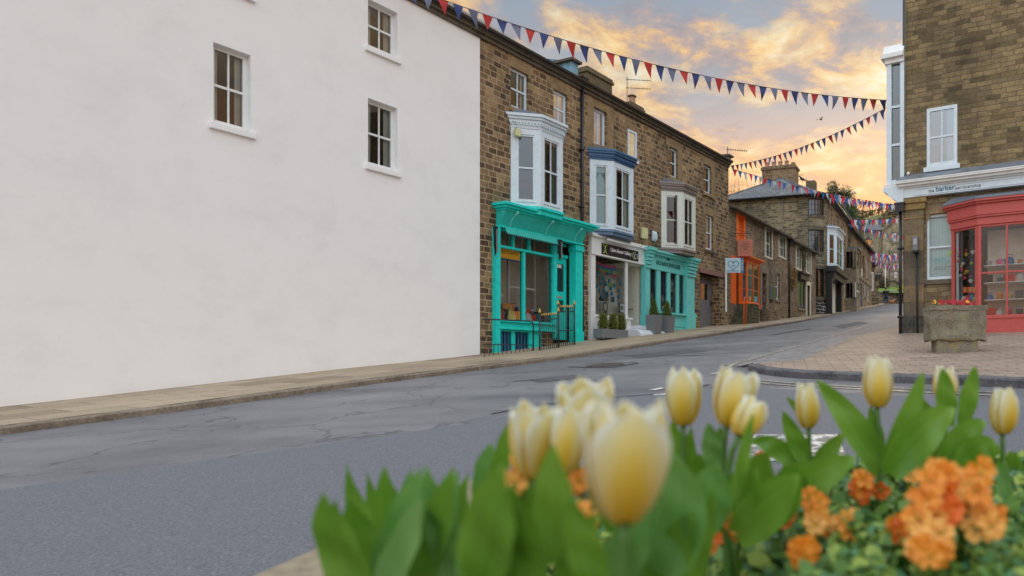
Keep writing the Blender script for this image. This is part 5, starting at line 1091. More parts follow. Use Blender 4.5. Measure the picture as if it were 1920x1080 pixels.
# bracket lantern, lit
LAMP, t_, b_ = newmat('lantern_glow'); b_.inputs['Emission Color'].default_value = (1, .38, .10, 1); b_.inputs['Emission Strength'].default_value = .22; b_.inputs['Base Color'].default_value = (.5, .25, .1, 1)
def lantern(parent, s, glow):
    MB().lathe([(.13 * s, 0), (.22 * s, .42 * s), (.215 * s, .43 * s)], 6, smooth=False).build('lamp_glass', glow, parent)
    c = MB(); c.lathe([(.26 * s, .43 * s), (.24 * s, .47 * s), (.10 * s, .62 * s), (.08 * s, .68 * s), (.02 * s, .72 * s), (.015 * s, .82 * s)], 8); c.lathe([(.14 * s, -.03 * s), (.14 * s, 0)], 8)
    for k in range(6): a = math.pi / 3 * k; c.tube([(.13 * s * math.cos(a), .13 * s * math.sin(a), 0), (.225 * s * math.cos(a), .225 * s * math.sin(a), .43 * s)], .012 * s, 4)
    c.build('lamp_cap', BLK, parent)
bl_ = empty('wall_lantern', at(1629, 462, 60), 0, 'lit amber bracket lantern on the stone house up the street', 'lamp'); lantern(bl_, 1.3, LAMP); MB().tube([(.0, 0, -.05), (.05, .1, -.35), (.3, .7, -.6), (.4, 1.4, -.3)], .05, 6).tube([(0, 0, 1.3), (-.2, .2, 1.45), (-.1, 1.2, 1.5)], .05, 6).build('bracket', BLK, bl_)
# single-storey bays with flat caps
def flatbay(pl, pr, ptop, pbase, Y, label, win=True):
    a = at(pl, pbase, Y); b = at(pr, pbase, Y); t = at(pl, ptop, Y).z; g = gz(a.x, a.y); e = empty('stone_outbuilding', (a.x, a.y, g), 0, label, 'building'); w_ = b.x - a.x; h = t - g
    MB().box(0, w_, 0, 4, -1, h - .3).build('wall', STD, e); MB().box(-.15, w_ + .25, -.2, 4.1, h - .3, h).build('flat_roof', SGN, e)
    if win: f_ = MB().box(.12, .45, -.05, .0, h * .35, h * .78).build('window_frame', WHT, e); MB().box(.22, .36, -.06, -.051, h * .38, h * .74).build('glass', GLM, f_)
    MB().box(-.03, w_ + .03, -.08, 0, h * .3 - .15, h * .3).build('sill_course', DRSP, e)
    return e
flatbay(1628.5, 1640.5, 492, 574, 63, 'stone single-storey building with white window and dark flat cap'); flatbay(1640.5, 1647, 516, 573, 67, 'smaller flat-capped stone building furthest along the left pavement', False)
# ================================================================== big pale house closing the view
def pbox(parent, pl, pr, pt, pb, Y, dep, mat, name, extra=0): a = at(pl, pb, Y); b = at(pr, pt, Y); return MB().box(a.x, b.x, Y, Y + dep, a.z - extra, b.z).build(name, mat, parent)
YF = 88
fo = at(1655, 548, YF); fh = empty('pale_stone_house', (0, 0, 0), 0, 'tall pale stone house with sash windows and gabled porch closing the street', 'house')
mb = MB(); a = at(1612, 425, YF + .6); b = at(1657, 560, YF + .6); mb.box(a.x, b.x, YF + .6, YF + 9, b.z - 2, a.z - .6)
g0, g1 = at(1655, 432, YF), at(1745, 432, YF); pk = at(1700, 393, YF); mb.M = None
poly = [(g0.x, at(0, 560, YF).z - 2), (g1.x, at(0, 560, YF).z - 2), (g1.x, g1.z), (pk.x, pk.z), (g0.x, g0.z)]
mbm = MB(); mbm.M = Matrix(((1, 0, 0, 0), (0, 0, 1, YF), (0, 1, 0, 0), (0, 0, 0, 1))); mbm.prism(poly, 0, 9); mbm.build('gable_wall', STF, fh); mb.build('wall', STF, fh)
rf = MB(); z_ = a.z - .6; rf.prism([(a.x - .4, YF + .3), (b.x + .1, YF + .3), (b.x + .1, YF + 9), (a.x - .4, YF + 9)], z_, z_ + .15); rf.face([(a.x - .4, YF + .3, z_ + .15), (b.x + .1, YF + .3, z_ + .15), (b.x, YF + 3.5, z_ + 1.5), (a.x + 1.4, YF + 3.5, z_ + 1.5)]); rf.face([(a.x - .4, YF + .3, z_ + .15), (a.x + 1.4, YF + 3.5, z_ + 1.5), (a.x - .4, YF + 9, z_ + .15)]); rf.build('roof', SLC, fh)
cp_ = MB(); cp_.tube([(g0.x - .1, YF - .1, g0.z), (pk.x, YF - .1, pk.z + .1), (g1.x, YF - .1, g1.z)], .16, 4); cp_.prismx([(YF, 0), (YF, 0), (YF, 0)], 0, 0) if False else None; cp_.build('gable_coping', DRSP, fh)
rr2 = MB(); rr2.face([(g0.x, YF, g0.z + .05), (pk.x, YF, pk.z + .05), (pk.x, YF + 9, pk.z + .05), (g0.x, YF + 9, g0.z + .05)]); rr2.face([(pk.x, YF, pk.z + .05), (g1.x, YF, g1.z + .05), (g1.x, YF + 9, g1.z + .05), (pk.x, YF + 9, pk.z + .05)]); rr2.build('roof', SLC, fh, recalc=False)
FGL = glassmat('pale_far_glass', (.5, .55, .55), .25)
for (pl, pr, pt, pb_) in ((1673.5, 1682, 436.5, 453.5), (1674, 1683, 474, 488.5), (1674.5, 1683.5, 509, 522.5), (1644, 1653.5, 511, 519.5), (1695, 1704, 440, 472), (1695, 1704, 480, 510)):
    Yw = YF if pl > 1660 else YF + .6; a_ = at(pl, pb_, Yw); b_2 = at(pr, pt, Yw); w = MB(); x0, x1, z0, z1 = a_.x, b_2.x, a_.z, b_2.z; zm = (z0 + z1) / 2
    w.box(x0, x0 + .07, Yw - .06, Yw - .01, z0, z1).box(x1 - .07, x1, Yw - .06, Yw - .01, z0, z1).box(x0, x1, Yw - .06, Yw - .01, zm - .03, zm + .03).box(x0, x1, Yw - .06, Yw - .01, z1 - .06, z1).box(x0, x1, Yw - .06, Yw - .01, z0, z0 + .06)
    wf_ = w.build('window', SGN, fh); MB().box(x0 + .02, x1 - .02, Yw - .03, Yw - .02, z0, z1).build('glass', FGL, wf_); MB().box(x0 - .15, x1 + .15, Yw - .14, Yw, z0 - .2, z0).box(x0 - .15, x1 + .15, Yw - .07, Yw, z1, z1 + .3).build('sill', DRSP, wf_)
pa = at(1668, 545, 83); pb2 = at(1689, 528, 83); pk2 = at(1686, 522, 83)
pr_ = MB().box(pa.x, pb2.x, 83, YF, pa.z - 1, pb2.z).build('porch', DRSP, fh); q = MB(); q.M = Matrix(((1, 0, 0, 0), (0, 0, 1, 82.8), (0, 1, 0, 0), (0, 0, 0, 1))); ql = at(1679, 529, 83); q.prism([(ql.x, ql.z), (pb2.x + .3, ql.z), ((ql.x + pb2.x) / 2 + .1, pk2.z)], 0, 5); q.build('pediment', DRSP, pr_); MB().box(at(1682, 0, 83).x, at(1687, 0, 83).x, 82.9, 82.99, pa.z - 1, at(0, 531, 83).z).build('doorway', SGN, pr_)
MB().box(pa.x - .1, pb2.x + .2, 82.85, YF, pb2.z, pb2.z + .12).build('porch_cornice', EAV, pr_)
MB().tube([(at(1667.5, 0, YF).x, YF - .08, at(0, 545, YF).z), (at(1667.5, 0, YF).x, YF - .08, at(0, 470, YF).z)], .06, 5).build('downpipe', BRN, fh)
# lawn, garden wall, flowers, shrub
GRS, t_, b_ = newmat('lawn_grass'); t_.links.new(ramp(t_, noise(t_, obj_co(t_), 3, 6, .7), [(.3, (.07, .15, .015)), (.7, (.16, .28, .03))]), b_.inputs['Base Color']); b_.inputs['Roughness'].default_value = .9
lw = MB(); l0 = at(1640, 549, 77); l1 = at(1720, 549, 77); l2 = at(1730, 533, 86); l3 = at(1635, 533, 86); lw.face([l0, l1, l2, l3]); tag(lw.build('lawn', GRS, recalc=False), kind='structure')
gw0 = G(1644, 568); gw1 = G(1705, 556)
gwl = empty('garden_wall', (0, 0, 0), 0, 'low stone garden wall in front of the green lawn', 'wall')
A_ = at(1642, 549, 76.5); B_ = at(1712, 549, 79); wdir = (B_ - A_); wm = MB(); nn_ = 12
for i in range(nn_):
    p = A_ + wdir * (i / nn_); q = A_ + wdir * ((i + 1) / nn_); wm.prism([(p.x, p.y), (q.x, q.y), (q.x, q.y + .45), (p.x, p.y + .45)], p.z - 2.6, p.z + random.uniform(-.03, .03))
wm.build('stonework', STW, gwl); cpm = MB()
for i in range(30): p = A_ + wdir * (i / 30); q = A_ + wdir * ((i + .94) / 30); cpm.prism([(p.x, p.y - .05), (q.x, q.y - .05), (q.x, q.y + .5), (p.x, p.y + .5)], p.z + .03, p.z + .14 + random.uniform(0, .05))
cpm.build('coping_stone', DRSP, gwl)
def blobs(name, mats, boxes, n, leaf, label=None, cat=None, kind=None, seed=1, weights=(.6, .85)):
    rnd = random.Random(seed); mb = MB()
    for c, rx, ry, rz in boxes:
        for i in range(n):
            d = Vector((rnd.gauss(0, 1), rnd.gauss(0, 1), rnd.gauss(0, 1))).normalized() * rnd.random() ** .4
            p = Vector(c) + Vector((d.x * rx, d.y * ry, d.z * rz)); s = leaf * rnd.uniform(.5, 1.3); u = Vector((rnd.uniform(-1, 1), rnd.uniform(-1, 1), rnd.uniform(-1, 1))).normalized(); v = u.orthogonal().normalized(); w = rnd.random()
            mb.face([p - u * s, p + v * s * .6, p + u * s, p - v * s * .6], 0 if w < weights[0] else 1 if w < weights[1] else 2)
    o = mb.build(name, mats, recalc=False); return tag(o, label, cat, kind=kind)
HG1 = leafmat('hedge_green', (.05, .09, .02), (.12, .18, .04), .2, .7); HG2 = leafmat('hedge_dark', (.02, .035, .012), (.05, .07, .02), .1, .8); BLO = leafmat('blossom_white', (.55, .55, .48), (.75, .75, .7), .3, .7); BYE = leafmat('blossom_yellow', (.6, .5, .05), (.8, .65, .08), .3, .7); PLT = leafmat('bush_plum', (.07, .03, .025), (.14, .07, .04), .2, .8)
blobs('flower_border', [HG1, BLO, HG2], [(tuple(A_ + wdir * ((i + .5) / 9) + Vector((0, .7, .05))), 1.0, .5, .35) for i in range(3, 9)], 260, .09, kind='stuff', weights=(.35, .85))
blobs('yellow_shrub', [BYE, HG1, HG2], [(tuple(at(1694, 541, 80)), .9, .6, .5)], 350, .1, 'yellow flowering shrub behind the garden wall', 'shrub')
blobs('plum_shrub', [PLT, HG2, PLT], [(tuple(at(1651, 528, 82)), 1.0, .7, 1.3), (tuple(at(1658, 533, 82)), .7, .6, .9)], 500, .11, 'dark plum-leaved shrub in front of the pale house', 'shrub')
MB().tube([at(1660, 545, 80), at(1660, 500, 80)], .05, 6).build('flag_pole', WHT); tag(bpy.data.objects['flag_pole'], 'thin pale pole standing on the lawn before the pale house', 'pole')
# street lamp, bin, bench
p = G(1680.5, 566); gzp = gz(p.x, p.y); lp = empty('street_lamp', (p.x, p.y, gzp), 0, 'black traditional street lamp standing by the garden wall', 'street lamp'); hl = (HY - 507) / FP * p.y - gzp
pm2 = MB(); pm2.lathe([(.16, 0), (.16, .35), (.10, .45), (.085, 1.0), (.06, 1.1), (.05, hl - .15), (.07, hl - .1), (.04, hl)], 10); pm2.tube([(-.25, 0, hl - .5), (.25, 0, hl - .5)], .018, 5); pm2.build('post', BLK, lp); lh = empty('lamp_head', (0, 0, hl)) ; lh.parent = lp
LG_, t_, b_ = newmat('lamp_glass_amber'); b_.inputs['Base Color'].default_value = (.5, .4, .22, 1); b_.inputs['Roughness'].default_value = .2
lantern(lh, 1.25, LG_)
bp = G(1672, 565); be = empty('bench', (bp.x, bp.y, gz(bp.x, bp.y)), R(10), 'dark bench with litter bin beside the street lamp', 'bench')
MB().box(-.1, 1.3, -.2, .2, .4, .46).build('seat', BRN, be); MB().box(-.1, 1.3, .18, .24, .5, .85).build('backrest', BRN, be); 
for x in (0, 1.2): MB().box(x - .04, x + .04, -.18, .22, 0, .4).build('leg', BLK, be)
bn = MB(); bn.lathe([(.24, 0), (.26, .8), (.3, .85), (.3, .9), (.22, 1.05), (.05, 1.1)], 12); tag(bn.build('litter_bin', [SGN], None, (bp.x - .35, bp.y - .5, gz(bp.x, bp.y))), 'round-topped black litter bin right behind the walker', 'bin')

# ================================================================== the walker and the dog
def skin(name, verts, edges, rad, mat, parent=None, loc=(0, 0, 0), rz=0, sub=2, root=0):
    me = bpy.data.meshes.new(name); me.from_pydata(verts, edges, []); o = bpy.data.objects.new(name, me); col.objects.link(o); me.materials.append(mat)
    m = o.modifiers.new('skin', 'SKIN'); m.use_smooth_shade = True
    for i, r_ in enumerate(rad): v = me.skin_vertices[0].data[i]; v.radius = (r_, r_) if not isinstance(r_, tuple) else r_; v.use_root = (i == root)
    s_ = o.modifiers.new('sub', 'SUBSURF'); s_.levels = s_.render_levels = sub
    o.location = loc; o.rotation_euler = (0, 0, rz); o.parent = parent; return o
pp = G(1661, 572); Pz = gz(pp.x, pp.y)
SKN = paint('skin', (.45, .25, .17), .5, .05); JKT = paint('dark_jacket', (.022, .028, .036), .8, .2); JNS = paint('blue_jeans', (.02, .05, .09), .8, .2)
V = [(0, 0, .92), (0, 0, 1.1), (0, 0, 1.3), (0, .01, 1.44), (0, .01, 1.52), (0, .03, 1.63), (0, .035, 1.72),
     (.09, 0, .88), (.11, .09, .50), (.12, -.02, .09), (.13, .12, .03), (-.09, 0, .88), (-.10, -.03, .48), (-.11, -.22, .12), (-.11, -.12, .04),
     (.20, 0, 1.40), (.27, -.04, 1.14), (.29, .08, .92), (.29, .13, .85), (-.20, 0, 1.40), (-.27, .05, 1.14), (-.28, .12, .93), (-.28, .15, .86)]
E = [(0, 1), (1, 2), (2, 3), (3, 4), (4, 5), (5, 6), (0, 7), (7, 8), (8, 9), (9, 10), (0, 11), (11, 12), (12, 13), (13, 14), (3, 15), (15, 16), (16, 17), (17, 18), (3, 19), (19, 20), (20, 21), (21, 22)]
Rr = [.15, .15, .17, .12, .055, .095, .08, .10, .07, .05, .045, .10, .07, .05, .045, .085, .055, .04, .035, .085, .055, .04, .035]
person = skin('person', V, E, Rr, SKN, None, (pp.x, pp.y, Pz), R(-20)); tag(person, 'person walking up the street in a dark jacket and blue trousers beside a small dog', 'person')
JV = [(0, 0, .86), (0, 0, 1.1), (0, 0, 1.3), (0, .01, 1.45), (.21, 0, 1.41), (.275, -.04, 1.14), (.295, .07, .95), (-.21, 0, 1.41), (-.275, .05, 1.14), (-.285, .11, .96)]
skin('jacket', JV, [(0, 1), (1, 2), (2, 3), (3, 4), (4, 5), (5, 6), (3, 7), (7, 8), (8, 9)], [.20, .18, .20, .13, .105, .075, .06, .105, .075, .06], JKT, person)
skin('trousers', [(0, 0, .93), (.09, 0, .86), (.11, .09, .50), (.12, -.02, .12), (-.09, 0, .86), (-.10, -.03, .48), (-.11, -.21, .15)], [(0, 1), (1, 2), (2, 3), (0, 4), (4, 5), (5, 6)], [.165, .125, .09, .07, .125, .09, .07], JNS, person)
MB().lathe([(.10, 1.64), (.108, 1.70), (.09, 1.78), (.03, 1.81)], 12, (0, .02, 0)).build('hair', SGN, person)
MB().box(.28, .36, .0, .3, .55, .85).tube([(.30, .08, .85), (.30, .12, .95), (.30, .2, .85)], .012, 5).build('shopping_bag', GRY, None, (pp.x, pp.y, Pz), (0, 0, R(-20)), bevel=.03); tag(bpy.data.objects['shopping_bag'], 'grey bag carried by the walker up the street', 'bag')
TAN = paint('dog_tan', (.42, .16, .08), .8, .2)
dg_ = G(1669.5, 571.5); DV = [(0, 0, .34), (.18, 0, .36), (.34, 0, .38), (.44, 0, .48), (.53, 0, .53), (.65, 0, .49), (.32, .07, .22), (.31, .07, .03), (.34, -.07, .22), (.37, -.07, .03), (-.1, .07, .28), (-.05, .07, .18), (-.12, .07, .03), (-.1, -.07, .28), (-.08, -.07, .18), (-.16, -.07, .03), (-.14, 0, .36), (-.26, 0, .46), (-.33, 0, .56)]
DE = [(0, 1), (1, 2), (2, 3), (3, 4), (4, 5), (2, 6), (6, 7), (2, 8), (8, 9), (0, 16), (16, 10), (10, 11), (11, 12), (16, 13), (13, 14), (14, 15), (16, 17), (17, 18)]
dog = skin('dog', DV, DE, [.10, .125, .12, .075, .08, .045, .05, .03, .05, .03, .065, .045, .028, .065, .045, .028, .09, .035, .02], TAN, None, (dg_.x, dg_.y, gz(dg_.x, dg_.y)), R(20), root=1); tag(dog, 'small tan dog walking beside the person up the street', 'dog')
MB().tube([(.50, .05, .6), (.47, .09, .52), (.46, .1, .46)], [.03, .035, .01], 6).build('ear', TAN, dog); MB().tube([(.50, -.05, .6), (.47, -.09, .52), (.46, -.1, .46)], [.03, .035, .01], 6).build('ear', TAN, dog)
# ================================================================== office on the right corner
HX, HYy = 4.21, 17.0
HF = Fac(HX, HYy, .8815, -.472); h1 = HF.root('corner_office', 'ochre stone corner office with white fascia lettered the barker partnership', 'building')
HL = 4.6; top = 9.9 - HF.bz; fas0, fas1 = HF.Z(1697, 372, .1), HF.Z(1697, 355, .1); cor1 = HF.Z(1690, 343, .2)
ow = HF.rect(1737, 1788, 403, 525); ou = HF.rect(1738, 1795, 205, 315)
# measured slope of the upper sill puts its left bottom at y 319
oshop = (HF.S(1786), HL - .2, -.2, HF.Z(1786, 425), .02)
ou2 = (3.0, 3.8, ou[2], ou[3]); ou3 = (ou[0], ou[1], 8.0 - HF.bz, 9.2 - HF.bz)
wall(h1, 0, HL, -1.5, top, [ow, ou, oshop, ou2], [STH, INT], depth=20, room=2.2, rev=.12)
def shoulder(): pass
# shouldered window with chamfered head corners
sash(h1, ow, mat=WHB, nx=1, nz=2, y=.06, cas=.06, glass=glassmat('office_glass', (.85, .95, .95), .06), sillmat=EAV, silld=.05)
blm = MB(); zm_ = (ow[2] + ow[3]) / 2; n = 16
for i in range(n):
    a = ow[0] + .05 + (ow[1] - ow[0] - .1) * i / n; b = ow[0] + .05 + (ow[1] - ow[0] - .1) * (i + .93) / n; blm.face([(a, .15 + .012 * (i % 2), ow[2] + .08), (b, .16, ow[2] + .08), (b, .16, ow[3] - .08), (a, .15 + .012 * (i % 2), ow[3] - .08)])
blm.build('blind', BLN, h1, recalc=False)
for k, (s_, px, py, sz, wd2) in enumerate((('the', 1747, 486, .07, .10), ('barker', 1763, 484.5, .11, .28), ('partnership', 1765, 491, .055, .32), ('Chartered Accountants', 1768, 499, .04, .40), ('Tel: 01423', 1760, 503.5, .055, .26))):
    text('window_lettering', s_, sz, GM[5] if k < 3 else DOORG, h1, on_wall(HF.S(px), .068, HF.Z(px, py)), .0005, wd2)
lf = MB(); lf.M = on_wall(HF.S(1780), .068, HF.Z(1780, 474)); lf.prism([(-.06, 0), (0, -.04), (.07, .0), (.02, .05)], 0, .001); lf.build('leaf_emblem', LGR, h1)
MB().box(ow[0] - .02, ow[1], -.012, .02, ow[3] + .01, ow[3] + .16).build('lintel', DRS, h1)
for s_ in (0,): mbt = MB(); mbt.M = Matrix(((1, 0, 0, 0), (0, 0, 1, -.004), (0, 1, 0, 0), (0, 0, 0, 1))); mbt.prism([(ow[0] - .01, ow[3] - .17), (ow[0] + .11, ow[3] + .01), (ow[0] - .01, ow[3] + .01)], 0, .1); mbt.build('shoulder_stone', DRS, h1)
sash(h1, ou, mat=WHB, nx=2, nz=2, y=-.02, cas=.08, glass=glassmat('upper_glass', (.5, .7, .78), .25), cur=('right', WHB, .35), sillmat=WHB, silld=.08); sash(h1, ou2, mat=WHB, nx=2, nz=2, y=.06)
MB().box(ou[0] - .1, ou[1] + .1, -.03, .02, ou[2] - .3, ou[2] - .125).build('sill_band', DRS, h1)
# corner pier and plinth
pr1 = HF.S(1733); zcap = fas0 - .02
MB().box(-.03, pr1, -.07, .5, -1, zcap - .28).build('corner_pier', ASH, h1, bevel=.008)
MB().box(-.10, pr1 + .07, -.15, .55, zcap - .12, zcap).box(-.07, pr1 + .04, -.11, .53, zcap - .28, zcap - .12).box(-.06, pr1 + .02, -.09, .52, zcap - .5, zcap - .46).build('pier_capital', plainstone('pier_ochre', [(.18, .12, .04), (.33, .23, .09), (.42, .30, .13)]), h1, bevel=.01)
MB().box(-.07, pr1 + .03, -.12, .5, -1, .5).build('plinth', plainstone('plinth_blackened', [(.015, .02, .022), (.06, .055, .045), (.16, .14, .09)], 5), h1, bevel=.02)
# fascia with cornice and lead
MB().box(-.02, HL, -.14, .02, fas0, fas1).box(-.04, .01, -.16, .6, fas0, fas1).build('fascia', WHB, h1); MB().box(.26, HL, -.155, -.141, fas0 + .03, fas0 + .05).box(.26, HL, -.155, -.141, fas1 - .05, fas1 - .03).box(.26, .28, -.155, -.141, fas0 + .05, fas1 - .05).build('fascia_moulding', WHB, h1)
MB().box(-.06, HL, -.18, .02, fas1, fas1 + .04).box(-.12, HL, -.26, .02, fas1 + .04, fas1 + .10).box(-.16, HL, -.32, .02, fas1 + .10, fas1 + .14).prismx([(-.33, fas1 + .14), (-.33, fas1 + .17), (0, fas1 + .34), (0, fas1 + .14)], -.15, HL).build('cornice', WHT, h1, bevel=.006)
MB().prismx([(-.33, fas1 + .174), (-.33, fas1 + .18), (-.02, fas1 + .37), (-.02, fas1 + .345)], -.14, HL).build('lead_flashing', LED, h1)
yb = (fas0 + fas1) / 2; xt0, xtb, xt1 = HF.S(1741, .15), HF.S(1754, .15), HF.S(1791, .15)
text('lettering', 'the', .11, DOORG, h1, on_wall(HF.S(1746.5, .15), -.15, yb - .015), .004, .13); text('lettering', 'barker', .17, TEAL, h1, on_wall(HF.S(1772, .15), -.15, yb + .01), .005, .43); text('lettering', 'partnership', .11, DOORG, h1, on_wall(HF.S(1815, .15), -.15, yb - .012), .004, .58, spacing=1.15)
# oriel round the side, hanging over the street
so_ = MB(); zo0 = HF.Z(1685, 347, 0); 
topo = HF.Z(1685, 120, 0); so_.box(-.44, -.32, -.10, .02, zo0, topo).box(-.44, -.36, .02, 2.6, zo0, zo0 + .5).box(-.44, -.36, .02, .14, zo0 + .5, topo).box(-.44, -.36, 1.0, 1.12, zo0 + .5, topo).box(-.44, -.36, 2.5, 2.6, zo0 + .5, topo).box(-.10, .0, -.10, .02, zo0, topo).box(-.32, -.10, -.08, .02, zo0, zo0 + .12)
for k in (1.0, 1.95): so_.box(-.32, -.10, -.07, .02, zo0 + k - .03, zo0 + k + .03)
oo = so_.build('side_oriel', WHB, h1, bevel=.004); MB().box(-.32, -.1, -.03, -.02, zo0 + .12, topo).box(-.40, -.39, .1, 2.5, zo0 + .5, topo).build('glass', GLM, oo)
MB().box(-.5, .02, -.16, 2.7, zo0 - .08, zo0).build('oriel_sill', WHT, oo); MB().box(-.48, .0, -.14, 2.66, topo, topo + .12).box(-.56, .0, -.22, 2.74, topo + .12, topo + .22).prismx([(-.2, topo + .22), (2.72, topo + .22), (2.5, topo + .5), (.0, topo + .5)], -.52, -.0).build('oriel_cornice', WHT, oo)
cv = MB(); prf = [(0, 0), (-.50, 0), (-.52, -.08), (-.42, -.13), (-.34, -.24), (-.2, -.34), (-.08, -.5), (0, -.62)]
n = len(prf); b_ = [cv.pt((x, -.17, zo0 - .08 + z)) for x, z in prf]; t_ = [cv.pt((x, 2.7, zo0 - .08 + z)) for x, z in prf]; cv.idx(b_[::-1]); cv.idx(t_)
for i in range(n): cv.idx([b_[i], t_[i], t_[(i + 1) % n], b_[(i + 1) % n]])
cv.build('oriel_cove', WHB, oo)
downpipe(h1, -.09, -.10, -.05, HF.Z(1700, 395, .1), None, .04, True); MB().tube([(-.02, -.05, zo0 + .05), (-.02, -.05, top)], .03, 6).build('upper_pipe', BLK, h1)
# meter box with conduit, camera dome
mx = HF.S(1716.5, .15); mz = HF.Z(1716, 470, .15); mt = HF.Z(1716, 444, .15); mo = MB().box(mx - .065, mx + .065, -.2, -.071, mz, mt).build('junction_box', GRY, h1, bevel=.012); MB().box(mx - .045, mx + .045, -.206, -.2, mz + .14, mt - .05).build('lid', paint('box_lid', (.35, .37, .4), .5, .1), mo); MB().tube([(mx + .02, -.11, mz), (mx + .03, -.11, (mz) / 2), (mx + .05, -.14, -.1)], .022, 6).lathe([(.07, 0), (.08, .05), (.04, .08)], 10, (mx + .01, -.13, mz - .06)).build('conduit', BLK, mo)
cm_ = MB(); cm_.lathe([(.005, -.06), (.035, -.04), (.04, 0), (.03, .03)], 10, (HF.S(1705), -.12, HF.Z(1705, 325, .1))); cm_.tube([(HF.S(1705), -.12, HF.Z(1705, 325, .1) + .02), (HF.S(1705), 0, HF.Z(1705, 325, .1) + .04)], .012, 5); cm_.build('camera_dome', WHT, h1)
# red shop bay
ra, rb_ = HF.S(1784, .12), HF.S(1834, .42); xr_end = HL - .3
Pb = [(ra, -.10), (rb_, -.46), (xr_end, -.46), (xr_end + .2, -.02)]
rzt = HF.Z(1784, 432, .12); rzc = HF.Z(1762, 384, .3); rzb = HF.Z(1784, 575, .12) - .25
rbm = MB(); rgm = MB()
for i in range(2):
    a = Vector((*Pb[i], 0)); b = Vector((*Pb[i + 1], 0)); d = (b - a); W_ = d.length; d.normalize(); M = Matrix(((d.x, -d.y, 0, a.x), (d.y, d.x, 0, a.y), (0, 0, 1, 0), (0, 0, 0, 1))); rbm.M = M; rgm.M = M
    rbm.box(0, .075, -.01, .07, -.3, rzt).box(W_ - .075, W_, -.01, .07, -.3, rzt).box(.075, W_ - .075, 0, .06, rzt - .05, rzt).box(.075, W_ - .075, 0, .08, rzb - .08, rzb).box(.075, W_ - .075, .02, .06, -.3, rzb - .08)
    if i == 1:
        for q_ in (1, 2, 3): rbm.box(W_ * q_ / 4 - .02, W_ * q_ / 4 + .02, 0, .06, rzb, rzt - .05)
        rbm.box(.075, W_ - .075, .005, .055, rzb + .95, rzb + .99)
    rgm.face([(.07, .03, rzb), (W_ - .07, .03, rzb), (W_ - .07, .03, rzt - .04), (.07, .03, rzt - .04)])
rbo = rbm.build('red_shop_bay', RED, h1, bevel=.004); rgm.build('glass', GLS, rbo, recalc=False)
rc = MB()
def rp(e): return [(ra - e * 1.1, .0), (ra - e * 1.1, -.12 - e * .25), (rb_ - e * .15, -.46 - e), (xr_end + .2 + e, -.46 - e), (xr_end + .2 + e, .0)]
rzh = rzc - rzt
for e, f0, f1_ in ((.03, 0, .28), (.07, .28, .36), (.09, .36, .78), (.15, .78, .86), (.2, .86, .95)): rc.prism(rp(e), rzt + rzh * f0 + .001, rzt + rzh * f1_)
rc.build('cornice', RED, rbo, bevel=.004); rl = MB(); p5 = rp(.21); rl.prism(p5, rzt + rzh * .95 + .001, rzt + rzh); 
rl.face([(p5[1][0], p5[1][1], rzt + rzh), (p5[2][0], p5[2][1], rzt + rzh), (p5[2][0] + .1, -.02, rzt + rzh + .2), (p5[1][0] + .25, -.02, rzt + rzh + .2)]); rl.face([(p5[2][0], p5[2][1], rzt + rzh), (p5[3][0], p5[3][1], rzt + rzh), (p5[3][0], -.02, rzt + rzh + .2), (p5[2][0] + .1, -.02, rzt + rzh + .2)]); rl.build('bay_roof', LED, rbo)
iw = MB(); iw.box(ra + .1, ra + .16, -.08, .5, rzb - .3, rzt).box(ra + .17, ra + .2, .2, .25, rzb, rzt); iw.build('inner_frame', WHB, rbo)
MB().box(ra + .05, xr_end, .0, 1.4, rzb - .12, rzb - .06).box(ra + .2, xr_end, .5, 1.4, rzb + .28, rzb + .30).build('display_shelf', INTC, rbo)
MB().box(ra + .05, xr_end, 1.4, 1.45, rzb - .1, rzt + .1).build('display_back', BRN, rbo)
for zz_ in (.35, .75, 1.15): MB().box(rb_ + .1, xr_end, -.25, .35, rzb + zz_, rzb + zz_ + .02).build('shelf', WHT, rbo)
MB().box(rb_ + .1, xr_end, .36, .38, rzb - .1, rzt).build('shelf_back', INTC, rbo)
rnd = random.Random(6)
for k in range(4):
    for i in range(9):
        x = rb_ + .2 + i * .22; p_ = HF.W(x, -.05 + rnd.uniform(-.1, .1), rzb + (.0 if k == 0 else -.03 + .4 * k)); good(p_, rnd.uniform(.16, .26), names[(i + k) % 4], GM[(i * 3 + k) % 8], GN[(i * 3 + k) % 8] + ' ' + names[(i + k) % 4].replace('_', ' ') + ', ' + ORD[i] + ' along ' + ('the bottom', 'the lower', 'the middle', 'the upper')[k] + ' shelf of the red shop', 'goods on the red shop shelves', 'shop goods')
# toys: small dolls and beads in the red window
toy = {}
TM = [paint('toy_%d' % i, c, .6, .1) for i, c in enumerate([(.75, .45, .05), (.10, .04, .03), (.10, .25, .45), (.75, .12, .15), (.8, .78, .7), (.35, .55, .08), (.15, .05, .2)])]
def doll(loc, s, mats, label):
    e = empty('toy_figure', loc, HR, label, 'toy', 'toy figures in the red shop window')
    MB().lathe([(s * .18, 0), (s * .22, s * .2), (s * .16, s * .45), (s * .08, s * .5)], 10).build('body', mats[0], e); MB().lathe([(s * .04, s * .5), (s * .15, s * .58), (s * .17, s * .68), (s * .12, s * .8), (s * .02, s * .85)], 10).build('head', mats[1], e)
    MB().lathe([(s * .19, s * .73), (s * .17, s * .8), (s * .08, s * .95), (s * .01, s * 1.02)], 10).build('hat', mats[2], e)
    q = MB()
    for k in (-1, 1): q.tube([(k * s * .12, -.0, s * .42), (k * s * .28, -s * .08, s * .3), (k * s * .3, -s * .15, s * .15)], [s * .05, s * .045, s * .03], 6); q.tube([(k * s * .1, -.02, s * .05), (k * s * .12, -s * .25, -s * .02)], [s * .07, s * .05], 6)
    q.build('limbs', mats[0], e)
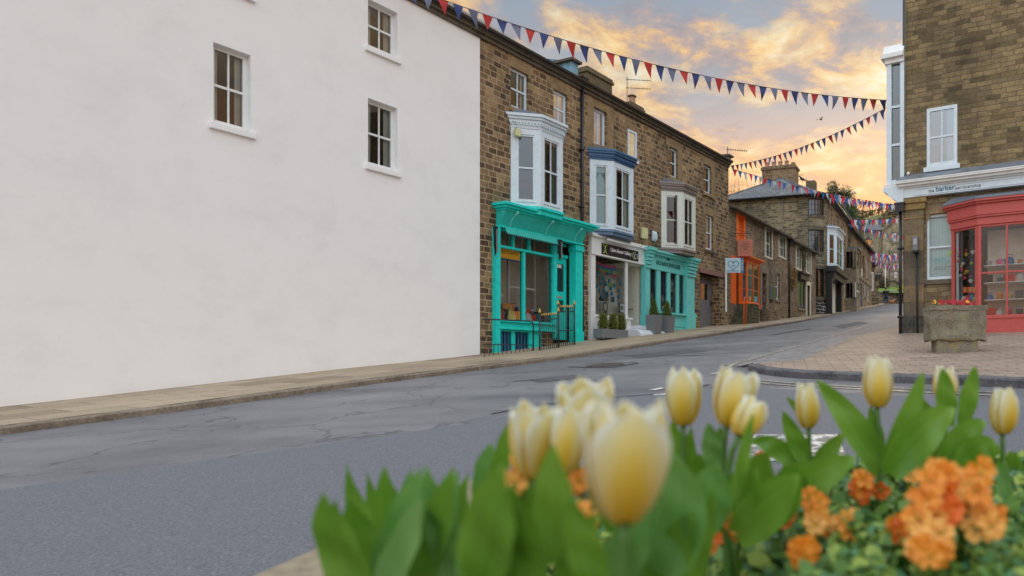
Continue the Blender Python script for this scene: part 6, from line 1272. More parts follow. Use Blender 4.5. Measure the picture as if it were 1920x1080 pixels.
HR = math.atan2(HF.s, HF.c); rnd = random.Random(8)
def hpos(px, py, off): x = HF.S(px, off); return HF.W(x, -off, HF.Z(px, py, off))
for i, (px, py) in enumerate([(1799, 476), (1812, 480), (1824, 476), (1797, 492), (1806, 497), (1815, 490), (1803, 508), (1813, 512), (1809, 524), (1822, 496), (1820, 530), (1800, 520)]):
    doll(hpos(px, py, .06 - .02 * (i % 3)), rnd.uniform(.13, .19), [TM[rnd.randrange(7)], TM[rnd.choice((1, 4, 0))], TM[rnd.choice((0, 3, 2, 6))]], 'small knitted toy in the red shop window, ' + ORD[i] + ' from the top left')
stg = MB(); 
for px in (1799, 1806, 1812, 1822): p0 = hpos(px, 440, .05); p1 = hpos(px, 530, .05); stg.tube([p0, p1], .004, 4)
tag(stg.build('toy_strings', SGN), 'dark strings holding the toys in the red shop window', 'string')
bx = MB(); first = None
for i, px in enumerate((1810, 1819.5, 1829)):
    loc = hpos(px, 549, .0); e = empty('orange_packet', loc, HR, ('left', 'middle', 'right')[i] + ' orange packet of the row standing in the red shop window', 'packet', 'orange packets in the red shop window'); MB().box(-.055, .055, -.03, .03, 0, .14).build('packet', ORG, e, bevel=.008); MB().lathe([(.03, 0), (.03, .006)], 10).build('label', TM[0], e, (0, -.032, .07), (R(90), 0, 0))
for i, (px, py, m) in enumerate(((1808, 566, TM[4]), (1815, 564, TM[3]), (1823, 563, TM[2]), (1828, 566, TM[5]))):
    tag(MB().lathe([(.04, 0), (.07, .04), (.075, .08), (.05, .12), (.01, .14)], 12).build('ball', m, None, hpos(px, py, .02)), ('cream', 'red', 'blue', 'green')[i] + ' round toy on the shelf of the red shop window', 'toy')
# stone trough on its plinth
TYY = 12.0; t0 = at(1738, 640, TYY); t1 = at(1838, 640, TYY); tb0 = at(1750, 657, TYY); tw = t1.x - t0.x
tg = empty('stone_trough', (t0.x, TYY, gz(t0.x + .5, TYY) + .1), R(-3), 'big rough lichened stone trough planter on a stone block before the office', 'planter')
zb_ = t0.z - (gz(t0.x + .5, TYY) + .1); zt_ = at(0, 576, TYY).z - (gz(t0.x + .5, TYY) + .1)
TRM, t_, b_ = newmat('lichened_stone'); co = obj_co(t_); a_ = noise(t_, co, 3.2, 6, .7); c_ = noise(t_, co, 30, 6, .75); d_ = noise(t_, co, 75, 3, .7)
rr = ramp(t_, a_, [(.3, (.10, .085, .06)), (.45, (.22, .185, .125)), (.56, (.25, .23, .16)), (.68, (.36, .26, .09))]); rr = mix(t_, ramp(t_, d_, [(.56, (0, 0, 0)), (.64, (1, 1, 1))]), rr, (.42, .43, .36)); rr = mix(t_, ramp(t_, c_, [(.30, (1, 1, 1)), (.42, (0, 0, 0))]), rr, (.03, .03, .022))
t_.links.new(rr, b_.inputs['Base Color']); b_.inputs['Roughness'].default_value = .95; bump(t_, b_, c_, 1.0, .03)
def rough_block(x0, x1, y0, y1, z0, z1, name, mat, parent, amp=.02, taper=0, seed=1, hollow=0):
    bm = bmesh.new(); bmesh.ops.create_cube(bm, size=1); bmesh.ops.subdivide_edges(bm, edges=bm.edges, cuts=14, use_grid_fill=True); from mathutils import noise as mn
    for v in bm.verts:
        x, y, z = v.co.x + .5, v.co.y + .5, v.co.z + .5; k = 1 - taper * (1 - z); cx = (x0 + x1) / 2; cy = (y0 + y1) / 2
        v.co = Vector((cx + (x - .5) * (x1 - x0) * k, cy + (y - .5) * (y1 - y0) * k, z0 + z * (z1 - z0))); rr_ = mn.noise_vector(v.co * 5 + Vector((seed, 0, 0))) * amp + mn.noise_vector(v.co * 17) * amp * .4; v.co += rr_
        if z < .05: v.co.z += amp * 2.0 * mn.noise(Vector((v.co.x * 4, seed, 0)))
    if hollow:
        pass
    me = bpy.data.meshes.new(name); bm.to_mesh(me); bm.free(); me.materials.append(mat); o = bpy.data.objects.new(name, me); col.objects.link(o); o.parent = parent
    b = o.modifiers.new('bevel', 'BEVEL'); b.width = .015; b.segments = 1; b.limit_method = 'ANGLE'; b.angle_limit = .9
    for p in me.polygons: p.use_smooth = True
    return o
rough_block(-.01, tw + .02, -.28, .28, zb_, zt_ - .04, 'basin', TRM, tg, .034, .04, 3)
for (a0, a1, b0, b1) in ((-.012, tw + .022, -.29, -.20), (-.012, tw + .022, .2, .29), (-.012, .08, -.2, .2), (tw - .07, tw + .022, -.2, .2)): rough_block(a0, a1, b0, b1, zt_ - .07, zt_ + .01, 'rim', TRM, tg, .008, 0, 5)
MB().box(.08, tw - .07, -.2, .2, zt_ - .06, zt_ - .025).build('soil', BRN, tg)
rough_block(.12, tw - .12, -.22, .22, -.12, zb_ + .03, 'plinth_block', TRM, tg, .014, 0, 9)
PRM = paint('petal_red', (.34, .002, .010), .6, .1); PYM = paint('petal_yellow', (.8, .5, .02), .5, .1); PGR = leafmat('pansy_leaf', (.03, .08, .015), (.08, .16, .03))
rnd = random.Random(21)
def smallflower(name, loc, s, mat, label, grp, eye=None, up=None):
    mb = MB(); n = Vector(up or (rnd.uniform(-.6, .6), -1, rnd.uniform(.1, .9))).normalized(); u = n.orthogonal().normalized(); v = n.cross(u)
    for k in range(5):
        a = k * 1.2566 + rnd.uniform(-.15, .15); d = u * math.cos(a) + v * math.sin(a); w = n.cross(d); t = s * rnd.uniform(.85, 1.1); c0 = d * t * .1
        ring = [c0, d * t * .45 + w * t * .38 + n * t * .12, d * t * .85 + w * t * .36 + n * t * .2, d * t * 1.02 + n * t * .1, d * t * .85 - w * t * .36 + n * t * .2, d * t * .45 - w * t * .38 + n * t * .12]
        mb.face(ring, 0, True)
    mb.lathe([(s * .14, -s * .02), (s * .10, s * .08)], 6, mi=1); mb.tube([(0, 0, 0), -n * s * .7, -n * s * .7 + Vector((0, 0, -s * 1.2))], s * .07, 4, 2)
    return tag(mb.build(name, [mat, eye or mat, PGR], None, loc, recalc=False), label, 'flower', grp)
tzz = at(0, 572, TYY).z
for i in range(40):
    x = t0.x + .03 + (tw - .12) * (rnd.random() ** .8) * .82; m = PRM if rnd.random() < .86 else PYM
    smallflower('pansy', (x + .04, TYY + rnd.uniform(-.28, .1), tzz + rnd.uniform(-.01, .06)), rnd.uniform(.032, .05), m, 'small red pansy in the stone trough' if m is PRM else 'small yellow pansy in the stone trough', 'pansies in the stone trough' if m is PRM else 'yellow pansies in the stone trough')
blobs('trough_foliage', [PGR, PGR, PGR], [((t0.x + tw * .5, TYY - .02, tzz - .04), tw * .42, .2, .05)], 500, .03, kind='stuff')
smallflower('pansy', at(1812, 564, 11.9), .065, PRM, 'largest red bloom at the right of the stone trough', None, up=(0, -1, .3))

# ================================================================== ground, road, pavements
ASP, t_, b_ = newmat('asphalt'); co = obj_co(t_); a_ = noise(t_, co, .35, 6, .65); c_ = noise(t_, co, 90, 4, .8); e_ = noise(t_, co, 2.2, 7, .7)
rr = ramp(t_, a_, [(.3, (.10, .102, .112)), (.7, (.21, .205, .21))]); rr = mix(t_, .9, rr, ramp(t_, c_, [(.3, (.5, .5, .5)), (.52, (1, 1, 1)), (.72, (1.5, 1.5, 1.5))]), 'MULTIPLY'); rr = mix(t_, .7, rr, ramp(t_, e_, [(.32, (.72, .72, .74)), (.5, (1, 1, 1))]), 'MULTIPLY')
mpt = nd(t_, 'ShaderNodeMapping'); t_.links.new(co, mpt.inputs[0]); mpt.inputs['Rotation'].default_value = (0, 0, R(-61.8)); mpt.inputs['Scale'].default_value = (.07, 1.1, 1); tr_ = noise(t_, mpt.outputs[0], 1.0, 4, .55); rr = mix(t_, .8, rr, ramp(t_, tr_, [(.36, (.72, .72, .74)), (.5, (1, 1, 1)), (.66, (1.18, 1.17, 1.15))]), 'MULTIPLY')
vo = nd(t_, 'ShaderNodeTexVoronoi', feature='DISTANCE_TO_EDGE'); vo.inputs['Scale'].default_value = .55; wv_ = nd(t_, 'ShaderNodeVectorMath', operation='ADD'); ns_ = nd(t_, 'ShaderNodeTexNoise'); ns_.inputs['Scale'].default_value = 1.6; ns_.inputs['Detail'].default_value = 6; t_.links.new(co, ns_.inputs[0]); t_.links.new(co, wv_.inputs[0]); t_.links.new(ns_.outputs['Color'], wv_.inputs[1]); t_.links.new(wv_.outputs[0], vo.inputs[0]); rr = mix(t_, ramp(t_, vo.outputs['Distance'], [(.003, (.75, .75, .75)), (.012, (0, 0, 0))]), rr, (.04, .04, .042))
t_.links.new(rr, b_.inputs['Base Color']); b_.inputs['Roughness'].default_value = .62; bump(t_, b_, c_, .5, .01)
ASD, t_, b_ = newmat('asphalt_rough'); co = obj_co(t_); c_ = noise(t_, co, 60, 4, .85); rr = ramp(t_, c_, [(.35, (.075, .078, .09)), (.5, (.125, .13, .15)), (.68, (.22, .225, .25))]); t_.links.new(rr, b_.inputs['Base Color']); b_.inputs['Roughness'].default_value = .75; bump(t_, b_, c_, .7, .015)
def paving(name, cols, mortar, bw, bh, rot, wear=.5):
    m, t, b = newmat(name); co = obj_co(t); mp = nd(t, 'ShaderNodeMapping'); t.links.new(co, mp.inputs[0]); mp.inputs['Rotation'].default_value = (0, 0, rot)
    wn = nd(t, 'ShaderNodeTexNoise'); wn.inputs['Scale'].default_value = 1.4; t.links.new(mp.outputs[0], wn.inputs[0]); sc = nd(t, 'ShaderNodeVectorMath', operation='SCALE'); t.links.new(wn.outputs['Color'], sc.inputs[0]); sc.inputs['Scale'].default_value = .05; ad = nd(t, 'ShaderNodeVectorMath', operation='ADD'); t.links.new(mp.outputs[0], ad.inputs[0]); t.links.new(sc.outputs[0], ad.inputs[1])
    br = nd(t, 'ShaderNodeTexBrick'); t.links.new(ad.outputs[0], br.inputs[0]); br.inputs['Scale'].default_value = 1; br.inputs['Brick Width'].default_value = bw; br.inputs['Row Height'].default_value = bh; br.inputs['Mortar Size'].default_value = .0085; br.inputs['Mortar Smooth'].default_value = .5
    br.inputs['Color1'].default_value = (0, 0, 0, 1); br.inputs['Color2'].default_value = (1, 1, 1, 1); br.offset = .5; n = len(cols); rc = ramp(t, br.outputs[0], [(i / (n - 1), x) for i, x in enumerate(cols)])
    g = noise(t, co, 1.1, 6, .7); h = noise(t, co, 28, 4, .7); mc = mix(t, br.outputs['Fac'], rc, mortar); mc = mix(t, wear, mc, ramp(t, g, [(.32, (.62, .62, .62)), (.6, (1.1, 1.08, 1.05))]), 'MULTIPLY'); mc = mix(t, .8, mc, ramp(t, h, [(.3, (.7, .7, .7)), (.6, (1.1, 1.1, 1.1))]), 'MULTIPLY')
    t.links.new(mc, b.inputs['Base Color']); b.inputs['Roughness'].default_value = .7; iv = nd(t, 'ShaderNodeMath', operation='MULTIPLY_ADD'); t.links.new(br.outputs['Fac'], iv.inputs[0]); iv.inputs[1].default_value = -1; t.links.new(h, iv.inputs[2]); bump(t, b, iv.outputs[0], .5, .012); return m
PVL = paving('york_paving', [(.26, .19, .125), (.42, .33, .23), (.34, .26, .17), (.45, .35, .25)], (.09, .07, .05), .95, .62, R(-62))
PVR = paving('block_paving', [(.24, .175, .135), (.34, .255, .19), (.29, .215, .165)], (.08, .06, .045), .38, .2, R(4), .6)
PVG = paving('channel_setts', [(.17, .165, .17), (.24, .225, .22), (.20, .19, .19)], (.09, .085, .085), .3, .16, R(-35), .5)
GRD, t_, b_ = newmat('ground_earth'); t_.links.new(ramp(t_, noise(t_, obj_co(t_), .05, 8, .7), [(.3, (.05, .06, .025)), (.7, (.11, .10, .05))]), b_.inputs['Base Color']); b_.inputs['Roughness'].default_value = .95
sheet('ground', [xy_(-60, -160), xy_(129, -160), xy_(129, 160), xy_(-60, 160)], -.06, GRD)
kp = [G(px, py) for px, py in ((921, 692), (1005, 681), (1090, 669), (1201, 651.5), (1301, 636), (1390, 622), (1500, 604.5), (1560, 591.5), (1600, 583.5), (1640, 577), (1672, 569.5), (1690, 566))]
kd = (kp[1] - kp[0]).normalized(); kp = [kp[0] - kd * 26, kp[0] - kd * 8] + kp
kpr = [kp[-1] + (kp[-1] - kp[-2]).normalized() * 20]
rp_ = [G(px, py) for px, py in ((1380, 684), (1440, 667), (1500, 650), (1560, 632), (1625, 612), (1690, 596))]; rd_ = (rp_[-1] - rp_[-2]).normalized()
sheet('road', kp + kpr + [kpr[0] + Vector((22, -5)), Vector((34, 30)), Vector((34, -14)), Vector((-20, -14))], 0, ASP)
# darker worn surfacing where the side road begins
sp_ = [G(px, py) for px, py in ((921, 790), (1010, 762), (1170, 742), (1300, 735), (1420, 728), (1600, 738), (1840, 752))]
sheet('road_patch', sp_ + [G(1900, 760), Vector((6, 1.5)), Vector((3, -2)), Vector((-8, -2)), Vector((-9, 2))], .004, ASD)
ASR = paint('asphalt_repair', (.085, .085, .09), .8, .35, 9, bmp=.4)
for pts_ in (((1165, 668), (1290, 655), (1330, 658), (1200, 672)), ((1560, 612), (1610, 603), (1630, 606), (1580, 616)), ((990, 712), (1075, 703), (1100, 708), (1010, 718))): sheet('road_repair', [G(*q_) for q_ in pts_], .005, ASR)
# left pavement from kerb to the fronts
lp_ = [p + Vector((-.0, 0)) for p in kp]; fr_ = [F0.W(-3, .6), A.W(0, .6), BF.W(BF.S(1530), .8), CF.W(.5, .6), CF.W(LEN, .6), DF.W(Ld, .6), DF.W(Ld + 14, -2)]
for k in range(len(kp) - 1): pass
FRF = [(F0.W(-3, .8)), (A.W(A.S(1366), .8)), (BF.W(BF.S(1530), .8)), (CF.W(LEN, .8)), (DF.W(Ld, .6)), (DF.W(Ld + 14, .6))]
P2 = [Vector((q.x, q.y)) for q in FRF]
def pave_strip(name, near, far, dz, mat):
    """quads between two lines sampled along the street"""
    us = np.arange(uv_(near[0])[0], min(uv_(near[-1])[0], uv_(far[-1])[0]), .5); N_ = [uv_(p) for p in near]; F_ = [uv_(p) for p in far]; mb = MB()
    vn = np.interp(us, [p[0] for p in N_], [p[1] for p in N_]); vf = np.interp(us, [p[0] for p in F_], [p[1] for p in F_]); ids = []
    for u, a, b in zip(us, vn, vf):
        z = f(u); ids.append((mb.pt((*xy_(u, a - .11), z + dz)), mb.pt((*xy_(u, (a + b) / 2), z + dz + .02)), mb.pt((*xy_(u, b), z + dz + .05))))
    for A_, B_ in zip(ids, ids[1:]):
        mb.idx([A_[1], A_[0], B_[0], B_[1]]); mb.idx([A_[2], A_[1], B_[1], B_[2]])
    return tag(mb.build(name, mat, recalc=False), kind='structure')
pave_strip('pavement', kp + [DF.W(Ld + 12, -3).xy], P2, .10, PVL)
KRB = plainstone('kerbstone', [(.13, .105, .08), (.24, .19, .14), (.30, .25, .19)], 2.5); KRD = plainstone('kerb_dark', [(.04, .042, .05), (.11, .11, .12), (.17, .165, .165)], 4)
sweep_kerb('kerb', kp, .13, .09, KRB, 1)
# right pavement: raised front kerb, flush along the street
kc = [G(px, py) for px, py in ((1392, 688), (1402, 694), (1420, 700.5), (1450, 705.5), (1500, 710), (1560, 713), (1640, 716.5), (1740, 721), (1840, 725), (1960, 731))]
kc.append(kc[-1] + (kc[-1] - kc[-2]).normalized() * 12)
zr_ = .09
hc = HF.W(-.3, -.2); 
rpoly = rp_ + [rp_[-1] + rd_ * 6, HF.W(1, 8).xy, HF.W(14, 3).xy] + [kc[-1] + Vector((3, 6))] + kc[::-1]
sheet('channel_setts', [rp_[0] + Vector((-.3, .1))] + [p + Vector((-.25, .12)) for p in rp_[1:]] + [rp_[-1] + rd_ * 30, rp_[-1] + rd_ * 30 + Vector((3, -2)), rp_[-1] + Vector((2, -1))] + [p + Vector((2.2, -1.6)) for p in rp_[::-1][:4]] + [kc[3], kc[1], kc[0]], .008, PVG)
mb = MB()
inner = [G(px, py) for px, py in ((1412, 690), (1450, 689), (1490, 686), (1540, 675), (1560, 665), (1578, 654), (1625, 632), (1697, 617))]
sheet('right_pavement', inner + [HF.W(1, 8).xy, HF.W(14, 3).xy, kc[-1] + Vector((2, 4))] + [p + Vector((0, .1)) for p in kc[::-1][:-2]], .085, PVR)
sweep_kerb('front_kerb', kc[1:], .16, .10, KRD, 1)
# wedge easing the pavement down to the setts
wd_ = MB()
for a, b in zip(inner, inner[1:]):
    n_ = max(1, int((b - a).length / .4))
    for i in range(n_):
        p = a.lerp(b, i / n_); q = a.lerp(b, (i + 1) / n_); off = Vector((-.30, .18)); P_2, Q_2 = p + off, q + off
        wd_.face([(p.x, p.y, gz(*p) + .085), (q.x, q.y, gz(*q) + .085), (Q_2.x, Q_2.y, gz(*Q_2) + .009), (P_2.x, P_2.y, gz(*P_2) + .009)])
tag(wd_.build('pavement_ramp', PVR, recalc=False), kind='structure')
# lines
PLN, t_, b_ = newmat('line_paint'); co = obj_co(t_); n_ = noise(t_, co, 14, 6, .75); t_.links.new(mix(t_, ramp(t_, n_, [(.40, (1, 1, 1)), (.50, (0, 0, 0))]), (.66, .65, .60), (.15, .15, .16)), b_.inputs['Base Color'])
PLY, t_, b_ = newmat('line_paint_yellow'); co = obj_co(t_); n_ = noise(t_, co, 12, 6, .75); t_.links.new(mix(t_, ramp(t_, n_, [(.44, (1, 1, 1)), (.60, (0, 0, 0))]), (.50, .44, .30), (.17, .165, .16)), b_.inputs['Base Color'])
def stripe(name, pts, w_, mat, dz=.009):
    pts = [Vector(p).xy if len(p) > 2 else Vector(p) for p in pts]; res = []
    for a, b in zip(pts, pts[1:]): n = max(1, int((b - a).length / .25)); res += [a.lerp(b, i / n) for i in range(n)]
    res.append(pts[-1]); mb = MB(); ids = []
    for i, p in enumerate(res):
        d = (res[min(i + 1, len(res) - 1)] - res[max(i - 1, 0)]).normalized(); n = Vector((-d.y, d.x)) * w_ / 2; ids.append([mb.pt((*(p + n * s), gz(*(p + n * s)) + dz)) for s in (1, -1)])
    for A_, B_ in zip(ids, ids[1:]): mb.idx([A_[0], A_[1], B_[1], B_[0]])
    return tag(mb.build(name, mat, recalc=False), kind='structure')
kl = [G(px, py) for px, py in ((1412, 712), (1440, 716), (1500, 720.5), (1600, 726), (1740, 732), (1900, 739))]
kl2 = [G(px, py) for px, py in ((1416, 717), (1440, 720.5), (1500, 725), (1600, 730.5), (1740, 737), (1900, 744))]
stripe('yellow_line', kl, .045, PLY); stripe('yellow_line', kl2, .045, PLY)
stripe('yellow_line', [p + Vector((-.02, .02)) for p in rp_[:5]] , .05, PLY, .016)
stripe('yellow_line', [G(px, py) for px, py in ((1352, 694), (1366, 688), (1385, 680))], .08, PLY)
stripe('white_dash', [G(px, py) for px, py in ((1222, 733), (1245, 728.5))], .12, PLN); stripe('white_dash', [G(px, py) for px, py in ((1335, 702), (1350, 699))], .1, PLN); stripe('white_dash', [G(px, py) for px, py in ((1225, 742), (1250, 740))], .1, PLN)
stripe('white_dash', [G(1518, 662), G(1560, 655.5), G(1576, 651)], .08, PLY, .014)
stripe('white_dash', [G(1645, 592), G(1662, 591.5)], .2, PLN)
q = [G(px, py) for px, py in ((1414, 817), (1570, 817), (1590, 868), (1392, 868))]
GVW, t_, b_ = newmat('give_way_paint'); co = obj_co(t_); n_ = noise(t_, co, 9, 6, .8); t_.links.new(mix(t_, ramp(t_, n_, [(.49, (1, 1, 1)), (.54, (0, 0, 0))]), (.60, .59, .55), (.13, .13, .14)), b_.inputs['Base Color'])
sheet('give_way_mark', q, .009, GVW); sheet('give_way_mark', [G(px, py) for px, py in ((1180, 872), (1330, 872), (1340, 915), (1165, 915))], .009, GVW)
# iron cover and repaired crack
mh = G(1135, 685); ic = empty('manhole_cover', (mh.x, mh.y, gz(*mh) + .004), DD, 'rusty iron cover set in the patched asphalt', 'manhole cover')
sl_ = math.atan2(f(uv_(mh)[0] + .5) - f(uv_(mh)[0] - .5), 1.0)
mcv = MB(); mcv.lathe([(.38, 0), (.38, .006), (.34, .006), (.34, .003)], 28); mcv_o = mcv.build('frame', paint('rusty_iron', (.10, .075, .06), .6, .4, 8), ic); mcv_o.rotation_euler = (0, -sl_, 0)
cvm = MB()
for i in range(-4, 5):
    hw = math.sqrt(max(.0, .32 ** 2 - (i * .07) ** 2)); cvm.box(i * .07 - .022, i * .07 + .022, -hw, hw, .003, .008)
cvo = cvm.build('cover', MATS['rusty_iron'], ic); cvo.rotation_euler = (0, -sl_, 0)
CRK = paint('tar_seam', (.035, .033, .035), .6, .3)
stripe('tar_seam', [G(px, py) for px, py in ((1065, 688), (1105, 689.5), (1150, 689), (1195, 681.5))], .10, CRK, .007); stripe('tar_seam', [G(px, py) for px, py in ((1100, 682.5), (1150, 680.5), (1197, 680.8))], .05, CRK, .007); stripe('tar_seam', [G(px, py) for px, py in ((1075, 669.5), (1180, 667.5), (1290, 667.5), (1380, 668))], .035, CRK, .007)
stripe('tar_seam', [G(px, py) for px, py in ((960, 715), (1005, 714), (1045, 713))], .05, CRK, .007); stripe('tar_seam', [G(px, py) for px, py in ((921, 778), (1000, 762), (1130, 748), (1270, 737), (1330, 722))], .05, CRK, .007)
stripe('tar_seam', [G(px, py) for px, py in ((1450, 628), (1490, 621), (1520, 617))], .16, CRK, .007)

# ================================================================== hills, woods and trees
HIL, t_, b_ = newmat('hillside'); co = obj_co(t_); a_ = noise(t_, co, .02, 5, .6, dist=.6); c_ = noise(t_, co, .25, 8, .75)
rr = ramp(t_, a_, [(.35, (.14, .09, .05)), (.48, (.16, .13, .055)), (.56, (.13, .19, .05)), (.66, (.25, .18, .06))]); rr = mix(t_, .9, rr, ramp(t_, c_, [(.3, (.45, .42, .4)), (.6, (1.15, 1.1, 1)), ]), 'MULTIPLY'); t_.links.new(rr, b_.inputs['Base Color']); b_.inputs['Roughness'].default_value = .95
from mathutils import noise as mn
mb = MB(); nx_, ny_ = 90, 40; ids = []
for j in range(ny_):
    Y = 118 + j * 9.5
    for i in range(nx_):
        X = -260 + i * 7.2; ridge = 69 - .0009 * (X - 95) ** 2 - max(0, (60 - X)) * .42; ridge = max(ridge, 4) + 6 * mn.noise(Vector((X * .02, 3, 0))) + 2 * mn.noise(Vector((X * .09, 1, 0))); t = min(1, max(0, (Y - 118) / 200)); t = t * t * (3 - 2 * t)
        z = 8 + (ridge - 8) * t + 1.5 * mn.noise(Vector((X * .03, Y * .03, 7))); mb.pt((X, Y, z)); 
for j in range(ny_ - 1):
    for i in range(nx_ - 1): a = j * nx_ + i; mb.idx([a, a + 1, a + nx_ + 1, a + nx_], 0, True)
hill = tag(mb.build('hill', HIL, recalc=False), kind='structure')
def hz(X, Y):
    ridge = 69 - .0009 * (X - 95) ** 2 - max(0, (60 - X)) * .42; ridge = max(ridge, 4) + 6 * mn.noise(Vector((X * .02, 3, 0))) + 2 * mn.noise(Vector((X * .09, 1, 0))); t = min(1, max(0, (Y - 118) / 200)); t = t * t * (3 - 2 * t)
    return 8 + (ridge - 8) * t + 1.5 * mn.noise(Vector((X * .03, Y * .03, 7)))
WD1 = leafmat('winter_wood', (.13, .085, .045), (.22, .15, .07), .2, .9); WD2 = leafmat('olive_wood', (.11, .11, .035), (.18, .17, .05), .2, .9); WD3 = leafmat('green_wood', (.03, .06, .02), (.06, .10, .03), .2, .9)
rnd = random.Random(5); bx = []
for i in range(260):
    X = rnd.uniform(20, 170); Y = rnd.uniform(200, 350)
    if mn.noise(Vector((X * .03, Y * .02, 2))) < -.05 and Y < 300: continue
    s = rnd.uniform(1.6, 3.0); bx.append(((X, Y, hz(X, Y) + s * .7), s, s, s * .9))
blobs('hillside_wood', [WD1, WD2, WD3], bx, 70, .7, kind='stuff', weights=(.5, .85))
BRK = paint('bark', (.09, .065, .045), .9, .4)
def bare_tree(loc, h, label, seed, levels=5, mat=BRK):
    rnd = random.Random(seed); e = empty('bare_tree', loc, 0, label, 'tree'); t = MB(); c = MB()
    def grow(p, d, l, r_, lv):
        n = 3; pts = [p]; 
        for i in range(n): d = (d + Vector((rnd.gauss(0, .16), rnd.gauss(0, .16), rnd.gauss(.03, .08)))).normalized(); p = p + d * l / n; pts.append(p)
        (t if lv < 2 else c).tube(pts, [r_ * (1 - .4 * i / n) for i in range(n + 1)], 5 if lv < 3 else 3, cap=False)
        if lv >= levels: return
        for k in range(3 if lv < 4 else 3):
            a = rnd.uniform(0, 6.28); s = d.orthogonal().normalized(); q = d.cross(s); nd_ = (d * .8 + (s * math.cos(a) + q * math.sin(a)) * rnd.uniform(.45, .85) + Vector((0, 0, .12))).normalized()
            st = pts[rnd.choice((2, 3))]; grow(st, nd_, l * rnd.uniform(.62, .82), r_ * .55, lv + 1)
    grow(Vector((0, 0, 0)), Vector((0, 0, 1)), h * .33, h * .028, 0); t.build('trunk', mat, e); c.build('crown', mat, e); return e
TWG = paint('twig_warm', (.20, .115, .06), .9, .3)
for i, (px, py, Y, h) in enumerate(((1392, 329, 66, 12), (1368, 338, 72, 11), (1418, 338, 78, 11))):
    p = at(px, py, Y); bare_tree((p.x, Y, p.z - h), h, ('bare winter tree showing over the slates left of the big chimney', 'bare winter tree right beside the end of the three-storey terrace', 'smaller bare tree behind the slate roof of the corner house')[i], 30 + i, 6, TWG)
EV1 = leafmat('evergreen_leaf', (.03, .065, .015), (.08, .13, .03), .15, .6); EV2 = leafmat('evergreen_light', (.12, .15, .04), (.2, .2, .06), .15, .6); EV3 = leafmat('evergreen_dark', (.012, .025, .01), (.03, .05, .015), .1, .7)
def leafy(loc, h, rad, label, seed, n=3800, leaf=.16, mats=None, name='evergreen_tree', trunk=.25):
    rnd = random.Random(seed); e = empty(name, loc, 0, label, 'tree'); t = MB(); c = MB(); t.tube([(0, 0, 0), (.05 * h * .1, 0, h * .5), (0, 0, h * .92)], [h * .02 + .08, h * .014, .03], 7)
    cl = []
    for i in range(46):
        z = trunk + (1 - trunk) * rnd.random() ** .9; k = math.sin(min(1, (1 - z) * 1.5 + .08) * math.pi * .5) ** .8; a = rnd.uniform(0, 6.28); rr_ = rad * k * rnd.uniform(.25, 1.0); q = Vector((rr_ * math.cos(a), rr_ * math.sin(a), z * h)); cl.append((q, rad * rnd.uniform(.18, .34))); t.tube([(0, 0, q.z - rr_ * .5), q], [.05, .015], 4)
    for i in range(n):
        q, r_ = cl[rnd.randrange(len(cl))]; d = Vector((rnd.gauss(0, 1), rnd.gauss(0, 1), rnd.gauss(0, .8))).normalized(); p = q + d * r_ * rnd.random() ** .5; s = leaf * rnd.uniform(.5, 1.2); u = (d + Vector((rnd.uniform(-1, 1), rnd.uniform(-1, 1), rnd.uniform(-1, 1)))).normalized(); v = u.orthogonal().normalized(); w = rnd.random()
        c.face([p - u * s, p + v * s * .5, p + u * s, p - v * s * .5], 0 if w < .6 else 1 if w < .8 else 2)
    t.build('trunk', BRK, e); c.build('crown', mats or [EV1, EV2, EV3], e, recalc=False); return e
p = at(1571, 343, 64); g0_ = gz(p.x, p.y); leafy((p.x, 64, g0_), p.z - g0_, 2.6, 'dark evergreen tree rising behind the corner house', 3, 11000, .10)
p = at(1588, 378, 62); leafy((p.x, 62, gz(p.x, p.y)), p.z - gz(p.x, p.y), 2.0, 'broad lower evergreen right behind the street end of the corner house', 4, 8500, .10)
p = at(1603, 400, 72); leafy((p.x, 72, gz(p.x, p.y)), p.z - gz(p.x, p.y), 1.6, 'small evergreen in front of the hillside at the end of the roofline', 9, 5000, .10)
for i, px in enumerate((1612, 1628, 1640)):
    Y = 300; p = at(px, 384 + i * 2, Y); bare_tree((p.x, Y, p.z - 14), 15, ('bare tree on the hill skyline, leftmost of three', 'bare tree on the hill skyline, middle of three', 'bare tree on the hill skyline, rightmost of three')[i], 60 + i, 5, TWG)

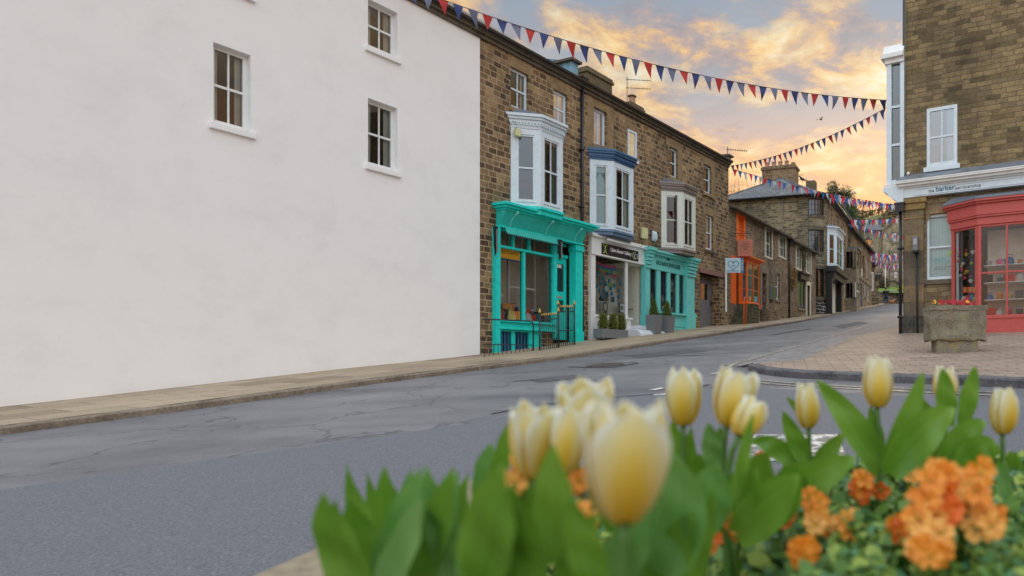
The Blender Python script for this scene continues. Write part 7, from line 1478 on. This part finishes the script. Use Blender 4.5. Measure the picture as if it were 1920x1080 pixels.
# ================================================================== bunting
BR_, BB_, BW_ = paint('flag_red', (.45, .035, .03), .8, .12), paint('flag_blue', (.035, .055, .17), .8, .12), paint('flag_white', (.62, .62, .68), .8, .08)
BG_ = paint('flag_grey_blue', (.16, .18, .27), .8, .12); BBR = paint('flag_bright_blue', (.03, .14, .42), .8, .1); BRR = paint('flag_bright_red', (.70, .04, .07), .8, .1)
CORD = paint('cord', (.1, .08, .08), .8, .1)
def bunting(P, Q, sag, n, size, cols, label, k0=0.0, k1=1.0, wind=.35, seed=1):
    P, Q = Vector(P), Vector(Q); rnd = random.Random(seed); e = empty('bunting_string', tuple(P), 0, label, 'bunting', None)
    pos = lambda k: (P.lerp(Q, k) + Vector((0, 0, -4 * sag * k * (1 - k)))) - P
    MB().tube([pos(k0 + (k1 - k0) * i / 40) for i in range(41)], .009, 4).build('cord', CORD, e)
    d = (Q - P).normalized(); side = Vector((-d.y, d.x, 0)).normalized()
    for i in range(n):
        k = k0 + (k1 - k0) * (i + .5) / n; a = pos(k) - d * size * .36; b = pos(k) + d * size * .36; a.z = (pos(k - .36 * size / (Q - P).length)).z; b.z = pos(k + .36 * size / (Q - P).length).z
        sw = side * size * rnd.uniform(-.1, wind) + d * size * rnd.uniform(-.12, .35) ; mb = MB(); L_ = size * rnd.uniform(1.0, 1.15); rows = []
        for r_ in range(5):
            t = r_ / 4; c = (a + b) / 2 + Vector((0, 0, -L_ * t)) + sw * t ** 1.4; hw = (b - a) / 2 * (1 - t * .97); cur_ = side * size * .08 * math.sin(t * 3 + i)
            rows.append((mb.pt(c - hw + cur_), mb.pt(c + side * size * .05 * math.sin(i * 2.1) + cur_), mb.pt(c + hw + cur_)))
        for A_, B_ in zip(rows, rows[1:]): mb.idx([A_[0], A_[1], B_[1], B_[0]], 0, True); mb.idx([A_[1], A_[2], B_[2], B_[1]], 0, True)
        mb.build('flag', cols[i % len(cols)], e, recalc=False)
    return e
bunting((-8.05, 13.9, 8.2), (5.4, 19.2, 7.35), .7, 44, .30, [BR_, BB_, BG_], 'nearest bunting string of large red and blue flags high across the street', .06, .97, seed=2)
bunting((-.3, 28.3, 8.15), (6.1, 20.5, 8.6), .46, 34, .27, [BB_, BR_, BG_], 'bunting string rising from the terrace corner towards the office', .01, .97, seed=3)
bunting((-.3, 28.2, 8.05), (16, 42, 9.5), .6, 52, .30, [BRR, BBR, BW_], 'bright bunting string passing in front of the slate roof', .01, .7, seed=4)
bunting((5.6, 42, 10.3), (18, 50, 11.9), .5, 40, .42, [BW_, BRR, BBR], 'bunting string starting at the corner house eaves', .01, .7, seed=5)
bunting((8.2, 49.3, 10.35), (16, 53, 12.0), .35, 27, .42, [BRR, BW_, BBR], 'bunting string rising right from the far end of the corner house', .01, .98, seed=6)
bunting((8.2, 49.5, 10.25), (18, 63, 11.8), .5, 36, .46, [BBR, BRR, BW_], 'bunting string dipping past the pale house gable', .01, .95, seed=7)
bunting((12.1, 61.4, 10.0), (18, 66, 10.6), .3, 24, .5, [BRR, BBR, BW_], 'upper of two crowded bunting strings low before the pale house', .01, .98, seed=8)
bunting((12.2, 61.6, 9.9), (17.6, 72, 11.4), .5, 28, .5, [BRR, BW_, BBR], 'farthest bunting string, in front of the pale house upper windows', .01, .98, seed=11)
bunting((12.1, 61.4, 9.7), (17.2, 68, 10.5), .9, 26, .5, [BW_, BRR, BBR], 'lower of two crowded bunting strings low before the pale house', .01, .98, seed=9)
tag(MB().tube([at(1566, 363, 49.5), (8.4, 49.4, 10.35)], .03, 4).build('service_wire', LED), 'pale service wire running down along the corner house eaves', 'wire')
# ================================================================== the flower bed in front
TPM, t_, b_ = newmat('tulip_petal'); uvn = nd(t_, 'ShaderNodeUVMap'); sx = nd(t_, 'ShaderNodeSeparateXYZ'); t_.links.new(uvn.outputs[0], sx.inputs[0])
def tm(op, *a):
    n = nd(t_, 'ShaderNodeMath', operation=op)
    for i, x in enumerate(a):
        if isinstance(x, (int, float)): n.inputs[i].default_value = x
        else: t_.links.new(x, n.inputs[i])
    return n.outputs[0]
ua = tm('ABSOLUTE', sx.outputs[0]); st_n = nd(t_, 'ShaderNodeTexNoise'); st_n.inputs['Scale'].default_value = 1.0; st_n.inputs['Detail'].default_value = 5
mpp = nd(t_, 'ShaderNodeMapping'); mpp.inputs['Scale'].default_value = (9, 1.2, 1); t_.links.new(uvn.outputs[0], mpp.inputs[0]); t_.links.new(mpp.outputs[0], st_n.inputs[0])
fl_ = tm('ADD', tm('MULTIPLY', tm('POWER', ua, 1.5), .55), tm('MULTIPLY', tm('POWER', sx.outputs[1], 1.6), .75)); fl_ = tm('ADD', fl_, tm('MULTIPLY', tm('SUBTRACT', st_n.outputs[0], .5), .30))
pc = ramp(t_, fl_, [(.0, (.84, .60, .05)), (.26, (.88, .70, .12)), (.48, (.88, .78, .34)), (.76, (.84, .81, .56)), (1.0, (.90, .92, .87))])
t_.links.new(pc, b_.inputs['Base Color']); b_.inputs['Roughness'].default_value = .42; tl = nd(t_, 'ShaderNodeBsdfTranslucent'); t_.links.new(pc, tl.inputs[0]); mxs = nd(t_, 'ShaderNodeMixShader'); mxs.inputs[0].default_value = .5; t_.links.new(b_.outputs[0], mxs.inputs[1]); t_.links.new(tl.outputs[0], mxs.inputs[2]); t_.links.new(mxs.outputs[0], t_.nodes['Material Output'].inputs[0])
def tleaf(name, c1, c2, c3):
    m, t, b = newmat(name); uvn = nd(t, 'ShaderNodeUVMap'); mp = nd(t, 'ShaderNodeMapping'); mp.inputs['Scale'].default_value = (11, .5, 1); t.links.new(uvn.outputs[0], mp.inputs[0]); n = noise(t, mp.outputs[0], 1.5, 4, .6); g = noise(t, obj_co(t), 9, 3, .5)
    r = mix(t, .5, ramp(t, n, [(.3, c1), (.7, c2)]), ramp(t, g, [(.35, c1), (.65, c3)])); t.links.new(r, b.inputs['Base Color']); b.inputs['Roughness'].default_value = .38; b.inputs['Specular IOR Level'].default_value = .5
    tl = nd(t, 'ShaderNodeBsdfTranslucent'); t.links.new(mix(t, .5, r, (.15, .30, .03)), tl.inputs[0]); mx = nd(t, 'ShaderNodeMixShader'); mx.inputs[0].default_value = .3; t.links.new(b.outputs[0], mx.inputs[1]); t.links.new(tl.outputs[0], mx.inputs[2]); t.links.new(mx.outputs[0], t.nodes['Material Output'].inputs[0]); return m
TL1 = tleaf('tulip_leaf', (.06, .21, .012), (.22, .43, .035), (.27, .45, .08)); TL2 = tleaf('tulip_leaf_pale', (.08, .26, .05), (.22, .44, .11), (.28, .48, .18)); TST = leafmat('tulip_stem', (.06, .16, .03), (.12, .26, .05), .2, .45)
BEDZ = -.42
def petal(R_, H, a0, k, rs, openn, parent, jit, hw=.62):
    mb = MB(); mb.uv = []; nu, nv = 8, 12; ids = []
    for j in range(nv + 1):
        v = j / nv; prof = (math.sin(math.pi * (.09 + .60 * v ** .80)) ** .85); rr_ = R_ * k * (prof * (1 - .50 * v ** 1.5 * (1 - openn)) + .03) + R_ * openn * .22 * v * v
        wv = hw * 1.35 * (max(0.0, 1 - abs((v - .42) / .585) ** (3.2 if v > .42 else 2.2)) ** .5) * (1 if v <= .42 else 1 + .25 * (v - .42)) + .03
        row = []
        for i in range(nu + 1):
            u = -1 + 2 * i / nu; a = a0 + u * wv; rad = rr_ * (1 - .10 * u * u * (1 - v) + .09 * u * u * v) + R_ * .07 * math.sin(u * 5 + rs) * v * v + R_ * .03 * math.sin(u * 11 + rs * 2) * v
            z = H * (v * (1 - .05 * u * u) + .018 * math.sin(3 * u + rs) + .02 * v ** 4 * math.sin(8 * u + rs * 3)); row.append(mb.pt((rad * math.cos(a), rad * math.sin(a), z))); mb.uv.append((u, v))
        ids.append(row)
    for A_, B_ in zip(ids, ids[1:]):
        for i in range(nu): mb.idx([A_[i], A_[i + 1], B_[i + 1], B_[i]], 0, True)
    o = mb.build('petal', TPM, parent, recalc=False); sm = o.modifiers.new('sub', 'SUBSURF'); sm.levels = sm.render_levels = 1; so = o.modifiers.new('thick', 'SOLIDIFY'); so.thickness = .0007; return o
def leaf(parent, base, tip, width, mat=None, sag=.0, fold=.35, bow=(0, 0, 0), twist=0, name='leaf', face=None):
    base, tip = Vector(base), Vector(tip); mid = (base + tip) / 2 + Vector(bow) + Vector((0, 0, sag)); mb = MB(); mb.uv = []; ids = []; n = 14
    view = Vector(face or (0, -1, .25)).normalized()
    for j in range(n + 1):
        t = j / n; p = base * (1 - t) ** 2 + mid * 2 * t * (1 - t) + tip * t * t; d = ((mid - base) * (1 - t) + (tip - mid) * t).normalized()
        s = d.cross(view).normalized(); nn = s.cross(d).normalized(); a = twist * (t - .3); s, nn = s * math.cos(a) + nn * math.sin(a), nn * math.cos(a) - s * math.sin(a)
        w_ = width / 2 * (math.sin(math.pi * min(1, t * .86 + .14)) ** .75) * (1 if t < 1 else 0) + .0006
        row = []
        for i in range(5):
            u = -1 + i / 2; row.append(mb.pt(p + s * w_ * u + nn * (w_ * fold * (u * u - .3)) + nn * .002 * math.sin(t * 14 + u * 2))); mb.uv.append((u * .5, t))
        ids.append(row)
    for A_, B_ in zip(ids, ids[1:]):
        for i in range(4): mb.idx([A_[i], A_[i + 1], B_[i + 1], B_[i]], 0, True)
    o = mb.build(name, mat or TL1, parent, recalc=False); sm = o.modifiers.new('sub', 'SUBSURF'); sm.levels = sm.render_levels = 1; return o
def tulip(px, pt, pb, wpx, Y, label, openn=.15, tilt=(0, 0), spin=0, leaves=(), stem_to=None, hw=.62, group=None):
    """head seen at a pixel box at distance Y; leaves: (base px,py, tip px,py, width px, dY, fold, mat, bow)"""
    b = at(px, pb, Y); H = (pb - pt) / FP * Y; R_ = wpx / FP * Y / 2 * 1.02; rnd = random.Random(int(px)); foot = Vector((b.x + (stem_to or rnd.uniform(-.02, .02)), Y + rnd.uniform(-.01, .03), BEDZ))
    e = empty('tulip', tuple(foot), 0, label, 'tulip', group); hd = empty('flower_head', tuple(b - foot)); hd.parent = e; hd.rotation_euler = (R(tilt[0]), R(tilt[1]), R(spin))
    for i in range(3): petal(R_ * rnd.uniform(.94, 1.06), H * rnd.uniform(.93, 1.04), i * 2.094 + math.pi * 1.5 + rnd.uniform(-.15, .15), 1.0, i + px, openn * rnd.uniform(.7, 1.3), hd, 0, hw)
    for i in range(3): petal(R_, H * rnd.uniform(.94, 1.03), i * 2.094 + 1.047 + math.pi * 1.5 + rnd.uniform(-.1, .1), .88, i + 5, openn * .8, hd, 0, hw)
    up = Vector((0, 0, 1)); hd_up = (Matrix.Rotation(R(tilt[1]), 3, 'Y') @ Matrix.Rotation(R(tilt[0]), 3, 'X')) @ up
    s = MB(); P_ = [Vector((0, 0, 0)), (b - foot) * .5 + Vector((.006, 0, 0)), b - foot - hd_up * .05, b - foot + hd_up * H * .04]
    pts = [P_[0] * (1 - t) ** 3 + P_[1] * 3 * t * (1 - t) ** 2 + P_[2] * 3 * t * t * (1 - t) + P_[3] * t ** 3 for t in [i / 10 for i in range(11)]]
    s.tube(pts, [.0042 - .0008 * i / 10 for i in range(11)], 8); s.build('stem', TST, e)
    for L_ in leaves:
        bx, by, tx, ty, wp, dY = L_[:6]; fo = L_[6] if len(L_) > 6 else .35; m_ = L_[7] if len(L_) > 7 else TL1; bw = L_[8] if len(L_) > 8 else (0, 0, 0); tw_ = L_[9] if len(L_) > 9 else .3
        Yl = Y + dY; leaf(e, at(bx, by, Yl) - foot, at(tx, ty, Yl + (L_[10] if len(L_) > 10 else -.02)) - foot, wp / FP * Yl * 1.1, m_, 0, fo, bw, tw_)
    return e
tulip(1170, 748, 975, 158, .385, 'largest and nearest pale yellow tulip, strongly blurred', .62, (5, 3), 12, ((1240, 1080, 1262, 850, 90, .12, .3, TL2, (.02, 0, 0)), (1120, 1100, 1070, 930, 60, .02)), hw=.70)
tulip(1000, 756, 895, 88, .56, 'left creamy tulip of the pair at the left, wide open rim', .8, (8, -4), 50, ((1045, 1060, 1037, 832, 72, -.10, .3, TL1), (925, 930, 966, 778, 34, .06), (950, 1090, 925, 900, 90, -.15, .3, TL1)), hw=.66)
tulip(1056, 764, 888, 68, .54, 'yellow-sided tulip just right of the creamy tulip pair', .45, (2, 8), 10, ((1080, 880, 1074, 762, 18, .05),))
tulip(1102, 714, 842, 92, .60, 'whitish tulip partly hidden behind the largest tulip', .95, (14, -4), 15, ((1150, 1000, 1140, 880, 40, .05),), hw=.66)
tulip(1281, 690, 797, 72, .80, 'upright yellow and white tulip with ragged white rim, fourth from the left', .45, (0, 0), 4, ((1272, 930, 1262, 788, 46, .02, .2), (1286, 960, 1296, 800, 30, .04), (1225, 960, 1300, 900, 60, -.1, .3, TL2)))
tulip(1362, 690, 798, 74, .74, 'taller of the two crossing tulips near the centre', .55, (-2, 14), 5, ((1340, 880, 1330, 792, 34, .0, .3, TL2), (1318, 990, 1345, 868, 80, -.12, .3, TL2), (1345, 862, 1352, 800, 20, .02)))
tulip(1385, 742, 818, 66, .70, 'low tulip leaning right across its taller neighbour', .6, (0, 34), 35, ((1372, 960, 1412, 775, 22, -.02, .2),))
tulip(1516, 718, 802, 55, .95, 'small closed yellow tulip standing in front of the white road mark', .08, (0, -4), 12, ((1524, 886, 1468, 770, 32, .0, .3, TL1, (-.004, 0, 0)), (1525, 800, 1475, 744, 14, .03), (1524, 880, 1584, 812, 30, .0, .3, TL1), (1498, 880, 1408, 826, 34, .0, .25, TL1, (.0, 0, .02))))
tulip(1645, 667, 763, 66, .86, 'tallest clear tulip, white with a yellow flame, right of centre', .06, (0, 0), -3, ((1654, 890, 1532, 712, 48, .0, .3, TL1, (.012, 0, .0)), (1650, 860, 1632, 762, 26, .02, .2), (1656, 880, 1731, 697, 38, -.02, .3, TL1, (.006, 0, -.01)), (1668, 890, 1792, 766, 64, -.06, .45, TL1, (0, 0, .02)), (1600, 800, 1640, 880, 30, .05)))
tulip(1773, 686, 752, 52, .98, 'small yellow tulip half hidden behind a pointed leaf at the right', .1, (0, 0), 10, ((1778, 800, 1768, 690, 34, -.06, .25), (1804, 800, 1829, 686, 30, -.05, .3), (1748, 880, 1720, 740, 60, .02, .3), (1770, 870, 1850, 792, 46, -.1, .3, TL1, (0, 0, .02)), (1800, 900, 1868, 830, 60, -.12, .3, TL1, (0, 0, .02)), (1740, 900, 1706, 800, 50, .0)))
# leaf clumps of plants not in flower
def clump(px, py, Y, label, ls, grp=None):
    foot = at(px, py, Y); foot.z = BEDZ; e = empty('tulip_leaves', tuple(foot), 0, label, 'plant', grp)
    for L_ in ls:
        bx, by, tx, ty, wp = L_[:5]; dY = L_[5] if len(L_) > 5 else 0; m_ = L_[6] if len(L_) > 6 else TL1
        leaf(e, at(bx, by, Y + dY) - foot, at(tx, ty, Y + dY - .03) - foot, wp / FP * Y * 1.1, m_, 0, .3, L_[7] if len(L_) > 7 else (0, 0, .0), L_[8] if len(L_) > 8 else .4)
    return e
clump(1470, 1000, .78, 'broad dark tulip leaves spreading low at the centre of the bed', ((1480, 930, 1606, 858, 60, .05, TL1, (0, 0, .006)), (1440, 985, 1498, 868, 60, -.05), (1390, 960, 1440, 848, 80, .0), (1350, 1000, 1420, 880, 70, -.08, TL1), (1330, 960, 1310, 850, 60, .02), (1500, 930, 1470, 872, 50, .04), (1380, 1010, 1500, 890, 66, -.1)))
clump(1080, 1050, .42, 'large blurred tulip leaves at the bottom left of the flower bed', ((1130, 1110, 1240, 925, 90, .1, TL2), (1180, 1120, 1290, 900, 90, .12, TL2), (990, 1110, 960, 905, 80, .0), (900, 1100, 945, 868, 90, -.02), (1060, 1120, 1120, 960, 70, .05), (1230, 1110, 1300, 960, 80, .1), (1290, 1110, 1340, 920, 60, .2, TL1)))
clump(940, 980, .62, 'narrow leaves rising at the far left of the flower bed', ((915, 960, 922, 830, 60, .05, TL2), (985, 960, 1005, 880, 50, .05)))
# the bed goes on beyond the photo's edges
rnd = random.Random(77)
for i, (px, py, w_, Y) in enumerate(((1880, 770, 60, .9),)):
    lv = []
    for k in range(5): a = rnd.uniform(-1, 1); lv.append((px + a * 20, py + 330, px + a * 150, py + rnd.uniform(0, 110), rnd.uniform(40, 66) * .8 / Y, rnd.uniform(-.05, .08), .3, TL1 if k % 2 else TL2, (a * .01, 0, .01)))
    tulip(px, py - w_ * .72, py + w_ * .72, w_, Y, 'pale yellow tulip at the extreme right of the flower bed', rnd.uniform(.08, .3), (rnd.uniform(-5, 5), rnd.uniform(-9, 9)), rnd.uniform(0, 90), lv)
for i in range(5):
    px = 700 + i * 48 + rnd.uniform(-10, 10); Y = rnd.uniform(.5, .85); ls = []
    for k in range(6): a = rnd.uniform(-1, 1); ls.append((px + a * 15, 1130, px + a * 110, rnd.uniform(870, 990), rnd.uniform(36, 60) * .7 / Y, rnd.uniform(-.05, .05), TL1 if rnd.random() < .6 else TL2, (a * .01, 0, .01)))
    clump(px, 1100, Y, 'tulip leaf clump at the left end of the bed, ' + ORD[i] + ' from the left', ls, 'tulip leaves at the left end of the bed')
for i in range(9):
    px = 1300 + i * 75 + rnd.uniform(-20, 20); Y = rnd.uniform(1.0, 1.3); ls = []
    for k in range(4): a = rnd.uniform(-1, 1); ls.append((px + a * 10, 960, px + a * 60, rnd.uniform(860, 900) - (30 if px > 1600 else -10), rnd.uniform(30, 46), rnd.uniform(-.05, .05)))
    clump(px, 1000, Y, 'short tulip leaves at the back of the bed on the right, ' + ORD[i] + ' from the left', ls, 'short tulip leaves at the back of the bed')
# low leafy cover
CV1 = leafmat('cover_leaf', (.05, .14, .015), (.14, .27, .03), .2, .5, 30); CV2 = leafmat('cover_leaf_light', (.22, .34, .04), (.36, .44, .08), .25, .5, 30); CV3 = leafmat('cover_leaf_blue', (.04, .16, .05), (.10, .26, .12), .2, .45, 30)
rnd = random.Random(12); cvb = MB()
def cover_top(px, Y): x = (px - CX) / FP * Y; return float(np.interp(px, [0, 900, 1250, 1380, 1480, 1620, 1720, 1840, 1920], [-.26, -.26, -.27, -.225, -.20, -.175, -.185, -.17, -.165])) + .012 * math.sin(x * 31) * math.cos(Y * 23) + .008 * math.sin(x * 77 + Y * 50)
for i in range(26000):
    Y = .45 + 1.0 * rnd.random() ** .8; px = max(-60, rnd.uniform(620, 1980)) if i % 3 else rnd.uniform(1250, 1980)
    if (px - CX) / FP * Y < -.46: continue
    zt = cover_top(px, Y) - (.04 if Y > 1.25 else 0); x = (px - CX) / FP * Y; z = zt - abs(rnd.gauss(0, .028)); s = rnd.uniform(.004, .0085) if i % 5 else rnd.uniform(.011, .019)
    d = Vector((rnd.gauss(0, .5), rnd.gauss(-.3, .5), 1)).normalized(); u = d.orthogonal().normalized(); a = rnd.uniform(0, 6.28); u, v = u * math.cos(a) + d.cross(u) * math.sin(a), d.cross(u) * math.cos(a) - u * math.sin(a); c = Vector((x, Y, z)); r_ = rnd.random(); mi = 0 if r_ < .55 else 1 if r_ < .8 else 2
    cvb.face([c - v * s, c - v * s * .3 + u * s * .55 + d * s * .15, c + v * s * .6 + u * s * .4 + d * s * .2, c + v * s * 1.1, c + v * s * .6 - u * s * .4 + d * s * .2, c - v * s * .3 - u * s * .55 + d * s * .15], mi, True)
for i in range(1000):
    px = rnd.uniform(700, 1980); Y = rnd.uniform(.5, 1.4)
    if (px - CX) / FP * Y < -.46: continue
    x = (px - CX) / FP * Y; zt = cover_top(px, Y); cvb.tube([(x, Y, BEDZ + .02), (x + rnd.uniform(-.02, .02), Y + rnd.uniform(-.02, .02), zt - .01)], .0014, 3, 0, cap=False)
tag(cvb.build('low_foliage', [CV1, CV2, CV3], recalc=False), kind='stuff')
SOL = plainstone('soil', [(.02, .014, .01), (.05, .035, .022), (.07, .05, .03)], 12)
MB().box(-.5, .95, .12, 1.52, BEDZ - .25, BEDZ).build('bed_soil', SOL); tag(bpy.data.objects['bed_soil'], kind='structure')
bed = empty('stone_planter', (0, 0, gz(0, 1)), 0, 'low stone planter edge holding the tulip bed in the foreground', 'planter'); gb = gz(0, 1)
bwm = MB().box(-.62, 1.1, 1.52, 1.66, -.6, -.27 - gb).box(-.62, -.5, .0, 1.52, -.6, -.27 - gb).box(.95, 1.1, .0, 1.52, -.6, -.27 - gb).box(-.5, .95, .0, .12, -.6, -.3 - gb); bwm.build('edge_stone', DRSP, bed, bevel=.01)
# orange wallflowers and primulas
OP1 = leafmat('petal_orange', (.80, .24, .02), (.88, .38, .04), .3, .5, 40); OP2 = leafmat('petal_vermilion', (.74, .11, .015), (.84, .22, .02), .3, .5, 40); OP3 = leafmat('petal_apricot', (.85, .38, .06), (.9, .50, .12), .3, .5, 40)
def orange(px, py, wpx, hpx, Y, n, label, mats, s=.013, seed=1, grp=None):
    rnd = random.Random(seed); c = at(px, py, Y); e = empty('orange_flower', (c.x, c.y, c.z), 0, label, 'flower', grp)
    for i in range(n):
        q = Vector((rnd.uniform(-.8, .8) * wpx / 2 / FP * Y, rnd.uniform(-.012, .02), rnd.uniform(-.8, .8) * hpx / 2 / FP * Y)); mb = MB(); nrm = Vector((rnd.uniform(-.7, .7), -1, rnd.uniform(-.2, .9))).normalized(); u = nrm.orthogonal().normalized(); v = nrm.cross(u); nn = 5
        for k in range(nn):
            a = k * 6.283 / nn + rnd.uniform(-.12, .12); d = u * math.cos(a) + v * math.sin(a); w = nrm.cross(d); t = s * rnd.uniform(.9, 1.25); rr_ = []
            for (f1, f2, f3) in ((.08, .1, 0), (.45, .34, .14), (.8, .46, .16), (1.05, .28, .08), (1.0, 0, .02), (1.05, -.28, .1), (.8, -.46, .18), (.45, -.34, .14), (.08, -.1, 0)): rr_.append(q + d * t * f1 + w * t * f2 + nrm * t * (f3 + .08 * math.sin(k * 3 + f1 * 6)))
            ctr = q + d * t * .6 + nrm * t * .02
            for a_, b2 in zip(rr_, rr_[1:]): mb.face([ctr, a_, b2], 0, True)
        m3 = MB(); mb.lathe([(s * .12, 0), (s * .08, s * .1)], 6, c=tuple(q), mi=1); mb.tube([q, q - nrm * s * .8 + Vector((0, 0, -s)), Vector((q.x * .3, .01, -.07))], .0013, 4, 2)
        mb.build('blossom', [mats[rnd.randrange(len(mats))], PYM, CV1], e, recalc=False)
    return e
for i, a in enumerate(((1800, 905, 110, 96, .62, 13, 'orange flower cluster at the right edge of the bed, the brightest', [OP1, OP3], .0125), (1745, 935, 92, 96, .60, 12, 'vermilion flower cluster left of the brightest orange one', [OP2, OP1], .0125), (1745, 985, 80, 40, .58, 6, 'orange blooms right at the bottom under the vermilion cluster', [OP1, OP3], .0125), (1632, 905, 56, 50, .85, 9, 'vermilion cluster below the tallest clear tulip', [OP2, OP1], .0125), (1706, 880, 16, 30, .9, 3, 'single pale orange bloom standing left of the big clusters', [OP3], .011), (1530, 945, 28, 30, .75, 4, 'small amber cluster, upper of the pair at the centre right', [OP3, OP1], .0105), (1532, 980, 34, 40, .72, 5, 'amber cluster, lower of the pair at the centre right', [OP1, OP3], .011), (1455, 972, 56, 44, .74, 8, 'orange ragged cluster second from the left along the bottom', [OP1, OP2], .012), (1378, 965, 76, 50, .70, 9, 'dark orange cluster under the broad central leaves', [OP2, OP1], .013), (1290, 935, 22, 40, .8, 4, 'small rusty blooms right of the largest tulip', [OP2], .010), (1402, 885, 14, 30, .95, 3, 'tiny orange bloom by the white road mark', [OP1], .013), (968, 888, 36, 50, .55, 5, 'pale orange blooms between the far left leaves', [OP3], .0085), (1080, 900, 26, 30, .6, 3, 'orange bloom between the left tulip pair and the largest tulip', [OP1], .0105), (1082, 978, 34, 40, .48, 4, 'blurred orange bloom at the bottom left beside the largest tulip', [OP1], .0105), (1425, 862, 14, 16, 1.2, 2, 'tiny red bloom at the back edge of the bed', [OP2], .011), (1590, 985, 50, 30, .72, 6, 'loose orange blooms low between the amber pair and the vermilion cluster', [OP1, OP3], .0115), (1685, 985, 40, 26, .66, 4, 'rusty blooms at the very bottom right of centre', [OP2, OP1], .011), (1860, 980, 60, 40, .6, 7, 'orange blooms in the bottom right corner', [OP1, OP3], .012), (1500, 1030, 60, 30, .62, 6, 'orange blooms below the amber pair', [OP1], .011), (1745, 1045, 70, 30, .55, 6, 'apricot blooms below the vermilion cluster', [OP3, OP1], .0105), (1330, 1010, 50, 40, .62, 5, 'dark orange blooms under the leaves right of the largest tulip', [OP2], .011))):
    orange(*a[:6], a[6], a[7], a[8], seed=40 + i)
